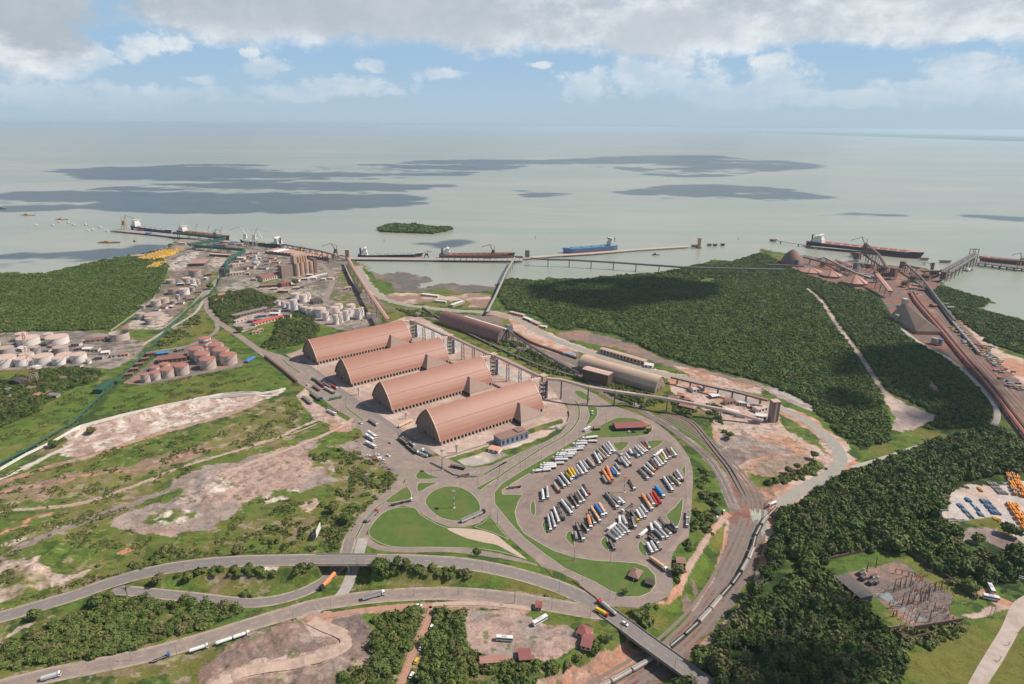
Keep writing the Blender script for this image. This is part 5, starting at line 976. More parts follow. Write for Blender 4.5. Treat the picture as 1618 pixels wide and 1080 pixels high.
# ---- named low buildings: label, near-left base, near-right base (tile coords), depth, height, roof rise, wall, roof
HB = [('maroon-roofed arched hall between the port and the grove','t2',(240,570),(462,520),26,7,5,creamm,maroon_roof),
 ('long grey-brown barracks roof left of the plaza','t2',(200,640),(440,622),12,5,2,brownst,brown_roof),
 ('reddish block at the end of the long barracks','t2',(442,632),(540,612),14,8,1,maroon_roof,maroon_roof),
 ('pink striped-roof warehouse between two pale gravel yards','t1',(745,582),(885,578),60,7,5,mat('quay_wall',(.16,.14,.14)),mat('striped_red_roof',(.40,.235,.20))),
 ('flat pink-roofed offices beside the green conveyor','t1',(1118,672),(1255,660),16,7,.2,creamm,pink_roof),
 ('smaller white block behind the flat pink offices','t1',(1145,590),(1250,575),12,7,.2,creamm,pink_roof),
 ('low brown sheds along the pier root','t1',(930,488),(1110,498),14,6,1.5,brownst,pink_roof),
 ('small red-roofed hut behind the grey tanks','t1',(905,672),(950,668),12,6,2,brownst,tile_roof),
 ('long red-roofed store in the walled truck yard','G',(770,528),(1050,455),12,4.5,1.5,creamm,mat('bright_red_roof',(.55,.10,.08))),
 ('small terracotta house near the access road, left one','G',(740,610),(810,598),8,3.5,2,creamm,tile_roof),
 ('small terracotta house near the access road, right one','G',(795,588),(850,578),8,3.5,2,creamm,tile_roof),
 ('orange-roofed house in the grove beside the green conveyor','G',(375,298),(450,292),12,4,2.5,creamm,tile_roof),
 ('orange-roofed house deeper in the grove','G',(410,245),(480,232),10,4,2.5,creamm,tile_roof),
 ('turquoise and pink workshop in the walled yard','G',(790,448),(880,440),9,4.5,1.5,mat('turquoise_wall',(.06,.28,.33)),mat('lilac_roof',(.42,.25,.28))),
 ('long dark warehouse roof along the yard wall','G',(560,455),(900,375),14,5,1.5,brownst,grey_roof),
 ('pale shed with a tan roof in the walled yard','G',(580,500),(690,470),8,4,.3,creamm,pink_roof),
 ('small blue-roofed shelter beside the red-capped tanks','G',(700,895),(770,850),6,3,1.2,steel,mat('blue_tarp',(.06,.22,.55))),
 ('blue shelters beside the road left of the striped tank','q5',(990,248),(1065,240),9,3.5,1,steel,mat('blue_tarp',(.06,.22,.55))),
 ('dark small warehouse right of the blue shelters','q5',(1120,225),(1165,215),9,4,1,steel,grey_roof),
 ('broad rust-roofed shed behind the row of small capped tanks','q5',(1000,300),(1180,280),18,6,2,brownst,mat('rust_roof',(.24,.12,.10),scale=.3)),
 ('long brown-roofed office between tanks and open tank','q5',(540,165),(665,155),12,4,1.5,creamm,mat('rust_roof',(.24,.12,.10))),
 ('low grey building in front of the brown office','q5',(570,225),(620,222),12,4,.3,creamm,grey_roof),
 ('low grey office beside the conveyor','q5',(700,262),(800,250),12,4,.3,creamm,grey_roof),
 ('orange-roofed hut beside the low grey office','q5',(765,255),(810,250),6,4,1.5,creamm,tile_roof),
 ('dark brown-roofed hall near the lattice mast','q5',(130,440),(185,420),22,5,3,brownst,mat('dark_roof',(.10,.075,.07))),
 ('small rusty hut in the grove left of the green box','q5',(265,500),(330,490),7,3,1,creamm,brown_roof),
 ('truck stop hall with a long maroon roof and shaded veranda','C',(455,258),(735,245),15,4.2,2.4,dark_in,maroon_roof),
 ('terracotta annex behind the truck stop hall','C',(690,200),(750,235),8,4,1.5,creamm,tile_roof),
 ('small dark kiosk left of the truck stop hall','C',(245,250),(300,245),6,3,1.5,dark_in,brown_roof),
 ('square brown hip-roofed pavilion on the lawn','D',(1322,832),(1415,868),11,3.2,2.5,dark_in,brown_roof),
 ('dark little guardhouse by the lawn edge','D',(1490,905),(1560,925),7,3,1.5,dark_in,mat('dark_roof',(.10,.075,.07))),
 ('small brown hut on the slope above the railway','E',(680,705),(765,715),7,3,.8,brownst,brown_roof),
 ('navy and grey office block beside the nearest arched shed','s3',(480,1010),(560,1090),46,9,.3,mat('grey_blue_cladding',(.22,.25,.32)),brown_roof),
 ('small orange-roofed gatehouse in front of the nearest shed','A',(1440,145),(1540,168),9,3.6,.8,whitem,mat('orange_roof',(.62,.33,.22))),
 ('dark red hip-roofed building beside the bridge','r7',(440,775),(510,808),9,3.2,2.2,creamm,maroon_roof),
 ('second dark red building beside the bridge','r7',(470,860),(530,875),12,3.2,1.8,creamm,maroon_roof),
 ('long low red-roofed shed at the bottom of the dirt lot','r6',(1435,968),(1618,955),5,2.6,.6,brownst,mat('brick_roof',(.38,.20,.16))),
 ('small dark red hut right of the low red-roofed shed','r7',(85,950),(155,945),9,3,.8,brownst,maroon_roof),
 ('brown-roofed hut in the bush beside the dirt lot','r7',(185,615),(220,618),6,3,1,creamm,maroon_roof),
 ('long brick-and-cream shed with orange roof by the haul road','H',(732,232),(1165,358),9,7,1.2,corr('striped_brick',(.52,.38,.28),(.5,.36,.26),4.5,0),pink_roof),
 ('white canopy at the end of the long brick shed','H',(1165,372),(1250,385),10,4,.2,whitem,white_roof),
 ('blue-grey roofed store beside the tracks','H',(370,250),(470,275),8,3.5,.6,creamm,mat('blue_grey_roof',(.27,.31,.40))),
 ('brown cottage beside the pale shed, nearest the railway','H',(1400,690),(1510,705),8,3.5,2,creamm,brown_roof),
 ('orange cottage near the pale shed, upper one','H',(1490,668),(1570,680),9,3.5,2,creamm,tile_roof),
 ('orange cottage near the pale shed, right one','H',(1560,710),(1630,720),9,3.5,2,creamm,tile_roof),
 ('blue-walled cottage with orange roof below the long conveyor','q7',(1085,655),(1185,680),9,4,1.8,blue_wall,tile_roof),
 ('row of white canopies beside the far haul road','q2',(1060,668),(1165,680),8,4,.3,creamm,white_roof),
 ('small white canopy hut by the bay','q2',(1145,708),(1215,715),6,3.5,.3,creamm,white_roof),
 ('long white-roofed hut on the bay shore','q2',(1262,738),(1335,712),8,4,.6,creamm,white_roof),
 ('pink roadside kiosk row at the forest edge, first','q7',(20,60),(105,82),7,3.5,.5,creamm,pink_roof),
 ('blue and white roadside kiosk at the forest edge','q7',(105,95),(150,112),7,3.5,.5,blue_wall,white_roof),
 ('pink roadside kiosk at the forest edge, middle','q7',(148,115),(200,138),8,3.5,.5,creamm,pink_roof),
 ('white roadside tent at the bend of the haul road','q7',(212,148),(250,155),6,3,.8,creamm,white_roof),
 ('small terracotta store beside the jetty conveyor','t2',(1120,660),(1185,655),9,5,.3,creamm,pink_roof),
 ('dark open rack shed among the white tanks','t2',(780,815),(880,800),22,6,.3,steel,mat('dark_roof',(.10,.075,.07))),
 ('substation control building with a weathered grey roof','t8',(150,400),(330,560),24,4.5,.5,bluem,grey_roof),
 ('pale loading house with a pink flat roof beside the long white fence','A',(1380,275),(1480,215),9,.5,.1,concm,conc)]
for lb, tn, a, b, W, h, rise, wl_, rf in HB:
    A_, B_ = one(tn, *a), one(tn, *b)
    if lb.startswith('navy and grey office'): A_, B_ = one('s3', 525, 1075), one('s3', 845, 975); W = 15; 
    if lb.startswith('substation control'): A_, B_ = one('t8', 330, 562), one('t8', 445, 540)
    if lb.startswith('pale loading house'): continue
    if lb.startswith('substation control'):
        # long side runs up-left from the near corner
        C_ = one('t8', 140, 398); mid, rz, L = frame(C_, A_); house(lb, C_, A_, 12, 6, .4, bluem, mat('weathered_grey_roof', (.12,.105,.10), var=.2, scale=.4, stain=(.2,.16,.14), stain_amt=.5), doors=8); continue
    house(lb, A_, B_, W, h, rise, wl_, rf, hip=('hip-roofed' in lb or 'cottage' in lb), doors=max(2, int((B_-A_).length/6)))
bn = thing('office_annex', 'navy glazed block at the right end of the blue-grey office', 'building', one('s3',770,985), rz_m)
m_ = MB(); m_.box(-4,4,2,12,0,10); m_.build('wall', bluem, bn); m_ = MB(); m_.box(-4.3,4.3,1.7,12.3,10,10.4); m_.build('roof', brown_roof, bn)
# village of small roofs near the port, each its own thing
VR = [(t1x, t1y) for t1x, t1y in ((1150,545),(1210,540),(1270,500),(1300,470),(1330,560),(1290,600),(1430,545),(1500,560),(1540,590),(1180,520),(1380,610))]
vc = ['grey','rusty','orange','brown','pale']; vm = [grey_roof, mat('rust_roof',(.24,.12,.10)), tile_roof, brown_roof, white_roof]
pos_w = ['nearest the flat pink offices','beside the white crane mast','under the striped warehouses','next to the container stacks','by the conveyor bend','behind the flat pink offices','left of the maroon hall','beyond the maroon hall','right of the maroon hall','along the quay road','on the corner of the port yard']
for i, (x, y) in enumerate(VR):
    A_ = one('t1', x, y); B_ = A_+Vector((random.uniform(12,22), random.uniform(-3,3), 0)); house('small %s-roofed port building %s' % (vc[i%5], pos_w[i]), A_, B_, random.uniform(10,16), random.uniform(4,6.5), random.choice([.3,1.5]), creamm, vm[i%5], group='small port buildings')

def cluster(where, tn, pts, mats_, seed, group):
    rg = random.Random(seed); o_ = sorted(pts); nm = {id(grey_roof):'grey', id(MATS['rust_roof']):'rusty', id(tile_roof):'orange', id(brown_roof):'brown', id(white_roof):'white', id(pink_roof):'pink'}
    for i, (x, y) in enumerate(o_):
        m_ = mats_[rg.randrange(len(mats_))]; A_ = one(tn, x, y); an = rg.uniform(-.5,.5); L = rg.uniform(7,17); B_ = A_+Vector((math.cos(an)*L, math.sin(an)*L, 0))
        house('small %s-roofed building, %s from the left %s' % (nm[id(m_)], ORDN[i], where), A_, B_, rg.uniform(6,11), rg.uniform(3,5.5), rg.choice([.3,1,2]), rg.choice([creamm, whitem, concm, brownst]), m_, group=group)
ORDN = ['first','second','third','fourth','fifth','sixth','seventh','eighth','ninth','tenth','eleventh','twelfth','thirteenth','fourteenth','fifteenth','sixteenth','seventeenth','eighteenth']
RS = MATS['rust_roof']
cluster('between the maroon hall and the quay', 't2', [(60,250+30),(100,330),(140,400),(190,440),(250,400),(330,400),(380,450),(440,430),(500,440),(30,440),(60,500),(110,560),(170,330),(300,330),(350,360)], [tile_roof, pink_roof, grey_roof, white_roof, brown_roof], 5, 'small port-town buildings')
cluster('around the plaza below the silos', 't2', [(330,660),(400,690),(470,690),(560,655),(650,560),(760,545),(860,560),(920,545),(700,520),(620,640)], [white_roof, grey_roof, pink_roof], 6, 'small plaza buildings')
cluster('among the left-edge tanks', 'q5', [(20,215),(90,260),(200,330),(330,220),(450,190),(480,215),(520,225),(600,275),(470,330),(300,200),(110,215),(640,245),(255,225)], [grey_roof, RS, brown_roof, white_roof], 7, 'small buildings in the tank farm')
cluster('between the tanks beside the mangroves', 't1', [(640,760),(700,880),(760,770),(640,930),(560,960),(480,965),(420,990),(730,900),(800,830),(880,700),(840,560)], [grey_roof, white_roof, RS], 8, 'small sheds among the grey tanks')
cluster('in the truck yard by the red-roofed store', 'G', [(880,395),(960,390),(690,500),(750,480),(1040,440),(910,430)], [white_roof, grey_roof, RS], 9, 'yard huts')
cluster('in the grove by the lattice mast', 'q5', [(20,470),(170,470),(210,510),(300,510),(360,400),(60,520)], [brown_roof, tile_roof, grey_roof], 10, 'huts in the grove')
cluster('in the works area right of the pale shed', 'q7', [(1180,560),(1300,600),(1390,640),(1470,640),(1540,660),(1380,690),(1590,690)], [white_roof, pink_roof, RS], 11, 'works huts')
cluster('in the ore yard', 't5', [(980,560),(930,600),(640,470),(560,470),(1180,660),(1240,690),(1330,590),(500,600),(350,600)], [RS, brown_roof, grey_roof], 12, 'ore yard huts')
cluster('along the shore side of the ore line', 't6', [(430,560),(480,600),(420,640),(380,590),(740,760),(790,800),(640,780)], [RS, tile_roof, grey_roof], 13, 'ore line huts')
# ================================================================== TANKS
tank_w = mat('tank_white', (.74,.68,.64), rough=.5, var=.05, scale=.2, stain=(.58,.42,.33), stain_amt=.35)
tank_top = mat('tank_pink_top', (.60,.42,.34), rough=.7, var=.1, scale=.3)
tank_g = mat('tank_grey', (.36,.32,.30), rough=.7, var=.1, scale=.2, stain=(.34,.23,.18), stain_amt=.5)
tank_gt = mat('tank_rust_top', (.45,.33,.27), rough=.8, var=.12, scale=.3)
tank_r = mat('tank_red_cap', (.40,.17,.13), rough=.6, var=.08, scale=.3)
tank_b = mat('tank_beige', (.52,.43,.38), rough=.6, var=.08, scale=.25, stain=(.42,.28,.22), stain_amt=.45)
ORD = ['first','second','third','fourth','fifth','sixth','seventh','eighth','ninth','tenth','eleventh','twelfth','thirteenth','fourteenth','fifteenth','sixteenth','seventeenth','eighteenth','nineteenth','twentieth','twenty-first','twenty-second','twenty-third','twenty-fourth','twenty-fifth','twenty-sixth']
def tank(label, tn, x, yb, r, yt, body, top, group, cone=.10, band=None, openm=False, stair=True):
    s = TILE[tn][2]; p = one(tn, x, yb); k = (p-Vector((0,0,HCAM))).dot(FW)/FPX; rm = r/s*k
    f = Vector((p.x, p.y, 0)).normalized(); c = p+f*rm; h = max(3.0, hgt(c, row(tn, yt)))
    t_ = thing('storage_tank', label, 'tank', c, 0, group)
    m_ = MB(); m_.cyl((0,0,0), rm, h, 28, cap=not openm); m_.build('shell', body, t_)
    m_ = MB()
    if openm: 
        m_.cyl((0,0,h*.3), rm*.97, .3, 28); m_.build('floating_roof', dark_in, t_)
    else: m_.cyl((0,0,h+.02), rm*1.03, .35, 28, r2=rm*1.0); m_.cyl((0,0,h+.37), rm*1.0, rm*cone, 28, r2=.3); m_.build('roof', top, t_)
    if stair:
        m_ = MB(); n = 14; a0 = -2.2+random.uniform(-.5,.5)
        for i in range(n):
            a = a0+i*1.5/n*min(1.3, h/rm); a2 = a0+(i+1)*1.5/n*min(1.3, h/rm); q = rm+.5; m_.bar((q*math.cos(a), q*math.sin(a), h*i/n), (q*math.cos(a2), q*math.sin(a2), h*(i+1)/n), .9, .35)
        m_.build('stairs', steel, t_); m_ = MB()
        for i in range(20):
            a = 6.283*i/20; a2 = 6.283*(i+1)/20; m_.bar(((rm+.1)*math.cos(a), (rm+.1)*math.sin(a), h+1.2), ((rm+.1)*math.cos(a2), (rm+.1)*math.sin(a2), h+1.2), .12)
        m_.build('railing', steel, t_)
    if band:
        for z0, z1 in band: m_ = MB(); m_.cyl((0,0,h*z0), rm+.06, h*(z1-z0), 28, cap=False); m_.build('painted_band', tank_r, t_)
    return t_
def farm(tn, lst, kind, where, group, **kw):
    o_ = sorted(range(len(lst)), key=lambda i: lst[i][0])
    for rank, i in enumerate(o_):
        it = lst[i]; b_, tp = it[4], it[5]; colr = {id(tank_w):'white', id(tank_g):'grey', id(tank_b):'beige', id(tank_r):'red'}[id(b_)]
        tank('%s %s, %s from the left %s' % (colr, kind, ORD[rank], where), tn, it[0], it[1], it[2], it[3], b_, tp, group, **kw)
W_, G_, B_m = tank_w, tank_g, tank_b
farm('q5', [(187,187,62,130,W_,tank_top),(145,160,33,105,W_,tank_top),(370,182,63,125,W_,tank_top),(312,150,28,106,W_,tank_top),(390,235,42,190,G_,tank_gt),(232,238,28,190,G_,tank_gt),(45,245,45,195,G_,tank_gt),(40,322,66,255,W_,tank_top),(145,314,40,262,W_,tank_top),(178,282,40,234,W_,tank_top),(283,302,55,245,W_,tank_top),(380,308,38,258,W_,tank_top),(415,280,45,236,W_,tank_top),(505,292,45,235,W_,tank_top),(562,298,16,268,W_,tank_top),(-40,330,60,262,W_,tank_top),(-60,200,55,140,W_,tank_top)], 'fuel tank', 'in the left-edge tank farm', 'fuel tanks at the left edge', cone=.05)
tank('wide open-topped rusty tank standing alone below the mangroves', 'q5', 760, 158, 57, 100, tank_b, tank_gt, None, openm=True)
farm('q1', [(1235,550,36,503,G_,tank_r),(1182,592,27,552,B_m,tank_top),(1080,592,27,565,G_,tank_gt),(1224,600,18,562,W_,tank_top),(1252,596,14,565,B_m,tank_gt),(1168,664,30,622,W_,tank_top),(1098,662,30,622,G_,tank_r),(1125,697,14,660,G_,tank_gt),(1097,720,20,695,G_,tank_gt),(1036,716,32,682,B_m,tank_gt),(988,738,30,695,B_m,tank_gt),(905,752,14,727,G_,tank_gt),(893,818,27,776,B_m,tank_gt),(980,825,57,782,B_m,tank_gt),(948,850,26,808,G_,tank_gt),(1215,640,16,612,G_,tank_gt),(1145,600,14,575,G_,tank_gt)], 'storage tank', 'beside the left mangroves', 'tanks beside the left mangroves', cone=.04)
farm('G', [(200,862,70,745,B_m,tank_r),(395,825,70,705,B_m,tank_r),(257,905,72,795,B_m,tank_r),(443,872,75,755,B_m,tank_r),(312,962,75,848,B_m,tank_r),(515,917,78,805,B_m,tank_r)], 'large tank', 'among the six red-capped', 'big red-capped tanks', cone=.12)
tank('slim tank with red and white horizontal bands behind the red-capped tanks', 'G', 285, 760, 57, 645, tank_w, tank_r, None, cone=.1, band=[(.15,.38),(.62,.84)])
farm('q5', [(925,418,27,362,B_m,tank_r),(985,405,32,350,B_m,tank_r),(1065,388,42,328,B_m,tank_r),(1155,373,42,306,B_m,tank_r),(978,345,30,318,B_m,tank_r),(1042,325,32,297,B_m,tank_r)], 'smaller tank', 'below the six red-capped tanks', 'smaller red-capped tanks', cone=.12)
farm('q2', [(268,690,30,652,W_,tank_top),(318,710,25,660,W_,tank_top),(348,700,18,650,W_,tank_top),(160,727,14,698,W_,tank_top),(195,742,16,702,W_,tank_top),(225,752,16,712,W_,tank_top),(262,768,24,692,W_,tank_top),(302,778,16,724,W_,tank_top),(330,785,20,738,W_,tank_top),(367,797,25,744,W_,tank_top),(430,805,35,746,W_,tank_top),(462,826,21,772,W_,tank_top),(540,752,26,720,W_,tank_top),(518,790,30,738,W_,tank_top),(545,805,22,772,W_,tank_top),(525,850,18,788,W_,tank_top),(557,838,13,792,W_,tank_top),(590,825,20,762,W_,tank_top),(620,780,28,722,W_,tank_top),(608,800,20,752,W_,tank_top),(655,812,14,750,W_,tank_top),(688,812,15,742,W_,tank_top),(670,818,15,748,W_,tank_top),(731,812,13,777,W_,tank_top),(410,780,18,742,W_,tank_top)], 'slender tank', 'in the dense white cluster', 'dense white tank cluster', cone=.16)
# bund walls and racks between tanks
def wall_line(label, pts, h, w_, m, name='wall', cat='wall', z=0.0, group=None):
    m_ = MB(); o0 = pts[0].copy(); o0.z = 0
    for a, b in zip(pts[:-1], pts[1:]): m_.bar((a.x-o0.x, a.y-o0.y, a.z+h/2), (b.x-o0.x, b.y-o0.y, b.z+h/2), w_, h)
    o = m_.build(name, m, None, o0); return tag(o, label, cat, group)
wl = lambda lb, t, pts, h=2.4, w_=.5, m=None, **k: wall_line(lb, [one(t, x, y) for x, y in pts], h, w_, m or concm, **k)
wl('pale bund wall in front of the red-capped tanks', 'q5', [(880,435),(1100,400),(1350,348),(1530,315)])
wl('pale wall round the white truck yard left of the grove', 'G', [(560,540),(640,575),(720,560)], 3)
wl('long pale wall of the yard beside the dark warehouse roof', 'G', [(600,405),(860,345),(960,300),(1000,270)], 3)
wl('white boundary wall along the plaza below the silos', 't2', [(530,600),(640,560),(780,520),(920,490)], 3.5, .8, whitem)
wl('bund wall round the tanks beside the left mangroves', 'q1', [(700,890),(870,770),(960,700),(1020,600)], 2)
wl('low wall right of the tanks beside the mangroves', 'q1', [(1040,870),(1200,740),(1280,650)], 2)
wl('pale fence along the wall road by the gatehouse', 'A', [(1000,205),(1100,180),(1250,130),(1400,85),(1530,45)], 1.8, .3)
wl('pale kerb wall round the front lots of the nearest shed', 'A', [(870,255),(960,300),(1100,375),(1230,400),(1330,392),(1440,345)], 1.6, .35)
wl('curved white retaining wall right of the nearest shed', 'B', [(610,365),(700,365),(790,350),(850,300),(872,240),(862,180)], 2.2, .5)
wl('dark wall at the foot of the slope of the main road by the sheds', 'F', [(120,150),(300,290),(430,400)], 3.5, 3.0, rustst)
# substation walls
wl('dark rear wall of the substation', 't8', [(0,240),(180,200),(530,115)], 3, .5, rustst); wl('long dark right wall of the substation', 't8', [(690,145),(870,270),(1100,420),(1240,530)], 3.2, .5, rustst)
wl('left green-edged wall of the substation', 't8', [(0,300),(140,430),(330,610),(500,765),(680,735)], 2.2, .4, concm); wl('dark front wall of the substation', 't8', [(740,765),(900,740),(1130,700)], 4, .6, rustst); wl('lower front wall below the tall mast', 't8', [(600,770),(690,850),(900,790),(1130,715)], 2.5, .5, rustst)
# white pipe rack and the green conveyor
pl = [P(x,y,z) for x,y,z in [(-40,758,2),(0,741,2),(40,718,2),(84,697,2),(108,683,4),(127,673,5.5),(190,656,7),(260,640,7),(350,624.5,6.5),(404,622.5,4),(440,617,2),(451,613.5,1.5)]]
m_ = MB(); o0 = Vector((pl[0].x, pl[0].y, 0))
for a, b in zip(pl[:-1], pl[1:]): m_.bar(a-o0, b-o0, 1.0, 2.6)
tag(m_.build('boundary_wall', whitem, None, o0), 'long white wall along the crest of the pale cut bank', 'wall')
for lb, pts, w_ in (('green roofed conveyor from the port down to the green drive house',[(347,437,3),(345,448,3),(335,462,3),(312,476,3),(290,495,3),(265,520,3),(240,547,3),(212,575,3),(184,604,3)],2.8),('dark green low conveyor from the drive house to the left edge',[(164,620,2.5),(140,643,2.5),(113,670,2.5),(80,688,2.5),(40,712,2.5),(0,733,2.5),(-40,753,2.5)],2.0)):
    pp = [P(*q) for q in pts]; gallery('green_conveyor', lb, pp, w_, 1.4, roof=mat('green_roof',(.04,.095,.065)), wall=green_st, legs=along(pp, 14), pitched=True)
a, b = P(163,622), P(184,605); house('green drive house where the conveyor meets the meadow', a, b, 12, 6, 1, green_st, mat('green_roof',(.04,.095,.065)), name='drive_house')
for lb, pts in (('green gallery along the pier beside the moored red ship',[('t1',605,318,285),('t1',1080,352,330)]),('green gallery doubling back above the port yard',[('t1',1075,370,338),('t1',755,432,395)]),('thin dark green gallery crossing the port yard',[('t1',800,425,405),('t1',1250,480,440)]),('green bent gallery dropping towards the port offices',[('t1',1255,485,455),('t1',1150,530,500),('t1',1090,590,560)]),('green steep gallery down to the ground by the flat offices',[('t1',1090,600,560),('t1',1100,680,640)])):
    pp = [up(*q) for q in pts]; gallery('green_gallery', lb, pp, 7, 6.5, roof=mat('green_roof',(.04,.095,.065)), wall=green_st, legs=along(pp, 5), leg_m=green_st, gz_=-2)
# striped roofs row left of the tanks
for i in range(5):
    a = one('q5', 790+i*34, 385-i*33); house('narrow rust-roofed bay beside the green conveyor, %s up from the drive house' % ORD[i], a, a+(one('q5',840+i*34,378-i*33)-a), 7, 4.5, .8, brownst, mat('rust_roof',(.24,.12,.10)), name='loading_bay', group='loading bays beside the green conveyor')
# ================================================================== SHIPS, JETTIES, CRANES
def ship(label, stern, bow, beam, free, hullm, deckm, super_at, super_h=14, house_m=None, hatches=7, cranes=0, boot=None, hatch_m=None, crane_m=None, deckstuff=True):
    z = -2.2; A_ = P(*stern, z); B_ = P(*bow, z); d = B_-A_; L = d.length; rz = math.atan2(d.y, d.x)
    t_ = thing('cargo_ship', label, 'ship', (A_+B_)/2, rz)
    def sect(x, zf):                 # half beam at station
        u = x/L+.5; w_ = 1.0
        if u > .86: w_ = max(.02, 1-((u-.86)/.14)**1.8)
        if u < .08: w_ = .72+.28*(u/.08)
        if zf == 0: w_ *= .9 if u < .9 else .72
        return w_*beam/2
    m_ = MB(); N = 26; xs_ = [-L/2+L*i/N for i in range(N+1)]; rows = []
    for x in xs_:
        u = x/L+.5; top = free+(2.2 if u > .9 else 0)+(1.0 if u < .12 else 0); b0 = sect(x,0); b1 = sect(x,1); xr = x+(L*.02 if u > .95 else 0)
        rows.append([(x,-b0,-.6),(x,-b0*1.02,free*.28),(xr,-b1,top),(xr,b1,top),(x,b0*1.02,free*.28),(x,b0,-.6)])
    for r_ in rows: m_.v += r_
    for i in range(N):
        for j in (0,1,3,4):
            q = 6*i+j; m_.f.append((q, q+1, q+7, q+6)); m_.mi.append(0 if j in (1,3) else 1)
        q = 6*i+2; m_.f.append((q, q+1, q+7, q+6)); m_.mi.append(2)
    m_.f += [tuple(range(6)), tuple(range(6*N+5, 6*N-1, -1))]; m_.mi += [0,0]
    m_.build('hull', [hullm, boot or mat('boot_top',(.30,.08,.06)), deckm], t_)
    sx = -L/2+L*.10 if super_at == 'stern' else L*.1
    hm_ = house_m or whitem; w_ = beam*.86; m_ = MB(); f0 = free
    m_.box(sx-L*.045, sx+L*.045, -w_/2, w_/2, f0, f0+super_h*.45); m_.box(sx-L*.03, sx+L*.035, -w_*.42, w_*.42, f0+super_h*.45, f0+super_h*.82); m_.box(sx+L*.0, sx+L*.035, -beam*.55, beam*.55, f0+super_h*.82, f0+super_h)
    so = m_.build('superstructure', hm_, t_)
    m_ = MB(); m_.box(sx+L*.0352, sx+L*.0358, -beam*.5, beam*.5, f0+super_h*.87, f0+super_h*.95); m_.build('bridge_windows', dark_in, so)
    m_ = MB(); m_.cyl((sx-L*.06,0,f0), 2.3, super_h*.95, 12); m_.build('funnel', mat('funnel_dark',(.07,.07,.08)), t_)
    m_ = MB(); m_.bar((sx+L*.01,0,f0+super_h),(sx+L*.01,0,f0+super_h*1.55),.5); m_.bar((L*.455,0,free+2),(L*.455,0,free+9),.4); m_.build('mast', hm_, t_)
    hn = hatches; h0 = sx+L*.07; h1 = L*.40
    for i in range(hn):
        x0 = h0+(h1-h0)*i/hn; x1 = x0+(h1-h0)/hn*.72; m_ = MB(); m_.box(x0, x1, -beam*.30, beam*.30, free, free+1.7); m_.build('hatch_cover', hatch_m or deckm, t_)
    if deckstuff:
        m_ = MB(); m_.box(h0, h1, -.5, .5, free+1.8, free+2.6)
        for i in range(9): x = h0+(h1-h0)*i/9; m_.bar((x,-beam*.42,free),(x,-beam*.42,free+1.2),.25); m_.bar((x,beam*.42,free),(x,beam*.42,free+1.2),.25)
        for s_ in (-1,1): m_.bar((h0,s_*beam*.46,free+1.1),(h1,s_*beam*.46,free+1.1),.12)
        m_.build('deck_pipes', mat('deck_pipe',(.4,.33,.28)), t_)
    for i in range(cranes):
        x = h0+(h1-h0)*(i+.86)/cranes; m_ = MB(); m_.cyl((x,0,free),1.5,13,10,r2=1.1); m_.box(x-2,x+2,-1.8,1.8,free+13,free+16); m_.bar((x,0,free+15),(x+11,-2,free+30),1.0); m_.bar((x+1,0,free+20),(x+11,-2,free+30),.25); m_.build('deck_crane', crane_m or whitem, t_)
    return t_
blueh = mat('hull_blue', (.10,.22,.42), rough=.5); navyh = mat('hull_navy', (.045,.055,.13), rough=.5); blackh = mat('hull_black', (.035,.035,.045), rough=.5); redd = mat('deck_red', (.36,.13,.10), rough=.8); lightd = mat('deck_grey_green', (.42,.46,.42), rough=.8); pinkd = mat('deck_pink', (.55,.28,.24), rough=.8); paleh = mat('hull_dark_green', (.06,.08,.075)); blued = mat('deck_blue', (.13,.30,.45), rough=.8)
ship('navy bulk carrier with pale deck moored at the outer end of the west pier', (211,362), (271,370), 24, 13, navyh, lightd, 'stern', 22, hatches=5, cranes=0)
ship('red-decked cargo ship with masts moored behind the green pier gallery', (283,370), (362,379.5), 22, 13, mat('hull_maroon',(.16,.05,.05)), redd, 'stern', 17, hatches=5, cranes=3, crane_m=mat('grey_crane',(.5,.47,.45)))
ship('cargo ship with pale green decks and two raised white cranes, moored off the striped warehouses', (447,392.5), (381,385), 22, 13, paleh, mat('deck_pale_green',(.50,.52,.42)), 'stern', 20, hatches=4, cranes=2)
ship('dark tanker with white bridge moored on the left of the long jetty', (566,407), (667,405), 26, 9, blackh, lightd, 'stern', 19, hatches=6)
ship('dark bulk carrier with brown deck moored on the right of the long jetty', (694,407.5), (812,406), 26, 11, blackh, redd, 'stern', 17, hatches=9, hatch_m=mat('rusty_hatch',(.28,.13,.1)))
ship('blue tanker with white bridge moored alone beside the curved jetty', (973,393.5), (890,399.5), 28, 13, blueh, blued, 'stern', 22, hatches=4)
ship('huge black and red bulk carrier with long pink deck at the right terminal', (1275,388), (1455,408), 40, 16, blackh, pinkd, 'stern', 22, hatches=9, hatch_m=mat('hatch_red',(.42,.15,.12)), boot=mat('boot_wine',(.20,.05,.06)))
ship('dark bulk carrier with red hatches moored at the far right jetty', (1700,426), (1548,411), 34, 10, blackh, redd, 'stern', 22, hatches=9, hatch_m=mat('hatch_red',(.42,.15,.12)))
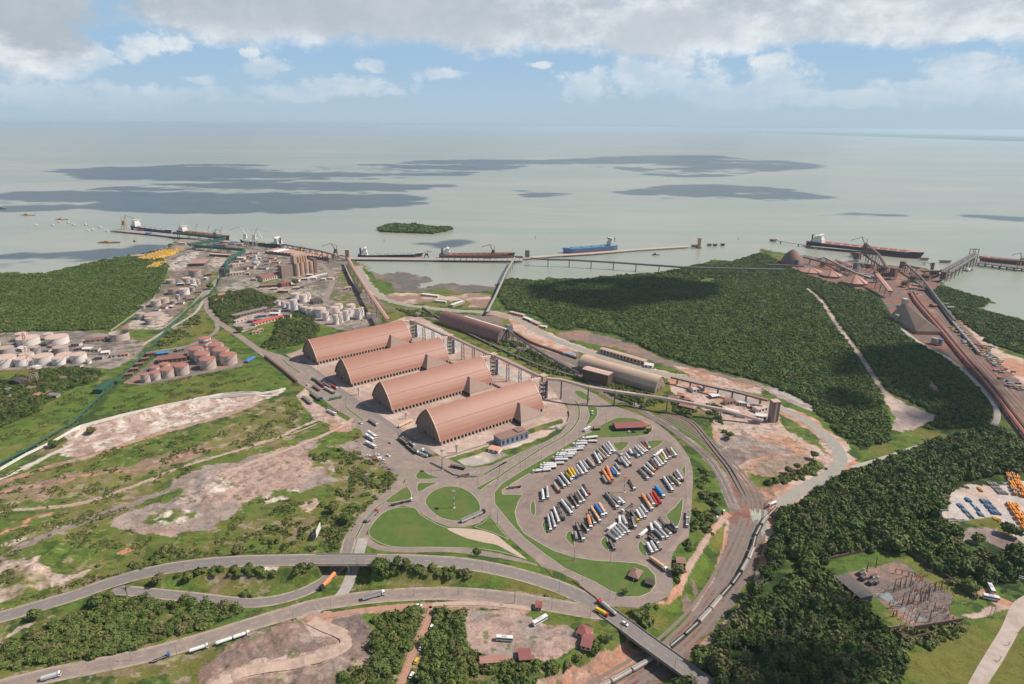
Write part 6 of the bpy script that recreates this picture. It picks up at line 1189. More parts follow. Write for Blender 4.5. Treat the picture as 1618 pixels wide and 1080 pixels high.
def pier(label, pts, w_, zt=2.5, th=1.6, piles=26, m=None, name='jetty', pile_sp=14):
    o0 = pts[0].copy(); o0.z = 0; t_ = thing(name, label, 'jetty', o0); m_ = MB(); q_ = MB()
    for a, b in zip(pts[:-1], pts[1:]):
        m_.bar((a.x-o0.x, a.y-o0.y, zt-th/2), (b.x-o0.x, b.y-o0.y, zt-th/2), w_, th); d = b-a; n = max(1, int(d.length/pile_sp)); s_ = Vector((-d.y, d.x, 0)).normalized()*(w_*.42)
        for i in range(n):
            c = a.lerp(b, (i+.5)/n)-o0
            for k in (-1, 1): q_.bar((c.x+s_.x*k, c.y+s_.y*k, -7), (c.x+s_.x*k, c.y+s_.y*k, zt-th), 1.4)
    m_.build('deck', m or concm, t_); q_.build('pile_row', mat('dark_piles',(.07,.06,.055)), t_); return t_
pier('long grey west pier with a crane at its tip', [P(181,364.5,-2), P(250,371,-2), P(330,380,-2)], 34)
pier('quay edge behind the striped warehouses', [P(330,380,-2), P(365,384,-2), P(470,394,-2), P(548,405,-2)], 20)
pier('long straight jetty between the two dark ships and the bay', [P(552,410,-2), P(690,411.5,-2), P(826,412.5,-2)], 30, m=mat('jetty_deck',(.38,.33,.30)))
pier('curved pale jetty beside the blue tanker', [P(826,410,-2), P(870,406,-2), P(930,402.5,-2), P(1000,396.5,-2), P(1087,391,-2)], 17, m=mat('jetty_pale',(.50,.40,.34)))
pier('narrow mooring jetty left of the huge bulk carrier', [P(1222,382,-2), P(1245,386,-2), P(1278,391,-2)], 4, zt=5, pile_sp=45)
pier('jetty alongside the huge bulk carrier', [P(1280,392,-2), P(1345,398,-2), P(1395,402,-2), P(1450,407,-2)], 12, zt=5)
pier('jetty at the far right alongside the red-hatched ship', [P(1540,418,-2), P(1620,428,-2), P(1720,440,-2)], 22, zt=5, m=rustst)
pier('narrow causeway between the right shore and the jetty tower', [P(1455,417,-2), P(1475,419,-2)], 5, zt=4)
for lb, x, y, n in (('mooring dolphin cluster right of the curved jetty',1098,390,2),('row of small dolphins beyond the orange tower',1121,388.5,1),('row of small dolphins beyond the orange tower, middle',1130,388.5,1),('row of small dolphins beyond the orange tower, last',1142,388,1),('piled mooring dolphin at the left of the right terminal',1222,381,2),('mooring dolphin between the right shore and the conveyor',1494,415,3),('dark dolphin beyond the right shore, nearer land',1461,411,2)):
    p = P(x,y,-2.2); m_ = MB(); 
    for i in range(-n, n+1): m_.bar((i*4,0,-4),(i*4,0,5),1.6); m_.bar((i*4,5,-4),(i*4,5,5),1.6)
    m_.box(-4*n-3,4*n+3,-2,7,4.5,6.5); tag(m_.build('mooring_dolphin', rustst, None, p), lb, 'dolphin')
p = P(1104,391.5,-2.2); t_ = thing('beacon_tower', 'orange-pink tower standing in the water beyond the curved jetty', 'tower', p); m_ = MB(); m_.cyl((0,0,-2),9,5,12); m_.build('base', rustst, t_); m_ = MB(); m_.box(-4,4,-4,4,3,26); m_.box(-5,5,-5,5,26,30); m_.build('shaft', mat('orange_tower',(.50,.30,.20)), t_)
def crane(label, x, y, ytop, m, arm=1, z=2.0, kind='portal'):
    p = P(x,y,z); h = hgt(p, ytop); t_ = thing('harbour_crane', label, 'crane', p, 0, None)
    m_ = MB()
    for sx_ in (-1,1):
        for sy_ in (-1,1): m_.bar((sx_*6,sy_*6,0),(sx_*3.5,sy_*3.5,h*.4),1.2)
    m_.box(-5,5,-5,5,h*.38,h*.44); m_.build('portal', m, t_)
    m_ = MB(); m_.box(-3.5,4.5,-3,3,h*.44,h*.62); m_.build('cab', m, t_)
    m_ = MB(); m_.bar((0,0,h*.55),(arm*h*.25,0,h),1.4); m_.bar((-arm*3,0,h*.62),(-arm*5,0,h*.85),1); m_.bar((-arm*5,0,h*.85),(arm*h*.25,0,h),.5); m_.bar((arm*h*.25,0,h),(arm*h*.85,0,h*.80),1.1); m_.build('boom', m, t_); return t_
crane('orange harbour crane at the tip of the west pier', 197,363,340, mat('crane_orange',(.42,.22,.10)), 1)
crane('black ship crane left of the red-decked ship', 290,369,359, steel, -1); crane('thin dark crane near the bow of the red-decked ship', 340,376,362, steel, 1)
crane('tall white mobile crane at the left of the pale green ship', 389,387,358, whitem, -1); crane('second tall white mobile crane by the pale green ship', 403,388,360, whitem, 1)
crane('white mast crane in front of the striped warehouses', 404,420,392, whitem, 1, 0)
crane('black portal unloader at the end of the striped warehouses', 531,408,384, steel, -1); crane('brown ship loader between the two dark ships', 674,407,396, rustst, 1); crane('tall brown ship loader over the dark bulk carrier', 779,408,386, rustst, -1)
crane('rusty ship loader over the huge bulk carrier', 1364,402,374, rustst, -1, 4); crane('tan ship loader at the far right jetty', 1612,420,399, mat('crane_tan',(.45,.33,.2)), -1, 4)
crane('small yellow crane above the striped warehouses', 474,399,388, mat('crane_yellow',(.6,.42,.05)), 1)
p = P(833,408.5,-2); h = hgt(p, 395); m_ = MB(); m_.box(-6,6,-6,6,-3,h); tag(m_.build('transfer_tower', corr('tower_grey_sheet',(.22,.2,.17),(.19,.17,.15),3,0), None, p), 'square grey transfer tower where the bay conveyor leaves the jetty', 'tower')
Lj = [P(695,405,12), P(826,407,12)]; gallery('jetty_conveyor', 'long rusty conveyor line along the right half of the jetty', Lj, 4, 4, roof=rustst, wall=rustst, legs=along(Lj, 14), gz_=1)
def boat(label, x, y, L, m_h, m_c, rz=0.2, group=None):
    p = P(x,y,-2.2); t_ = thing('boat', label, 'boat', p, rz, group); m_ = MB(); w_ = L*.14
    m_.add([(-L/2,-w_,-.4),(L*.3,-w_,-.4),(L/2,0,-.4),(L*.3,w_,-.4),(-L/2,w_,-.4),(-L/2,-w_*1.2,1.6),(L*.3,-w_*1.2,1.8),(L*.56,0,2.6),(L*.3,w_*1.2,1.8),(-L/2,w_*1.2,1.6)], [(0,1,6,5),(1,2,7,6),(2,3,8,7),(3,4,9,8),(4,0,5,9),(5,6,7,8,9),(0,4,3,2,1)]); m_.build('hull', m_h, t_)
    m_ = MB(); m_.box(-L*.3,L*.05,-w_*.8,w_*.8,1.6,4.2); m_.box(-L*.2,-L*.02,-w_*.6,w_*.6,4.2,6.2); m_.build('cabin', m_c, t_); return t_
tan_b = mat('boat_tan',(.42,.30,.16)); 
boat('small tan work barge at the far left edge of the sea', 3,329.5,30,tan_b,tan_b,.1); boat('long tan dredger, leftmost of the larger boats', 45,339.5,55,tan_b,tan_b,-.1); boat('dark tan work boat right of the dredger', 98,346.5,42,tan_b,tan_b,0)
wb_ = [(57,355.5),(84,356),(109,352.5),(117,355.5),(136,355.5),(147,363.5),(159,359.5),(139,364),(94,351)]
for i, (x,y) in enumerate(wb_): boat('small white boat in the scattered anchored group, %s counting from the left' % ORD[sorted(wb_).index((x,y))], x,y,16,whitem,whitem,random.uniform(-.4,.4),'small white boats at anchor')
boat('white speedboat with a wake beside the west pier tip', 168,365,16,whitem,whitem,3.3); boat('flat rusty barge below the west pier', 173,383,62,rustst,tan_b,-.02); boat('small dark buoy boat in the shaded water below the pier', 213,381.5,10,rustst,rustst,0); boat('small dark boat in the bay in front of the curved jetty', 1036,402.5,22,steel,steel,0)
boat('green tug under the right causeway conveyor', 1530,427,40,mat('tug_green',(.05,.12,.11)),whitem,.6)
for i, (x, y) in enumerate(((846,376),(1167,378.5),(607,381))):
    m_ = MB(); m_.cyl((0,0,-2),1.6,3,10); m_.cyl((0,0,1),.4,6,8,r2=.2); m_.cyl((0,0,6),1.0,1.2,8); tag(m_.build('buoy', rustst, None, P(x,y,-2.2)), ['dark channel buoy beyond the square jetty tower','dark channel buoy right of the orange tower','dark channel buoy below the wooded islet'][i], 'buoy')
# ================================================================== RIGHT-HAND ORE TERMINAL
dome_m = mat('dome_rust', (.25,.14,.11), rough=.7, var=.12, scale=.08, stain=(.22,.13,.10), stain_amt=.6)
p, h = base_h('t5', 310, 535, 335); m_ = MB(); k = (p-Vector((0,0,HCAM))).dot(FW)/FPX; rm = 135/7.716*k
c = p+Vector((p.x,p.y,0)).normalized()*rm*.8; h = hgt(c, row('t5',335)); t_ = thing('storage_dome', 'large rust-brown storage dome at the shore, left of the coned stores', 'dome', c)
pr = [(math.cos(a)*.6+.4*(1-a/1.5708), math.sin(a)*.7+.3*a/1.5708) for a in [i*math.pi/2/14 for i in range(15)]]; vs = []; 
for (r_, z_) in pr: vs += [(max(r_,.01)*rm*math.cos(6.283*i/36), max(r_,.01)*rm*math.sin(6.283*i/36), z_*h) for i in range(36)]
m_.add(vs, [(j*36+i, j*36+(i+1)%36, (j+1)*36+(i+1)%36, (j+1)*36+i) for j in range(14) for i in range(36)]); m_.build('shell', dome_m, t_, smooth=True)
m_ = MB(); m_.box(-3,3,-rm-2,-rm+4,0,h*.42); m_.build('lift_shaft', mat('blue_shaft',(.05,.13,.25)), t_)
for i, (x, yb, r, yt, lb) in enumerate(((540,640,130,560,'conical red-roofed store with radial ribs, leftmost of three'),(785,690,120,590,'conical red-roofed store, middle of three'),(1065,790,150,645,'conical red-roofed store, right and largest of three'))):
    p = one('t5', x, yb); k = (p-Vector((0,0,HCAM))).dot(FW)/FPX; rm = r/7.716*k; c = p+Vector((p.x,p.y,0)).normalized()*rm; h = hgt(c, row('t5',yt)); t_ = thing('conical_store', lb, 'storehouse', c, 0, 'conical stores at the ore terminal')
    m_ = MB(); m_.cyl((0,0,0), rm, h*.30, 32); m_.build('wall', dome_m, t_); m_ = MB(); m_.cyl((0,0,h*.30), rm*1.03, h*.70, 32, r2=rm*.08); m_.build('roof', mat('cone_red',(.48,.25,.19),rough=.6,var=.06), t_)
    m_ = MB(); 
    for a in (-2.2,-1.2,.4): m_.bar((rm*1.04*math.cos(a), rm*1.04*math.sin(a), h*.34), (0,0,h*1.03), 2.4, 1.0)
    m_.build('rib', brownst, t_)
# A-frame ore hall
a, b = one('t7', 300, 225), one('t7', 525, 235); hr = hgt(a+Vector((20,120,0)), 476)
A0, A1 = one('t7', 330, 235), one('t7', 522, 240); B0 = one('t6', 380, 700); mid, rz, Wd = frame(A0, A1); dn = Vector((-math.sin(rz), math.cos(rz), 0)); Lg = 95
t_ = thing('ore_hall', 'steep-gabled beige-grey ore hall with a small ridge house', 'warehouse', mid, rz); hr = hgt(mid+dn*Lg, 476.5); 
hall_m = corr('hall_sheet', (.36,.25,.18), (.29,.20,.145), 3.5, 0); m_ = MB(); w2 = Wd/2
m_.add([(-w2,0,0),(w2,0,0),(w2,0,6),(-w2,0,6),(0,8,hr*.62),(-w2,Lg,6),(w2,Lg,6),(-w2,Lg,0),(w2,Lg,0),(0,Lg,hr)], [(0,1,2,4,3)[:0] or (0,1,2,3),(3,2,4),(3,4,9,5),(2,6,9,4),(0,3,5,7),(1,8,6,2),(5,9,6),(7,5,6,8)]); m_.build('shell', hall_m, t_)
m_ = MB(); m_.box(-4,4,Lg-8,Lg+2,hr-3,hr+7); m_.build('ridge_house', creamm, t_)
TG = [('tan gallery falling from the dome area to the transfer tower',[('t5',700,480,440),('t5',1080,680,630),('t5',1290,740,700)],4,creamm),('grey gallery just below the tan one',[('t5',450,500,440),('t5',850,590,545),('t5',1100,660,620)],3.5,steel),('pinkish inclined gallery left of the A-frame hall',[('t6',20,560,440),('t6',170,680,620)],9,terr),('dark steep gallery from the loader down to the junction',[('t5',1190,400,270),('t5',1340,560,400),('t5',1460,660,575)],5,rustst),('rust gallery running parallel behind the steep one',[('t5',1190,480,410),('t5',1420,600,570)],5,rustst),
 ('long grey conveyor along the shore side of the ore yard',[('t6',320,380,310),('t6',520,530,490),('t6',680,720,700),('t6',860,950,930)],3.6,steel),('pale gallery from the A-frame hall foot upward',[('t6',400,960,940),('t6',310,760,710)],4,creamm),
 ('twin conveyor rising over the water, left belt',[('t6',700,470,395),('t6',860,380,310),('t6',1060,280,200)],4,steel),('twin conveyor rising over the water, right belt',[('t6',780,500,410),('t6',940,400,320),('t6',1100,300,215)],4,steel),('dark conveyor line along the far right jetty',[('t6',1100,330,255),('t6',1300,350,275),('t6',1618,385,300)],5,rustst),('short rust gallery right of the junction',[('t6',300,400,330),('t6',480,420,370)],4,rustst),('rusty gallery crossing to the jetty head',[('t6',500,440,400),('t6',720,450,400)],6,rustst),('low dark gallery crossing the ore yard toward the dome',[('t5',0,560,535),('t5',460,590,550)],2.6,steel)]
for lb, pts, w_, m_r in TG:
    pp = [up(*q) for q in pts]; gallery('ore_gallery', lb, pp, w_, 3.4, roof=m_r, wall=rustst if m_r is rustst else brownst, legs=along(pp, max(3, int((pp[-1]-pp[0]).length/40))), leg_m=rustst, gz_=-2, group='conveyor galleries of the ore terminal')
for lb, tn, x, y, yt, w_, m_ in (('dark rust junction house where the galleries meet','t6',200,480,360,13,rustst),('rust transfer house under the ship loader','t5',1110,470,380,14,rustst),('terracotta-headed transfer tower with sloping gallery','t5',1340,740,635,8,terr),('grey transfer tower behind the coned stores','t5',1090,600,500,10,steel),('brown house at the shore end of the twin conveyors','t6',740,500,400,12,rustst),('rust house at the junction of the jetty galleries','t6',300,380,290,10,rustst),('square dark tower beside the mooring gallery','t6',620,395,305,6,rustst),('brown plant block in front of the A-frame hall','t7',470,310,265,8,concm),('blue-grey hopper block below the A-frame hall','t7',515,320,275,5,blue_wall),('pale hopper house at the gallery foot','t6',425,1000,940,5,creamm),('tan hopper house left of the A-frame hall','t6',240,940,860,6,concm)):
    p, h = base_h(tn, x, y, yt); t_ = thing('transfer_house', lb, 'building', p, .6, 'transfer houses of the ore terminal'); q = MB(); q.box(-w_/2,w_/2,-w_/2,w_/2,h*.25,h); q.build('wall', m_, t_); q = MB(); q.box(-w_/2-.5,w_/2+.5,-w_/2-.5,w_/2+.5,h,h+.6); q.build('roof', m_, t_); q = MB(); truss_tower(q, (0,0,0), w_*.9, w_*.9, h*.27, .7, 1); q.build('legs', rustst, t_)
for i, (tn, x, y, yt, w_, wh) in enumerate((('t5',1250,560,520,16,'under the rust galleries, left'),('t5',1420,640,560,18,'at the foot of the steep gallery'),('t6',120,470,400,16,'just below the junction house'),('t6',420,500,440,15,'shoreward of the junction house'),('t6',560,480,430,18,'at the root of the twin conveyors'),('t5',700,540,500,13,'behind the coned stores'),('t5',880,530,490,12,'along the tan gallery'),('t6',330,560,500,12,'between the two long belts'),('t5',1080,420,370,16,'on the shore below the ship loader'),('t6',640,440,395,14,'on the causeway to the jetty head'))):
    p, h = base_h(tn, x, y, yt); t_ = thing('ore_plant', 'dark rust-brown steel plant block '+wh, 'building', p, .6, 'steel plant blocks of the ore terminal'); q = MB(); truss_tower(q, (0,0,0), w_, w_, h, .9, 2); q.build('steel_frame', rustst, t_); q = MB(); q.box(-w_*.4,w_*.3,-w_*.4,w_*.4,h*.35,h*.9); q.build('housing', mat('dark_rust_clad',(.12,.07,.06)), t_); q = MB(); q.bar((-w_,0,h*.2),(w_*.2,0,h),2.2,1.6); q.build('chute', rustst, t_)
p = one('t6',1050,285,-2); h = hgt(p, row('t6',155)); t_ = thing('gantry_head', 'open grey gantry frame on top of the twin conveyors', 'tower', p, .2); m_ = MB()
for sx_ in (-9,9):
    for sy_ in (-5,5): m_.bar((sx_,sy_,-4),(sx_,sy_,h),1.2)
m_.box(-10,10,-6,6,h-1,h+.5); m_.box(-9,9,-5,5,h*.6,h*.63); m_.build('frame', steel, t_)
for i, (x,y,yt) in enumerate(((1240,600,575),(1190,580,560),(1290,620,590),(890,640,620),(980,520,500))):
    p = one('t5', x, y); m_ = MB(); r_ = [12,10,14,9,16][i]; m_.cyl((0,0,0), r_, r_*.5, 20, r2=.4); tag(m_.build('ore_pile', mat('ore_pile_m',(.30,.16,.13),var=.2,scale=.3), None, p), 'low cone of reddish ore %s' % ['between the coned stores and the junction','beside the grey transfer tower','right of the grey transfer tower','behind the middle coned store','in the middle of the ore yard'][i], 'ore pile')
# tall ore train-like stacked line and wagons on the right line
# ================================================================== VEHICLES
def paint(nm, c, rough=.45, **k): return mat('paint_'+nm, c, rough=rough, var=.05, scale=.8, **k)
PC = dict(white=paint('white',(.74,.73,.71)), silver=paint('silver',(.50,.50,.50)), grey=paint('grey',(.30,.29,.28)), black=paint('black',(.045,.043,.045)), beige=paint('beige',(.58,.50,.38)), brown=paint('brown',(.26,.16,.12)), orange=paint('orange',(.72,.28,.12)), red=paint('red',(.50,.05,.04)), blue=paint('blue',(.05,.17,.50)), bright_blue=paint('bright_blue',(.02,.32,.70)), yellow=paint('yellow',(.78,.52,.04)), mustard=paint('mustard',(.48,.36,.08)), peach=paint('peach',(.72,.44,.26)), green=paint('green',(.08,.22,.14)), maroon=paint('maroon',(.25,.05,.06)))
tyre = mat('tyre_rubber', (.03,.03,.03), rough=.9); glass = mat('cab_glass', (.03,.035,.04), rough=.15, spec=.6); chass = mat('chassis_dark', (.07,.065,.06), rough=.7)
def wheels(mb, xs_, w_=1.15, r=.5):
    for x in xs_:
        for s_ in (-1,1):
            n = 10; vs = []
            for y in (s_*w_-.22, s_*w_+.22): vs += [(x+r*math.cos(6.283*i/n), y, r+r*math.sin(6.283*i/n)) for i in range(n)]
            mb.add(vs, [(i,(i+1)%n,n+(i+1)%n,n+i) for i in range(n)]+[tuple(range(n)), tuple(range(2*n-1,n-1,-1))])
def cab(t_, x, m):                   # tractor cab, front face at x+2.4
    m_ = MB(); m_.extr([(x,.75),(x+2.35,.75),(x+2.4,1.7),(x+2.1,3.1),(x+.3,3.3),(x,3.1)], -1.22, 1.22); m_.v = [(v[1], v[0], v[2]) for v in m_.v]; c_ = m_.build('cab', m, t_)
    m_ = MB(); m_.add([(x+2.43,-1.05,1.75),(x+2.43,1.05,1.75),(x+2.18,1.0,2.85),(x+2.18,-1.0,2.85)], [(0,1,2,3)]); m_.add([(x+1.0,-1.235,1.8),(x+2.1,-1.235,1.8),(x+1.9,-1.235,2.7),(x+1.0,-1.235,2.7)], [(0,1,2,3)]); m_.add([(x+1.0,1.235,1.8),(x+2.1,1.235,1.8),(x+1.9,1.235,2.7),(x+1.0,1.235,2.7)], [(0,1,2,3)]); m_.build('windscreen', glass, c_)
def body(t_, kind, x0, x1, m):
    if kind == 'tank':
        m_ = MB(); n = 14; nn = 7
        for j in range(nn+1):
            u = j/nn; k = 1.0 if 0 < j < nn else .0
        xs_ = [x0, x0+.25, x0+.9, x1-.9, x1-.25, x1]; rr = [.35,.8,1,1,.8,.35]
        for x, k in zip(xs_, rr): m_.v += [(x, 1.2*k*math.cos(6.283*i/n), 2.25+1.15*k*math.sin(6.283*i/n)) for i in range(n)]
        for j in range(5): m_.f += [(j*n+i, j*n+(i+1)%n, (j+1)*n+(i+1)%n, (j+1)*n+i) for i in range(n)]; m_.mi += [0]*n
        m_.f += [tuple(range(n-1,-1,-1)), tuple(range(5*n,6*n))]; m_.mi += [0,0]
        m_.box(x0+1, x1-1, -.35, .35, 3.36, 3.5); return m_.build('tank_body', m, t_, smooth=False)
    if kind == 'tarp':
        m_ = MB(); m_.extr([(-1.25,1.1),(1.25,1.1),(1.25,2.7),(.9,3.15),(0,3.4),(-.9,3.15),(-1.25,2.7)], x0, x1); return m_.build('tarp_body', m, t_)
    if kind == 'open':
        m_ = MB(); m_.box(x0,x1,-1.25,1.25,1.1,1.5); m_.box(x0,x1,-1.25,-1.15,1.5,2.9); m_.box(x0,x1,1.15,1.25,1.5,2.9); m_.box(x0,x0+.1,-1.15,1.15,1.5,2.9); m_.box(x1-.1,x1,-1.15,1.15,1.5,2.9)
        for i in range(6): x = x0+(x1-x0)*i/5; m_.box(x-.08,x+.08,-1.32,-1.25,1.1,2.95); m_.box(x-.08,x+.08,1.25,1.32,1.1,2.95)
        o = m_.build('open_body', m, t_); q = MB(); q.box(x0+.15,x1-.15,-1.1,1.1,1.5,2.55); q.build('load', mat('grain_tarp',(.20,.18,.16),var=.2,scale=.6), o); return o
    if kind == 'skel':
        m_ = MB(); 
        for y in (-.9,.9): m_.box(x0,x1,y-.12,y+.12,1.05,1.35)
        for i in range(7): x = x0+(x1-x0)*i/6; m_.box(x-.1,x+.1,-1.2,1.2,1.1,1.3)
        m_.box(x0,x0+.2,-1.2,1.2,1.3,2.4); return m_.build('bare_trailer', m, t_)
TRUCKS = {}
def truck_proto(kind, pair):
    key = (kind, pair)
    if key in TRUCKS: return TRUCKS[key]
    L = 24.0 if pair else 17.0; t_ = thing('parked_truck', 'x', 'truck', (0,0,-500))
    m_ = MB(); m_.box(-L/2, L/2-.3, -.5, .5, .75, 1.08); m_.build('chassis', chass, t_)
    m_ = MB(); wheels(m_, [L/2-1.4, L/2-4.6, L/2-5.8]+([-L/2+1.2,-L/2+2.4,-L/2+3.6]+([0.2,-1.0] if pair else []))); m_.build('wheels', tyre, t_)
    cab(t_, L/2-2.4, PC['white'])
    if pair: body(t_, kind, -L/2, -.7, PC['white']); body(t_, kind, -.1, L/2-3.1, PC['white'])
    else: body(t_, kind, -L/2, L/2-3.2, PC['white'])
    TRUCKS[key] = (t_, L); return TRUCKS[key]
def place_truck(label, tn, tail, head, kind, colb, colc, group, name='parked_truck', z=0.12, pair=None):
    a, b = one(tn, *tail, z), one(tn, *head, z); d = b-a; Lr = d.length
    if pair is None: pair = Lr > 19.5
    pr, L = truck_proto(kind, pair); s_ = min(1.25, max(.62, Lr/L))
    o = copy_tree(pr, (a+b)/2, math.atan2(d.y, d.x), label, group, scale=(s_, 1.0+.15*(s_ > 1), 1.0+.1*(s_ > 1)))
    if name != 'parked_truck': o.name = name
    cs = colb.split('/'); k = 0
    for ch in o.children:
        nm = ch.name.split('.')[0]
        if nm in ('tank_body','tarp_body','open_body','bare_trailer'): ch.material_slots[0].link = 'OBJECT'; ch.material_slots[0].material = PC[cs[min(k, len(cs)-1)]]; k += 1
        if nm == 'cab': ch.material_slots[0].link = 'OBJECT'; ch.material_slots[0].material = PC[colc]
    return o
KW = dict(tank='tanker', tarp='covered truck', open='open-bodied truck', skel='bare flatbed truck')
def rowp(where, tn, lst, group='trucks in the truck park', axis=0):
    o_ = sorted(range(len(lst)), key=lambda i: lst[i][0]+lst[i][2])
    for rank, i in enumerate(o_):
        x0, y0, x1, y1, kind, cb_, cc = lst[i]; c1 = cb_.split('/')[0].replace('_',' ')
        place_truck('%s %s with %s cab, %s from the left, %s' % (c1, KW[kind], cc.replace('_',' '), ORD[rank], where), tn, (x0,y0), (x1,y1), kind, cb_, cc, group)
T, V, O, S_ = 'tank', 'tarp', 'open', 'skel'
rowp('lot row one along lawn', 'B', [(1145,448,995,465,T,'white','white'),(1140,490,945,494,T,'white','white'),(1045,515,900,524,T,'white','white'),(1018,542,930,550,T,'white','white'),(998,566,925,570,T,'white','white'),(938,580,790,589,T,'white','white'),(940,603,745,614,T,'white','white'),(925,621,735,631,T,'white','white'),(905,642,700,656,T,'silver','silver'),(855,672,690,677,T,'white','maroon'),(818,705,610,715,T,'white','white'),(740,727,580,736,T,'white','white'),(740,744,580,762,T,'white','white'),(686,770,505,788,T,'white','white'),(390,930,270,945,S_,'black','grey')])
rowp('lot row two', 'B', [(600,972,614,1077,T,'white','white'),(645,937,658,1055,T,'silver','white'),(712,905,772,993,T,'beige','maroon'),(752,850,825,945,T,'silver','white'),(780,808,870,922,T,'white','white'),(828,800,895,880,T,'mustard','white'),(852,765,908,855,T,'yellow','white'),(884,758,940,852,T,'yellow','blue'),(915,752,968,830,T,'silver','grey'),(940,730,1005,822,T,'white','white'),(965,693,1042,806,T,'white','white'),(1000,690,1060,772,T,'silver','grey'),(1042,665,1115,748,T,'beige','grey'),(1108,603,1172,718,T,'white','white'),(1150,620,1197,692,T,'white','maroon'),(1135,573,1228,665,T,'beige','grey'),(1163,553,1255,650,T,'beige','white'),(1193,528,1275,625,T,'silver','white'),(1222,523,1287,600,T,'silver','white'),(1245,500,1317,603,T,'white','white'),(1330,585,1385,632,S_,'silver','white')])
rowp('lot row three, left half', 'C', [(322,712,362,775,V,'grey','grey'),(322,650,402,780,V,'orange','brown'),(362,618,420,750,V,'orange','orange'),(400,638,445,700,V,'blue','blue'),(418,620,485,707,T,'silver','white'),(445,583,492,652,T,'silver','grey'),(468,535,512,587,O,'grey','black'),(500,528,572,617,T,'white','white'),(530,517,600,607,T,'white','maroon'),(548,488,592,543,T,'white','white')])
rowp('lot row three, upper', 'C', [(588,452,622,502,V,'white','blue'),(618,448,682,522,T,'grey','white'),(640,420,722,502,T,'white','white'),(670,413,742,484,T,'white','silver'),(690,400,762,474,T,'beige','white'),(706,375,752,444,T,'maroon','red'),(735,368,787,442,T,'grey','white')])
rowp('lot row three, right half', 'C', [(680,640,772,742,T,'grey','white'),(722,608,826,705,T,'white','white'),(755,583,838,667,T,'white','orange'),(792,543,860,642,T,'brown','maroon'),(828,540,888,622,T,'white','white'),(855,522,918,606,T,'white','white'),(882,500,945,586,T,'mustard','white'),(905,470,955,556,T,'white','white'),(925,458,988,537,T,'brown','white'),(950,433,1012,522,T,'brown','grey'),(988,438,1046,517,T,'white','white')])
place_truck('lone white tanker parked slanting across lot row three', 'C', (910,455),(828,520),T,'white','white','trucks in the truck park')
place_truck('lone black bare truck beside the red light mast shadow', 'C', (582,752),(640,846),S_,'black','white','trucks in the truck park')
rowp('lot row four', 'D', [(530,225,562,380,T,'silver','white'),(560,198,605,350,T,'silver','white'),(585,150,642,298,T,'white','white'),(632,120,688,270,S_,'grey','black'),(660,78,768,215,T,'white','white'),(700,83,785,162,T,'grey','white'),(750,25,830,148,O,'black','white'),(795,15,855,112,T,'brown','white'),(820,-15,890,95,T,'silver','white'),(860,-45,918,45,T,'white','white'),(880,-75,940,20,S_,'black','red')])
rowp('lot row five', 'D', [(800,398,815,465,V,'grey','grey'),(815,308,884,477,O,'black','white'),(868,305,932,388,O,'black','white'),(925,232,958,355,V,'orange','white'),(940,192,997,315,O,'black','white'),(958,148,1047,290,V,'peach','white'),(997,125,1077,238,V,'blue','white'),(1035,115,1105,228,V,'peach','white')])
rowp('middle of the lot', 'C', [(350,878,472,1028,T,'grey','white'),(400,900,492,978,O,'grey','white'),(498,945,522,968,V,'white','white'),(612,985,512,1062,S_,'grey','white')])
rowp('lot row six, left', 'D', [(1140,470,1188,565,O,'black','grey'),(1122,398,1218,475,O,'white','white'),(1165,372,1247,458,V,'grey','white'),(1190,348,1272,437,V,'silver','white'),(1215,322,1292,412,V,'grey','white'),(1250,313,1332,402,V,'silver','white'),(1232,240,1242,318,V,'white','white'),(1265,240,1307,318,V,'silver','white'),(1318,195,1352,352,S_,'black','black'),(1368,248,1392,350,O,'white','white'),(1350,185,1422,285,O,'black','yellow'),(1400,178,1452,263,V,'white','white'),(1428,160,1492,253,V,'silver','white'),(1450,130,1507,205,V,'silver','white'),(1200,310,1120,370,V,'white','white')])
rowp('lot row six, right', 'C', [(712,898,812,1045,V,'orange/peach','white'),(765,898,828,1002,V,'grey','white'),(793,888,862,1002,V,'red','red'),(820,868,892,978,V,'red','red'),(845,815,928,920,V,'bright_blue','white')])
rowp('lot row seven', 'C', [(918,722,1012,860,T,'white','white'),(955,718,1015,800,O,'black','white'),(982,700,1088,798,T,'beige','white'),(1025,678,1078,752,O,'black','white'),(1045,653,1114,757,T,'white','maroon')])
rowp('lot row eight', 'E', [(382,372,308,432,V,'white','white'),(420,318,440,378,V,'white','white'),(460,298,520,362,V,'white','white'),(508,245,582,332,S_,'grey','black'),(530,338,622,420,S_,'black','white'),(600,328,668,388,S_,'black','black'),(635,303,672,350,O,'grey','white'),(510,368,592,452,V,'silver','white'),(458,368,548,457,V,'grey','white'),(400,388,478,474,S_,'black','grey'),(438,448,522,565,S_,'black','grey'),(425,488,485,585,V,'silver','white'),(388,503,442,603,V,'white','white'),(400,432,500,512,O,'black','white')])
rowp('right lot kerb', 'E', [(790,188,780,262,O,'white','white'),(788,268,780,335,O,'white','white')])
RT_ = 'trucks on the roads'
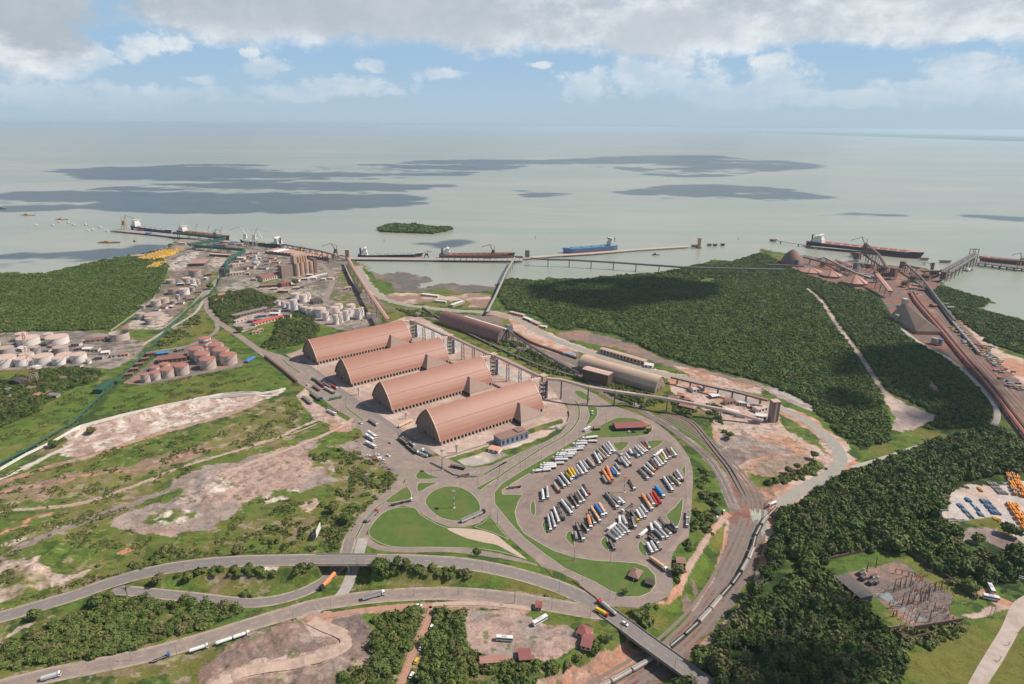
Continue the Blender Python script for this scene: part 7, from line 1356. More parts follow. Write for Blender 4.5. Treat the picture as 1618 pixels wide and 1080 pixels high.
for lb, tn, a, b, k, cb_, cc in (('orange two-part truck leaving the lot by the big lawn','E',(420,645),(582,765),V,'peach/peach','white'),('black twin-trailer truck beside the big lawn','A',(485,677),(698,628),S_,'black','white'),('grey truck on the ramp left of the big lawn','A',(240,845),(352,735),O,'grey','red'),('grey twin truck circling the roundabout','A',(1175,845),(1408,740),O,'silver','black'),('black truck on the service road by the gatehouse','A',(1210,322),(1072,292),O,'black','brown'),
  ('long black truck queueing below the nearest arched shed','A',(560,20),(640,90),O,'black','black'),('second black truck queueing below the nearest shed','A',(640,95),(735,170),O,'black','black'),('silver tanker at the head of the shed queue','A',(845,205),(738,160),T,'silver','white'),('black truck in the inner shed queue','A',(880,195),(790,135),S_,'black','white'),('brown truck in the inner shed queue','A',(570,30),(645,85),V,'brown','brown'),('grey truck in the inner shed queue','A',(630,35),(715,100),O,'grey','white'),
  ('orange truck on the slip road under the overpass','r6',(515,395),(425,492),V,'orange/orange','black'),('grey ribbed truck on the lower highway','r6',(690,552),(833,512),O,'silver','white'),('red-cab silver tanker on the bridge junction','r7',(690,655),(580,562),T,'silver','red'),('short yellow truck with red cab at the junction','r7',(572,620),(635,655),V,'yellow','red'),
  ('long white twin tanker on the lower highway','r5',(1362,840),(1580,765),T,'white','white'),('white tanker behind the twin tanker','r5',(1195,888),(1318,848),T,'white','white'),('short blue truck on the lower highway','r5',(985,935),(1052,908),S_,'grey','blue'),('small bus-like white truck on the lower highway','r5',(272,1058),(378,1028),V,'silver','white'),
  ('dark truck parked on the dirt lot, lower one','F',(490,550),(570,615),O,'grey','grey'),('dark truck parked on the dirt lot, upper one','F',(575,515),(655,580),O,'grey','black'),('white tanker at the edge of the dirt lot','F',(728,682),(815,722),T,'white','white'),('brown truck behind the white tanker on the dirt lot','F',(740,662),(830,702),O,'brown','brown'),('brown truck on the main road left of the second shed','F',(592,440),(655,485),O,'brown','brown'),
  ('green truck crossing the road by the second shed','F',(870,545),(752,575),O,'green','green'),('dark tanker on the service road by the third shed','F',(1140,775),(1222,830),O,'grey','white'),
  ('red truck in the queue at the second shed','F',(630,400),(700,450),V,'maroon','maroon'),('green-cab truck at the tail of the shed queue','F',(655,405),(580,365),V,'green','green'),('grey truck in the queue at the second shed','F',(690,410),(760,455),O,'grey','grey'),('beige truck in the near queue at the second shed','F',(705,460),(800,512),V,'beige','brown'),('red-and-white truck in the queue at the second shed','F',(745,425),(830,468),V,'red','white'),
  ('orange twin truck parked beside the nearest shed gable','F',(1430,845),(1560,780),V,'peach/peach','white'),('white tanker outside the gate near the conveyor bridge','E',(1650,95),(1585,125),T,'white','white'),
  ('dark truck by the conveyor bridge queue at the dirt ramp','A',(655,60),(595,20),O,'black','grey')):
    place_truck(lb, tn, a, b, k, cb_, cc, RT_, name='truck')
    if lb.startswith('white tanker outside'): bpy.context.view_layer.update()
for (pr, L) in list(TRUCKS.values()):                 # the patterns themselves leave the scene
    for ch in list(pr.children_recursive)+[pr]: bpy.data.objects.remove(ch)
def bus_proto():
    t_ = thing('bus', 'x', 'bus', (0,0,0)); m_ = MB(); m_.box(-6.5,6.5,-1.3,1.3,.5,3.2); m_.build('body', PC['white'], t_); m_ = MB(); m_.box(-6.2,6.53,-1.33,1.33,1.7,2.6); m_.build('window_band', glass, t_); m_ = MB(); wheels(m_, [-4,4.2]); m_.build('wheels', tyre, t_); m_ = MB(); m_.box(-2,2,-.8,.8,3.2,3.45); m_.build('roof_unit', PC['silver'], t_); return t_
bp_ = bus_proto(); BUS = [('white bus at the top of the pale dirt lot by the junction','r7',(170,715),(255,665)),('white bus in the middle of the pale dirt lot','r6',(1535,800),(1640,808)),('white bus on the dirt parking below the access road','A',(232,60),(345,120)),('white bus just behind another on the same dirt parking','F',(1108,925),(1190,980)),('white bus alongside its neighbour, right one','F',(1130,895),(1212,950)),('white bus right of the substation, upper one','t8',(1330,410),(1368,485)),('white bus right of the substation, lower one','t8',(1292,510),(1410,535)),('long white bus at the truck stop entrance','C',(145,262),(200,232)),('white bus behind the truck stop forecourt','q7',(1450,708),(1510,718))]
for lb, tn, a, b in BUS:
    A_, B_ = one(tn,*a,.1), one(tn,*b,.1); d = B_-A_; copy_tree(bp_, (A_+B_)/2, math.atan2(d.y,d.x), lb, 'white buses', scale=(max(.8,min(1.35,d.length/13)),1.1,1.1))
for ch in list(bp_.children)+[bp_]: bpy.data.objects.remove(ch)
def car_proto():
    t_ = thing('parked_car', 'x', 'car', (0,0,0)); m_ = MB(); m_.extr([(-2.2,.35),(2.2,.35),(2.25,.75),(1.2,.95),(-2.1,1.0),(-2.25,.7)], -.88, .88); m_.v = [(v[1],v[0],v[2]) for v in m_.v]; m_.build('body', PC['white'], t_)
    m_ = MB(); m_.extr([(-1.9,.97),(1.1,.95),(.4,1.48),(-1.5,1.5)], -.75, .75); m_.v = [(v[1],v[0],v[2]) for v in m_.v]; m_.build('windows', glass, t_); m_ = MB(); m_.box(-1.4,.35,-.7,.7,1.49,1.54); m_.build('roof_panel', PC['white'], t_); m_ = MB(); wheels(m_, [-1.4,1.4], .8, .33); m_.build('wheels', tyre, t_); return t_
cp = car_proto(); CARS = [('white car driving on the bridge over the railway','r7',748,705,-40,'white'),('white car on the access road beside the pale median','r2',678,76,-40,'white'),('silver pickup near the black queue on the access road','A',478,62,-35,'silver'),('white van-like car on the dirt parking by the red booth','A',395,232,10,'white'),('white car left of the red booth','A',260,190,20,'white'),('small white car above the red booth','A',345,182,20,'white'),('white pickup under the slope near the dirt parking','A',455,188,-35,'white'),('white car at the tail of the main road by the dirt lot','F',535,425,-40,'white'),('blue car beside the dark trucks on the dirt lot','F',675,555,-25,'bright_blue'),('white car on the main road past the dirt lot','F',1060,802,-40,'white'),('white car below the striped island by the shed road','C',222,65,70,'white'),('silver car on the small island by the forecourt','C',225,92,80,'silver'),('white car in front of the truck stop hall','C',590,268,0,'white'),('dark car in front of the truck stop hall','C',625,268,0,'black'),
  ('white van at the head of the red slope track','E',1078,240,80,'white'),('blue pickup at the head of the red slope track','E',1092,190,80,'blue'),('white pickup by the siding hut at the track head','E',1145,178,80,'white'),('white minivan, topmost on the red lane','r6',1155,655,80,'white'),('white pickup on the red lane below the minivan','r6',1128,722,78,'white'),('dark pickup on the red lane','r6',1080,800,75,'grey'),('white car, lower on the red lane','r6',1062,855,75,'white'),('yellow loader-like car low on the red lane','r6',1030,940,75,'yellow'),('white pickup at the foot of the red lane','r6',1000,1030,75,'white'),('white pickup on the red lane crossing by the highway','r6',1045,590,0,'white'),('white pickup at the retaining wall by the nearest shed','B',770,360,30,'white'),('silver car near the retaining wall','B',740,345,30,'silver'),('dark car on the gravel bend','q8',410,930,60,'grey'),('white pickup on the white bank road','q5',785,672,10,'white'),('white van parked at the yard wall by the access road','G',555,530,-35,'white'),('white box van behind the blue tarp shelter','G',815,808,-35,'white'),('white car beyond the shed pond','q7',1600,700,0,'white')]
for lb, tn, x, y, an, cl in CARS:
    p = one(tn, x, y, .15); 
    if 'bridge over' in lb: p.z = .3
    o = copy_tree(cp, p, R(an), lb, 'cars and vans', scale=(1.2,1.2,1.25))
    for ch in o.children:
        if ch.name.split('.')[0] in ('body','roof_panel'): ch.material_slots[0].link = 'OBJECT'; ch.material_slots[0].material = PC[cl]
for ch in list(cp.children)+[cp]: bpy.data.objects.remove(ch)
# ================================================================== RAILWAY
railm = mat('rail_steel', (.22,.15,.12), rough=.5); sleep = mat('sleepers', (.23,.19,.165), rough=.9)
def track(path, gauge=1.6, zoff=.12):
    b = MB(); ribbon('x', path, 2.6, zoff, None, mb=b); o = b.build('track_bed', sleep); tag(o, kind='structure'); m_ = MB()
    for s_ in (-1,1):
        pp = []
        for i, p in enumerate(path): d = path[min(i+1,len(path)-1)]-path[max(i-1,0)]; d.z = 0; d.normalize(); pp.append(p+Vector((-d.y,d.x,0))*s_*gauge/2+Vector((0,0,zoff+.1)))
        ribbon('x', pp, .22, 0, None, mb=m_)
    tag(m_.build('rails', railm), kind='structure')
def off_path(path, k):
    out = []
    for i, p in enumerate(path): d = path[min(i+1,len(path)-1)]-path[max(i-1,0)]; d.z = 0; d.normalize(); out.append(p+Vector((-d.y,d.x,0))*k)
    return out
for k in (-9,-4.5,0,4.5,9): track(off_path(RAILZ, k))
RU = path3([(1160,795,-2),(1147,765,-1),(1133,740,-.6),(1117,720,-.4),(1093,700,-.2),(1061,676,0),(1030,658,0),(995,636,0),(968,628,0),(930,600,0),(890,575,0),(840,555,0),(780,530,0),(700,505,0),(620,487,0),(570,478,0)]); track(RU, zoff=.2); track(off_path(RU, 4.6), zoff=.2)
RU2 = path3([(1178,790,-2),(1170,775,-1),(1151,740,0),(1133,717,0),(1114,693,0),(1091,667,0),(1060,655,0)]); track(RU2, zoff=.2); track(off_path(RU2, -4.4), zoff=.2)
track(path3([(915,585,0),(880,568,0),(830,548,0),(760,520,0),(690,502,0)]), zoff=.16)
wag_m = mat('wagon_grey', (.30,.27,.25), rough=.8, var=.15, scale=.4, stain=(.20,.12,.09), stain_amt=.6); wag_l = mat('wagon_pale', (.46,.42,.37), rough=.8, var=.12, scale=.4, stain=(.3,.2,.15), stain_amt=.4); wag_b = mat('wagon_black', (.06,.055,.05), rough=.8)
def wagon_proto(m, hopper=True):
    t_ = thing('rail_wagon', 'x', 'rail wagon', (0,0,0)); m_ = MB()
    if hopper: m_.extr([(-.9,1.1),(.9,1.1),(1.5,2.0),(1.5,3.5),(.9,4.0),(-.9,4.0),(-1.5,3.5),(-1.5,2.0)], -8.3, 8.3)
    else: m_.box(-8.3,8.3,-1.5,1.5,1.1,2.7)
    m_.build('body', m, t_); m_ = MB(); m_.box(-8.8,8.8,-.5,.5,.8,1.1); wheels(m_, [-7,-5.4,5.4,7], .8, .45); m_.build('bogie', wag_b, t_); m_ = MB(); m_.box(-7.6,7.6,-.45,.45,4.0 if hopper else 2.7,4.15 if hopper else 2.78); m_.build('top_hatch', wag_l if m is not wag_l else wag_m, t_); return t_
wp = {'pale': wagon_proto(wag_l), 'grey': wagon_proto(wag_m), 'black': wagon_proto(wag_b, False)}
RL = off_path(RAILZ, -9)
TRN = smooth_path([P(x,y,z) for x,y,z in [(930,1100,-7.5),(985,1070,-8),(1028,1046,-8),(1062,1023,-8),(1105,985,-8),(1140,945,-7.5),(1165,915,-6.5),(1185,880,-5),(1196,845,-4),(1212,820,-3),(1235,797,-1.5)]], 8)
track(TRN, zoff=.3)
def at_len(path, s):
    for a, b in zip(path[:-1], path[1:]):
        l = (b-a).length
        if s <= l: return a.lerp(b, s/l), b-a
        s -= l
    return path[-1], path[-1]-path[-2]
tot = sum((b-a).length for a, b in zip(TRN[:-1], TRN[1:])); n = int(tot/18.2)
for i in range(n):
    p, d = at_len(TRN, 9+i*18.2); cl = ['pale','pale','pale','pale','black','black','pale','pale','black','black','grey','pale','black','black','grey','black','black','black','grey','black','black','grey','black','black','black','grey'][i%26]
    p = p.copy(); p.z += .42
    if gz(p.x, p.y) > p.z+2.0 : continue
    o = copy_tree(wp[cl], p, math.atan2(d.y,d.x), '%s rail wagon, %s of the curved train counting up from the picture bottom' % (cl, ORD[i]), 'wagons of the curved train'); o.rotation_euler = (0, -math.atan2(d.z, d.xy.length), math.atan2(d.y,d.x))
WR = smooth_path([P(x,y,.3) for x,y in [(1462,452),(1482,480),(1510,517),(1539,551),(1569,586),(1618,637),(1680,705)]], 8); track(WR, zoff=.05)
tot = sum((b-a).length for a, b in zip(WR[:-1], WR[1:])); n = min(26, int(tot/19))
for i in range(n):
    p, d = at_len(WR, 20+i*19); copy_tree(wp['grey'], p+Vector((0,0,.3)), math.atan2(d.y,d.x), 'grey ore wagon, %s from the shore end of the long right-hand train' % ORD[i], 'wagons of the right-hand ore train', scale=(1.05,1.3,1.1))
for k in (-7,-12): track(off_path(WR, k), zoff=.05)
RC = smooth_path([P(x,y,.3) for x,y in [(1440,462),(1451,480),(1488,523),(1523,566),(1563,612),(1618,684),(1660,740)]], 8)
for v_ in wp.values():
    for ch in list(v_.children)+[v_]: bpy.data.objects.remove(ch)
# ore belts beside the right line
for lb, k, m1 in (('long red ore conveyor on low trestles along the right-hand line',-3,mat('ore_red_roof',(.36,.13,.11))),('second dark ore conveyor beside the long red one',3,rustst)):
    pp = [p+Vector((0,0,2.5)) for p in off_path(RC, k)]; gallery('ore_conveyor', lb, pp[:-2], 3.4, 2.0, roof=m1, wall=rustst, legs=along(pp, 22), legw=.6)
# ================================================================== BRIDGES
def bridge(label, path, w_, th, abut, name='road_bridge', piers=()):
    o0 = Vector((path[0].x, path[0].y, 0)); t_ = thing(name, label, 'bridge', o0); PP = [p-o0 for p in path]; dk = MB(); r1 = MB(); r2 = MB(); rails_ = (r1, r2)
    for a, b in zip(PP[:-1], PP[1:]):
        d = b-a; s_ = Vector((-d.y,d.x,0)).normalized(); dk.bar((a.x,a.y,a.z-th/2+.18), (b.x,b.y,b.z-th/2+.18), w_, th)
        for k, rr in ((-1,r1),(1,r2)): q = s_*k*(w_/2-.2); rr.bar((a.x+q.x,a.y+q.y,a.z+.65),(b.x+q.x,b.y+q.y,b.z+.65),.3,1.0)
    dk.build('deck', mat('bridge_girder',(.27,.17,.14),rough=.8), t_); r1.build('parapet', concm, t_); r2.build('parapet', concm, t_)
    for (x, y, z0) in piers:
        m_ = MB(); q = Vector((x,y,0))-o0; j = min(range(len(PP)-1), key=lambda i: (PP[i].xy-q.xy).length); d = PP[j+1]-PP[j]; s_ = Vector((-d.y,d.x,0)).normalized(); z1 = PP[j].z-th+.2
        for k in (-1,0,1): m_.bar((q.x+s_.x*k*4, q.y+s_.y*k*4, z0), (q.x+s_.x*k*4, q.y+s_.y*k*4, z1), 1.2)
        m_.bar((q.x-s_.x*w_*.48, q.y-s_.y*w_*.48, z1-.6), (q.x+s_.x*w_*.48, q.y+s_.y*w_*.48, z1-.6), 1.4, 1.2); m_.build('pier', concm, t_)
    for (x, y, z0) in abut:
        m_ = MB(); q = Vector((x,y,0))-o0; j = min(range(len(PP)-1), key=lambda i: (PP[i].xy-q.xy).length); d = PP[j+1]-PP[j]; s_ = Vector((-d.y,d.x,0)).normalized(); z1 = PP[j].z-th+.1; m_.bar((q.x-s_.x*w_*.5, q.y-s_.y*w_*.5, (z0+z1)/2), (q.x+s_.x*w_*.5, q.y+s_.y*w_*.5, (z0+z1)/2), 2.0, z1-z0); m_.build('abutment', concm, t_)
    return t_
bp1 = [p for p in HWY if xb0-4 < p.x < xb1+4]
bridge('road overpass crossing the two-lane road left of the big lawn', bp1, 13.2, 1.6, [(bp1[0].x+1,bp1[0].y,-2),(bp1[-1].x-1,bp1[-1].y,-2)], piers=[(bp1[len(bp1)//2].x, bp1[len(bp1)//2].y, -1)])
bp2 = [p for p in HWY if xr0-4 < p.x < xr1+4]; k_ = len(bp2)
bridge('road bridge over the railway cutting at the bottom right', bp2, 13.2, 1.6, [(bp2[0].x,bp2[0].y,-9),(bp2[-1].x,bp2[-1].y,-9)], piers=[(bp2[k_//3].x,bp2[k_//3].y,-8.5),(bp2[2*k_//3].x,bp2[2*k_//3].y,-8.5)])
# ================================================================== MASTS, POLES, SIGNS
mast_r = mat('mast_red', (.50,.16,.09), rough=.6); mast_w = mat('mast_white', (.66,.60,.56), rough=.6); polem = mat('lamp_pole_steel', (.24,.22,.21), rough=.6)
def lattice(label, tn, x, yb, yt, w0, w1, n, z=0.0):
    p, h = base_h(tn, x, yb, yt, z); t_ = thing('lattice_mast', label, 'mast', p, .4); m_ = MB(); truss_tower(m_, (0,0,0), w0, w1, h, .32, n, mi=1); m_.build('frame', [mast_r, mast_w], t_)
    m_ = MB(); m_.box(-w1*.6,w1*.6,-w1*.6,w1*.6,h*.9,h*.905); m_.cyl((0,0,h),.15,4,6); m_.build('top_platform', mast_r, t_); return t_
lattice('tall red and white lattice mast among the left-edge tanks', 'q5', 225, 430, 105, 9, 2, 9); lattice('tall red lattice mast at the front corner of the substation', 't8', 690, 780, 330, 6, 2.4, 9)
def hmast(label, tn, x, yb, yt, m, red=True):
    p, h = base_h(tn, x, yb, yt); t_ = thing('light_mast', label, 'light mast', p, 0); k = 6
    m_ = MB()
    for i in range(k): m_.cyl((0,0,h*i/k), .55-.35*i/k, h/k, 10, r2=.55-.35*(i+1)/k, mi=i%2 if red else 0)
    m_.build('pole', [mast_r, mast_w] if red else [m, m], t_); m_ = MB(); m_.cyl((0,0,h-1.2),1.9,.35,12)
    for i in range(8): a = 6.283*i/8; m_.box(1.9*math.cos(a)-.3,1.9*math.cos(a)+.3,1.9*math.sin(a)-.3,1.9*math.sin(a)+.3,h-1.6,h-.9)
    m_.build('lamp_ring', m, t_); m_ = MB(); m_.cyl((0,0,0),1.3,.5,12); m_.build('footing', whitem, t_)
hmast('red and white light mast in the middle of the roundabout', 'A', 1104, 697, 525, polem); hmast('red and white light mast in the middle of the truck park', 'C', 537, 855, 690, mast_r)
hmast('tall grey light mast on the plaza above the roundabout', 'A', 990, 328, 125, polem, False); hmast('tall dark light mast on the bush left of the roundabout', 'A', 252, 505, 360, polem, False)
for i, (lb, tn, x, yb, yt) in enumerate((('white square sign column in front of the nearest shed','A',1130,155,70),('white square sign column in front of the third shed','F',1505,755,690),('white square sign column in front of the second shed','F',1040,520,445))):
    p, h = base_h(tn, x, yb, yt); m_ = MB(); m_.box(-.8,.8,-.8,.8,0,h*.7); m_.box(-1.4,1.4,-1.0,1.0,h*.55,h); tag(m_.build('sign_column', whitem, None, p), lb, 'sign')
def pole_proto(h, double):
    t_ = thing('street_lamp', 'x', 'street lamp', (0,0,0)); m_ = MB(); m_.cyl((0,0,0), .17, h, 7, r2=.09); m_.build('pole', polem, t_); m_ = MB()
    for s_ in ((-1,1) if double else (1,)): m_.bar((0,0,h-.2),(s_*2.2,0,h+.3),.12); m_.box(s_*2.2-.5,s_*2.2+.5,-.2,.2,h+.2,h+.42)
    m_.build('lamp_arm', polem, t_); return t_
pp_s = pole_proto(11, False); pp_d = pole_proto(13, True)
PL = [('on the dual carriageway verge', 'B', [(158,918),(238,870),(388,770),(435,745),(595,640),(562,568),(382,690),(208,710),(183,775),(795,535),(820,515),(962,450),(730,455)]), ('on the upper road by the forecourt', 'C', [(92,330),(170,130),(360,165),(552,158),(508,395),(825,355)]), ('round the roundabout', 'A', [(880,355),(1170,535),(1272,645),(1340,470),(1528,480),(1553,365),(1462,770),(1530,850),(1578,270)]), ('beside the diagonal road', 'D', [(38,295),(790,650),(780,755),(870,855),(1148,670),(1135,1040),(645,965),(205,1070),(1360,1000),(1075,420),(300,370)]), ('along the lower highway', 'r6', [(492,605),(257,692),(1013,525),(1295,515),(1465,525),(1445,410),(697,370)]), ('by the bridge and the lot rim', 'r7', [(55,570),(287,610),(532,655),(725,745),(1062,990),(845,620),(428,300)]), ('along the access road past the sheds', 'F', [(530,370),(910,640),(1048,715),(860,700),(640,310)]), ('on the far left highway', 'r5', [(1168,400),(755,400),(712,1030),(1118,900),(830,930)]), ('above the overpass', 'r2', [(158,1045),(385,850),(722,485),(1190,370),(1125,400)]), ('in the shed apron', 'q6', [(585,645),(670,700),(340,470),(640,600)])]
for where, tn, pts in PL:
    for i, (x, y) in enumerate(sorted(pts)):
        copy_tree(pp_d if (i+len(pts)) % 3 == 0 else pp_s, one(tn, x, y, .1), random.uniform(0,6.28), 'slim grey street lamp %s, %s from the left' % (where, ORD[i]), 'street lamps')
for v_ in (pp_s, pp_d):
    for ch in list(v_.children)+[v_]: bpy.data.objects.remove(ch)
p = one('r2', 415, 785); bd_ = one('r2',435,740)-one('r2',402,815); t_ = thing('billboard', 'white billboard seen edge-on in the bush left of the ramp', 'billboard', p, math.atan2(bd_.y, bd_.x)); m_ = MB(); m_.box(-7,7,-.15,.15,3,9.5); m_.build('panel', whitem, t_); m_ = MB(); [m_.box(x-.25,x+.25,.15,.6,0,9) for x in (-5,0,5)]; m_.build('posts', steel, t_)
t_ = thing('sign_gantry', 'pink and white sign boards on the fence above the roundabout', 'sign', one('A',1245,385), .35); m_ = MB(); m_.box(-4,1,-.15,.15,.3,3.2); m_.build('panel', maroon_roof, t_); m_ = MB(); m_.box(1.2,8,-.15,.15,.5,4); m_.build('panel', whitem, t_); m_ = MB(); m_.box(-12,-4.2,-.15,.15,.3,3); m_.build('fence_panel', steel, t_)
# bollard strip and traffic barrier beside the junction
for lb, tn, a, b in (('striped concrete barrier along the diagonal road, upper one','D',(510,738),(605,838)),('striped concrete barrier along the diagonal road, lower one','D',(782,858),(1040,1052))):
    A_, B_ = one(tn,*a,.2), one(tn,*b,.2); t_ = thing('road_barrier', lb, 'barrier', A_); n = int((B_-A_).length/3); q1_ = MB(); q2_ = MB()
    for i in range(n): (q1_ if i%2 else q2_).bar((B_-A_)*(i/n)+Vector((0,0,.4)), (B_-A_)*((i+.96)/n)+Vector((0,0,.4)), .7, .8)
    q1_.build('dark_blocks', mat('barrier_dark',(.14,.06,.05)), t_); q2_.build('light_blocks', mat('barrier_light',(.25,.13,.11)), t_)
# ================================================================== SUBSTATION
def gantry(label, tn, a, b, yt, m=rustst, span=3, group='substation gantries'):
    A_, B_ = one(tn,*a), one(tn,*b); h = hgt(A_, row(tn, yt)); t_ = thing('switch_gantry', label, 'gantry', A_, 0, group); d = B_-A_; m_ = MB(); f_ = MB()
    for i in range(span+1): c = d*(i/span); m_.bar((c.x,c.y,0),(c.x,c.y,h),.38); m_.bar((c.x+1.2,c.y,0),(c.x,c.y,h*.8),.22)
    m_.build('columns', m, t_)
    for z in (h-.9, h): f_.bar((0,0,z),(d.x,d.y,z),.18)
    for i in range(span*4): f_.bar(tuple(d*(i/(span*4))+Vector((0,0,h-.9 if i%2 else h))), tuple(d*((i+1)/(span*4))+Vector((0,0,h if i%2 else h-.9))), .12)
    f_.build('beam', m, t_)
gantry('dark gantry in the middle of the substation', 't8', (595,465), (720,430), 365); gantry('dark gantry right of the tall mast', 't8', (800,560), (860,530), 460, span=2); gantry('long low gantry between mast and right wall', 't8', (860,480), (1010,440), 400)
gantry('rear gantry behind the transformers', 't8', (385,320), (455,280), 235, span=1); gantry('thin gantry over the blue gravel', 't8', (655,590), (790,540), 470, steel); gantry('grey gantry at the rear right of the yard', 't8', (610,320), (760,350), 285, steel); gantry('grey gantry in the front yard', 't8', (870,700), (905,620), 600, steel, 1); gantry('twin short gantry on the lawn corner', 't8', (590,660), (615,655), 610, rustst, 1)
for i, (x, y) in enumerate(((345,335),(420,405),(455,400),(360,370),(440,365))):
    t_ = thing('transformer', 'dark finned transformer in the substation, %s' % ['rearmost','front left of the pair','front right of the pair','middle left','middle right'][i], 'transformer', one('t8',x,y), .5, 'substation transformers'); m_ = MB(); m_.box(-2,2,-1.4,1.4,.4,3.2)
    for k in range(6): m_.box(-1.8+k*.65,-1.6+k*.65,-2.1,2.1,.6,2.8)
    m_.build('body', steel, t_); m_ = MB(); [m_.cyl((x_,0,3.2),.18,1.6,8) for x_ in (-1.2,0,1.2)]; m_.cyl((2.6,0,3),.6,2.5,8); m_.build('bushings', creamm, t_)
sm = MB(); o0 = one('t8', 700, 480)
for i in range(110):
    x = random.uniform(480,1060); y = random.uniform(400,690)
    if x < 560 and y > 520: continue
    p = one('t8', x, y)-o0; h = random.uniform(1.6,3.2); sm.bar((p.x,p.y,0),(p.x,p.y,h),.2); sm.bar((p.x-1,p.y+.3,h),(p.x+1,p.y-.3,h),.2); sm.cyl((p.x,p.y,h),.2,1,6)
o = sm.build('switchgear', mat('switch_rust',(.27,.16,.13)), None, o0); tag(o, 'dense small insulators and switches filling the substation yard', 'switchgear', kind='stuff')
tag(sheet('gravel_pad', G('t8',[(455,475),(560,470),(640,560),(760,640),(880,690),(780,690),(650,600),(500,510)]), .05, mat('blue_gravel',(.24,.26,.26),coord='pos',scale=.6)), kind='structure')
def upole(i, tn, x, yb, yt, lb):
    p, h = base_h(tn, x, yb, yt); t_ = thing('utility_pole', lb, 'utility pole', p, random.uniform(0,3)); m_ = MB(); m_.cyl((0,0,0),.2,h,7,r2=.12); m_.build('pole', concm, t_); m_ = MB(); m_.bar((-1.3,0,h-.6),(1.3,0,h-.6),.15); m_.bar((-1,0,h-1.8),(1,0,h-1.8),.13); m_.build('crossarm', steel, t_)
for i, q in enumerate([('t8',30,330,195,'grey utility pole at the rear left corner of the substation'),('t8',635,950,800,'utility pole below the tall substation mast'),('t8',300,220,165,'short pole in the rear lawn of the substation'),('t8',860,345,290,'left pole of the pair inside the right wall'),('t8',885,335,285,'right pole of the pair inside the right wall'),('t8',1195,560,510,'left pole at the right corner of the substation'),('t8',1215,555,480,'right pole at the right corner of the substation'),('t8',1340,665,585,'utility pole beside the grey branch lane'),('t8',1370,660,580,'second utility pole beside the grey branch lane'),('t8',1160,800,690,'utility pole in front of the lower wall'),('t8',1590,780,740,'utility pole beside the pale dirt road'),('t8',1490,880,850,'leaning pole on the right verge of the pale road'),('t8',1420,1000,960,'pole low on the right verge of the pale road'),('t8',120,350,300,'short post behind the control building'),('r5',758,400,330,'utility pole in the scrub above the left highway')]): upole(i, *q)
# ================================================================== COLOURED STOCK YARDS
yel = mat('stock_yellow', (.68,.40,.05), var=.15, scale=.6); orn = mat('stock_orange', (.68,.28,.06), var=.15, scale=.6); blu = mat('stock_blue', (.10,.20,.33), var=.2, scale=.6); gst = mat('stock_grey', (.28,.27,.26), var=.2, scale=.6)
def stack(label, tn, a, b, w_, h, m, kind='bars', group='stock piles in the yards', seed=0):
    rg = random.Random(seed); A_, B_ = one(tn,*a), one(tn,*b); mid, rz, L = frame(A_, B_); t_ = thing('stock_pile', label, 'stock pile', mid, rz, group); n = max(3, int(w_/1.4)); m_ = MB(); k_ = MB()
    for i in range(n):
        y = -w_/2+w_*(i+.5)/n; segs = max(1, int(L/7))
        for s in range(segs):
            x0 = -L/2+L*s/segs+rg.uniform(0,.8); x1 = -L/2+L*(s+1)/segs-rg.uniform(.2,1.2)
            if rg.random() < .12: continue
            hh = h*rg.uniform(.55,1); q = m_ if rg.random() < .82 else k_
            if kind == 'pipes': q.bar((x0,y,.8),(x1,y,.8),1.15,1.15); q.bar((x0+.3,y+.2,hh),(x1-.4,y+.2,hh),1.0,1.0)
            else: q.box(x0,x1,y-.5,y+.5,0,hh*.7); q.bar((x0,y,hh*.3),(x1,y,hh),.3)
    m_.build('main_stack', m, t_)
    if k_.v: k_.build('mixed_items', gst, t_)
stack('bright yellow stock pile by the left mangroves near the pier', 't1', (345,530), (585,450), 46, 12, yel, seed=1); stack('smaller yellow stock pile below the big yellow one', 't1', (400,605), (495,555), 26, 9, yel, seed=2); stack('yellow stock strip behind the pale yards', 't1', (615,425), (685,418), 22, 5, yel, seed=3)
stack('long orange machinery row in the right yard, upper', 'r4', (1515,150), (1590,330), 11, 3.5, orn, 'pipes', seed=4); stack('orange row at the top edge of the right yard', 'r4', (1550,110), (1640,160), 9, 3.5, orn, 'pipes', seed=5); stack('orange pipe row in the right yard, lower', 'r4', (1530,370), (1640,540), 9, 3.2, orn, 'pipes', seed=6); stack('grey and yellow rack row left of the orange machinery', 'r4', (1410,240), (1490,315), 9, 2.5, gst, seed=7)
stack('blue-grey rack row in the middle of the right yard', 'r4', (1365,345), (1450,440), 8, 2.6, blu, seed=8); stack('blue rack row left of centre in the right yard', 'r4', (1260,335), (1360,450), 4, 2.4, blu, seed=9); stack('leftmost blue and yellow rack row in the right yard', 'r4', (1210,370), (1300,465), 4, 2.4, blu, seed=10); stack('small orange pile at the upper left of the right yard', 'r4', (1335,270), (1360,300), 4, 2.5, orn, seed=11); stack('yellow pile at the lower edge of the right yard', 'r4', (1425,455), (1475,480), 5, 2.4, yel, seed=12); stack('flat dark rack by the bushes at the yard edge', 'r4', (1070,400), (1150,405), 6, 1.5, gst, seed=13); stack('flat dark rack at the lower left of the yard', 'r4', (1150,470), (1250,470), 6, 1.5, gst, seed=14); stack('long orange pipe pile right of the buses', 't8', (1480,325), (1640,380), 7, 2.6, orn, 'pipes', seed=15)
CT = [(1150,372),(1180,378),(1210,386),(1140,385),(1000,398),(1050,402),(690,380),(720,376),(380,288),(300,262),(270,250)]
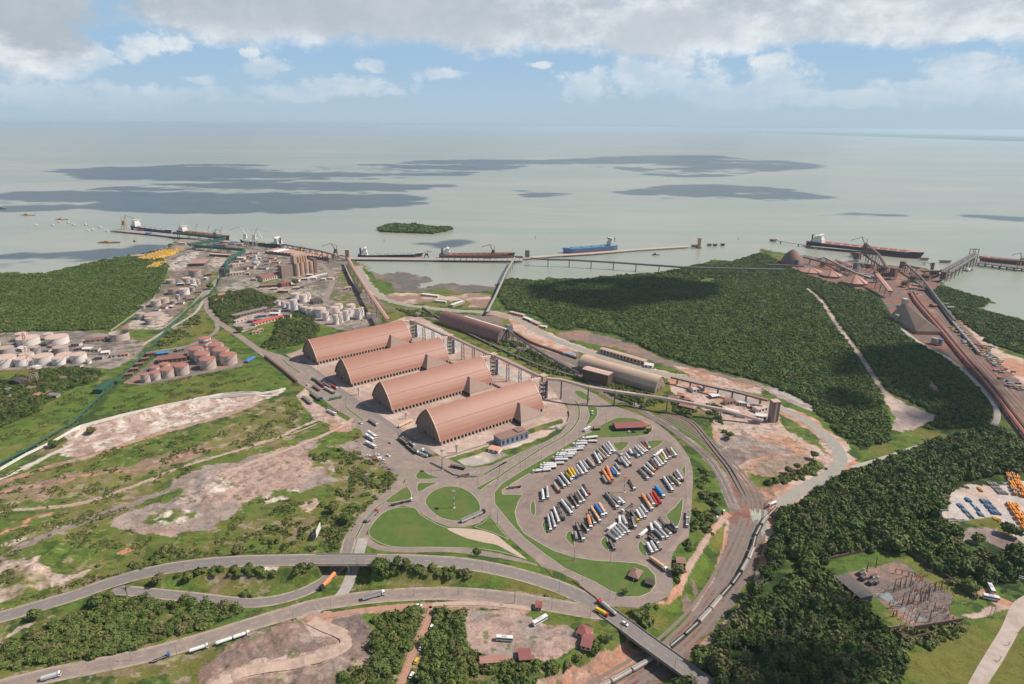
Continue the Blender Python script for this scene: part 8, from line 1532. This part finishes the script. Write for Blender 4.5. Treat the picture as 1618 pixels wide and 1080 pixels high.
for i, (x, y) in enumerate(CT):
    p = one('t1', x, y); m_ = MB(); m_.box(-9,9,-5,5,0,5.5); 
    for k in range(5): m_.box(-9.15+k*3.8,-8.9+k*3.8,-5.1,5.1,0,5.6)
    tag(m_.build('container_stack', [PC['blue'], PC['maroon'], PC['beige'], gst][i%4], None, p), '%s container stack on the port apron, %s from the left' % (['blue','maroon','beige','grey'][i%4], ORD[sorted(CT).index((x,y))]), 'containers', 'container stacks on the port apron')
scm = [mat('scrap_red',(.28,.10,.07)), mat('scrap_blue',(.13,.18,.25)), PC['silver'], PC['mustard'], gst, PC['brown']]; SCR = []
for i in range(46):
    u = random.random(); x = 1508+u*108+random.uniform(-3,3)+(0 if u < .3 else random.uniform(0,16)); y = 516+u*112+random.uniform(-5,3); SCR.append((x, y))
sc = MB()
o0 = P(*SCR[0])
for i, (x, y) in enumerate(SCR):
    for k in range(5): p = P(x,y)+Vector((random.uniform(-7,7),random.uniform(-7,7),0))-o0; w_ = random.uniform(1,4); sc.box(p.x-w_,p.x+w_,p.y-1.4,p.y+1.4,0,random.uniform(1,3), mi=random.randrange(6))
o = sc.build('scrap_yard_clutter', scm, None, o0); tag(o, 'mixed coloured scrap and parts strewn beside the ore train', 'scrap', kind='stuff')
t_ = thing('red_booth', 'small red and white booth on the dirt parking below the access road', 'kiosk', one('A',345,225), .3); m_ = MB(); m_.box(-2.5,.5,-2,2,0,2.6); m_.build('wall', PC['red'], t_); m_ = MB(); m_.extr([(-2,2.6),(2,2.6),(0,3.6)], .6, 5); m_.box(.8,4.8,-1.8,1.8,0,2.6); m_.build('roof', whitem, t_)
# ================================================================== SINGLE TREES
def tree(label, tn, x, y, h, r, m=lf_bush, palm=False, group=None, z=None):
    p = one(tn, x, y); p.z = gz(p.x, p.y) if z is None else z; t_ = thing('palm_tree' if palm else 'tree', label, 'tree', p, random.uniform(0,6), group); m_ = MB(); th_ = h*.45 if not palm else h*.8
    m_.cyl((0,0,-.5), .35, th_+.5, 7, r2=.2); 
    if not palm:
        for a in (0.3,2.2,4.3): m_.bar((0,0,th_*.75),(math.cos(a)*r*.5,math.sin(a)*r*.5,th_*1.25),.22)
    m_.build('trunk', bark, t_); me_ = (palm_mesh if palm else crown_mesh)('crown', m if not palm else lf_palm, random.randrange(999), **({} if palm else dict(nleaf=420, core=3, leaf=.13))); c_ = bpy.data.objects.new('crown', me_); COL.objects.link(c_); c_.parent = t_; c_.location = (0,0,th_+ (r*.35 if not palm else 0)); c_.scale = (r,r,r*.95)
TR = [('round dark tree on the bank beside the bridge','r7',888,690,9,5.5),('big tree just below the overpass, right of the abutment','r6',790,405,9,6),('second big tree below the overpass','r6',825,400,8,5),('round bush tree right of the big overpass trees','r6',912,385,6,3.6),('another round bush tree right of the overpass','r6',970,392,6,3.6),('small tree on the verge above the overpass road','r6',1415,285,7,3.4),('tree at the left highway fork','r5',995,460,7,4),('small tree right of the left highway fork','r5',1195,440,5,3.5),('dark tree left of the lower scrub','r5',230,665,7,4.2),('pair tree by the small bare patch, left','r5',350,735,6,4),('tall tree at the top of the lower scrub','r5',615,600,9,5),('slim tree beside the tall scrub tree','r5',700,545,7,3),('dark tree at the upper roadside bush','r5',1505,290,6,4.5),
 ('dark tree in the field left of the ramp, upper','r2',500,640,8,5),('dark tree in the field left of the ramp, lower','r2',590,700,8,5),('tree by the hut on the slope','E',690,780,6,4.5),('tree beside the substation control building','t8',375,600,6,4.5),('lone bush tree on the grey bare ground','r4',1320,605,6,5),('tree at the corner of the right stock yard','r4',1515,560,8,7),('big round tree at the rear corner of the substation','r4',840,655,10,8.5),('big tree right of the substation wall','r4',1200,780,9,8),('tree beside the two buses','r4',1275,895,7,6),('lone tree beside the terracotta hall by the silos','t2',595,610,11,7),('dark tree by the blue kiosk near the yard','G',620,590,8,6),('round tree by the road bend left of the grove','G',325,165,9,8),('dark bush tree in the left meadow','r1',352,225,6,5),('dark tree at the bank path','q5',575,740,5,5),('small dark tree on the green lawn by the pavilion','D',1295,985,5,2.6),('bush tree at the restaurant lawn corner','C',775,270,4,3),('lone dark tree on the edge of the dirt pit','q7',1405,850,5,4),('row tree at the reddish pond, left','q8',170,960,7,4),('row tree at the reddish pond, middle','q8',230,940,8,4),('row tree at the reddish pond, right','q8',330,870,9,4.5)]
for q in TR: tree(*q)
tree('palm on the verge between the lower scrub and the highway', 'r5', 805, 530, 9, 3.6, palm=True); tree('palm right of the other roadside palm', 'r5', 935, 560, 8, 3.2, palm=True)
# ================================================================== CLOUDS overhead (real, thick, above the frame; they shade sea and land)
cm = bpy.data.materials.new('cloud_white'); cm.use_nodes = True; b_ = cm.node_tree.nodes['Principled BSDF']; b_.inputs['Base Color'].default_value = (.9,.9,.9,1); b_.inputs['Roughness'].default_value = 1
def cloud(poly_px, alt, blob, seed, sp=1.0, thin=.62, label=None):
    z0 = -2.2; sh = SUNV*((alt-z0)/SUNV.z); poly = [P(x,y,z0)+Vector((sh.x,sh.y,0)) for x,y in poly_px]
    X0 = min(p.x for p in poly); X1 = max(p.x for p in poly); Y0 = min(p.y for p in poly); Y1 = max(p.y for p in poly); rg = np.random.default_rng(seed)
    gx, gy = np.meshgrid(np.arange(X0, X1, blob*sp*.6), np.arange(Y0, Y1, blob*sp*.6)); gx = gx.ravel()+rg.uniform(-.6,.6,gx.size)*blob; gy = gy.ravel()+rg.uniform(-.6,.6,gy.size)*blob
    ff_ = fbm(gx*.6+seed*900, gy*1.6, blob*6, 5); wv_ = (fbm(gx, gy, blob*7, 4)-.5)*blob*7; k = pip(gx+wv_, gy+wv_*.6, poly) & (rg.random(gx.size) < 1/(1+np.exp((ff_-thin)/.065))); gx = gx[k]; gy = gy[k]; ff_ = ff_[k]; bm = bmesh.new(); bmesh.ops.create_icosphere(bm, subdivisions=1, radius=1); bv = [v.co.copy() for v in bm.verts]; bf = [[v.index for v in f.verts] for f in bm.faces]; bm.free()
    vs = []; fs = []
    for i in range(len(gx)):
        r = blob*rg.uniform(.25,.9)*(1.35 if ff_[i] < thin-.05 else .45); n = len(vs); vs += [(gx[i]+v.x*r, gy[i]+v.y*r, alt+max(v.z,-.35)*r*.8) for v in bv]; fs += [[n+j for j in f] for f in bf]
    if not vs: return
    c0 = (X0+X1)/2, (Y0+Y1)/2; me = bpy.data.meshes.new('cloud'); me.from_pydata([(v[0]-c0[0],v[1]-c0[1],v[2]-alt) for v in vs], [], fs); me.materials.append(cm); o = bpy.data.objects.new('cloud', me); COL.objects.link(o); o.location = (c0[0],c0[1],alt); tag(o, kind='structure')
cloud([(70,271),(150,262),(330,259),(520,263),(640,254),(790,252),(880,256),(800,270),(690,278),(600,284),(500,283),(420,287),(300,283),(170,281)], 2400, 110, 1, thin=.62)
cloud([(-120,318),(0,306),(120,299),(260,288),(420,289),(560,288),(700,291),(715,295),(660,301),(620,312),(600,325),(470,335),(330,338),(250,333),(130,329),(40,332),(-120,335)], 2300, 75, 2, thin=.70)
cloud([(860,254),(980,246),(1110,245),(1240,255),(1280,262),(1180,276),(1060,281),(960,270)], 2500, 130, 3, thin=.60)
cloud([(1020,297),(1080,292),(1180,298),(1260,306),(1300,317),(1180,319),(1080,312),(980,303)], 2300, 85, 4, thin=.6)
cloud([(1520,341),(1560,339),(1618,345),(1660,352),(1560,349)], 2200, 40, 5, thin=.7); cloud([(830,300),(890,306),(860,313),(830,306)], 2200, 45, 6, thin=.7); cloud([(640,387),(700,380),(750,382),(700,391)], 2000, 26, 7, thin=.7)
cloud([(-60,405),(60,402),(190,393),(250,385),(300,384),(240,398),(150,408),(60,420),(-60,420)], 2000, 30, 8, thin=.6)
cloud([(1290,339),(1360,336),(1420,340),(1340,344)], 2200, 40, 9, thin=.6)
cloud([(840,455),(940,443),(1050,440),(1120,455),(1090,478),(1030,478),(960,495),(880,490),(850,478)], 1900, 22, 10, thin=.66)
cloud([(1360,560),(1450,548),(1520,580),(1560,620),(1560,680),(1480,690),(1380,620),(1340,650),(1300,640),(1300,600)], 1900, 18, 11, thin=.62)
cloud([(1180,1020),(1260,950),(1350,960),(1420,1040),(1400,1100),(1150,1100)], 1800, 12, 12, thin=.55)
# ================================================================== HAZE (even air volume round camera and scene)
hb = MB(); hb.box(-75000, 75000, -6000, 118000, -22, HCAM+12)
hm = bpy.data.materials.new('haze_air'); hm.use_nodes = True; g = NT(hm.node_tree); g.n.clear()
pv = g.new('ShaderNodeVolumePrincipled'); pv.inputs['Color'].default_value = (.62,.78,.94,1); pv.inputs['Density'].default_value = 3.5e-5; pv.inputs['Anisotropy'].default_value = 0.2
g.l.new(pv.outputs[0], g.new('ShaderNodeOutputMaterial').inputs['Volume'])
ho = hb.build('haze', hm); tag(ho, kind='stuff')
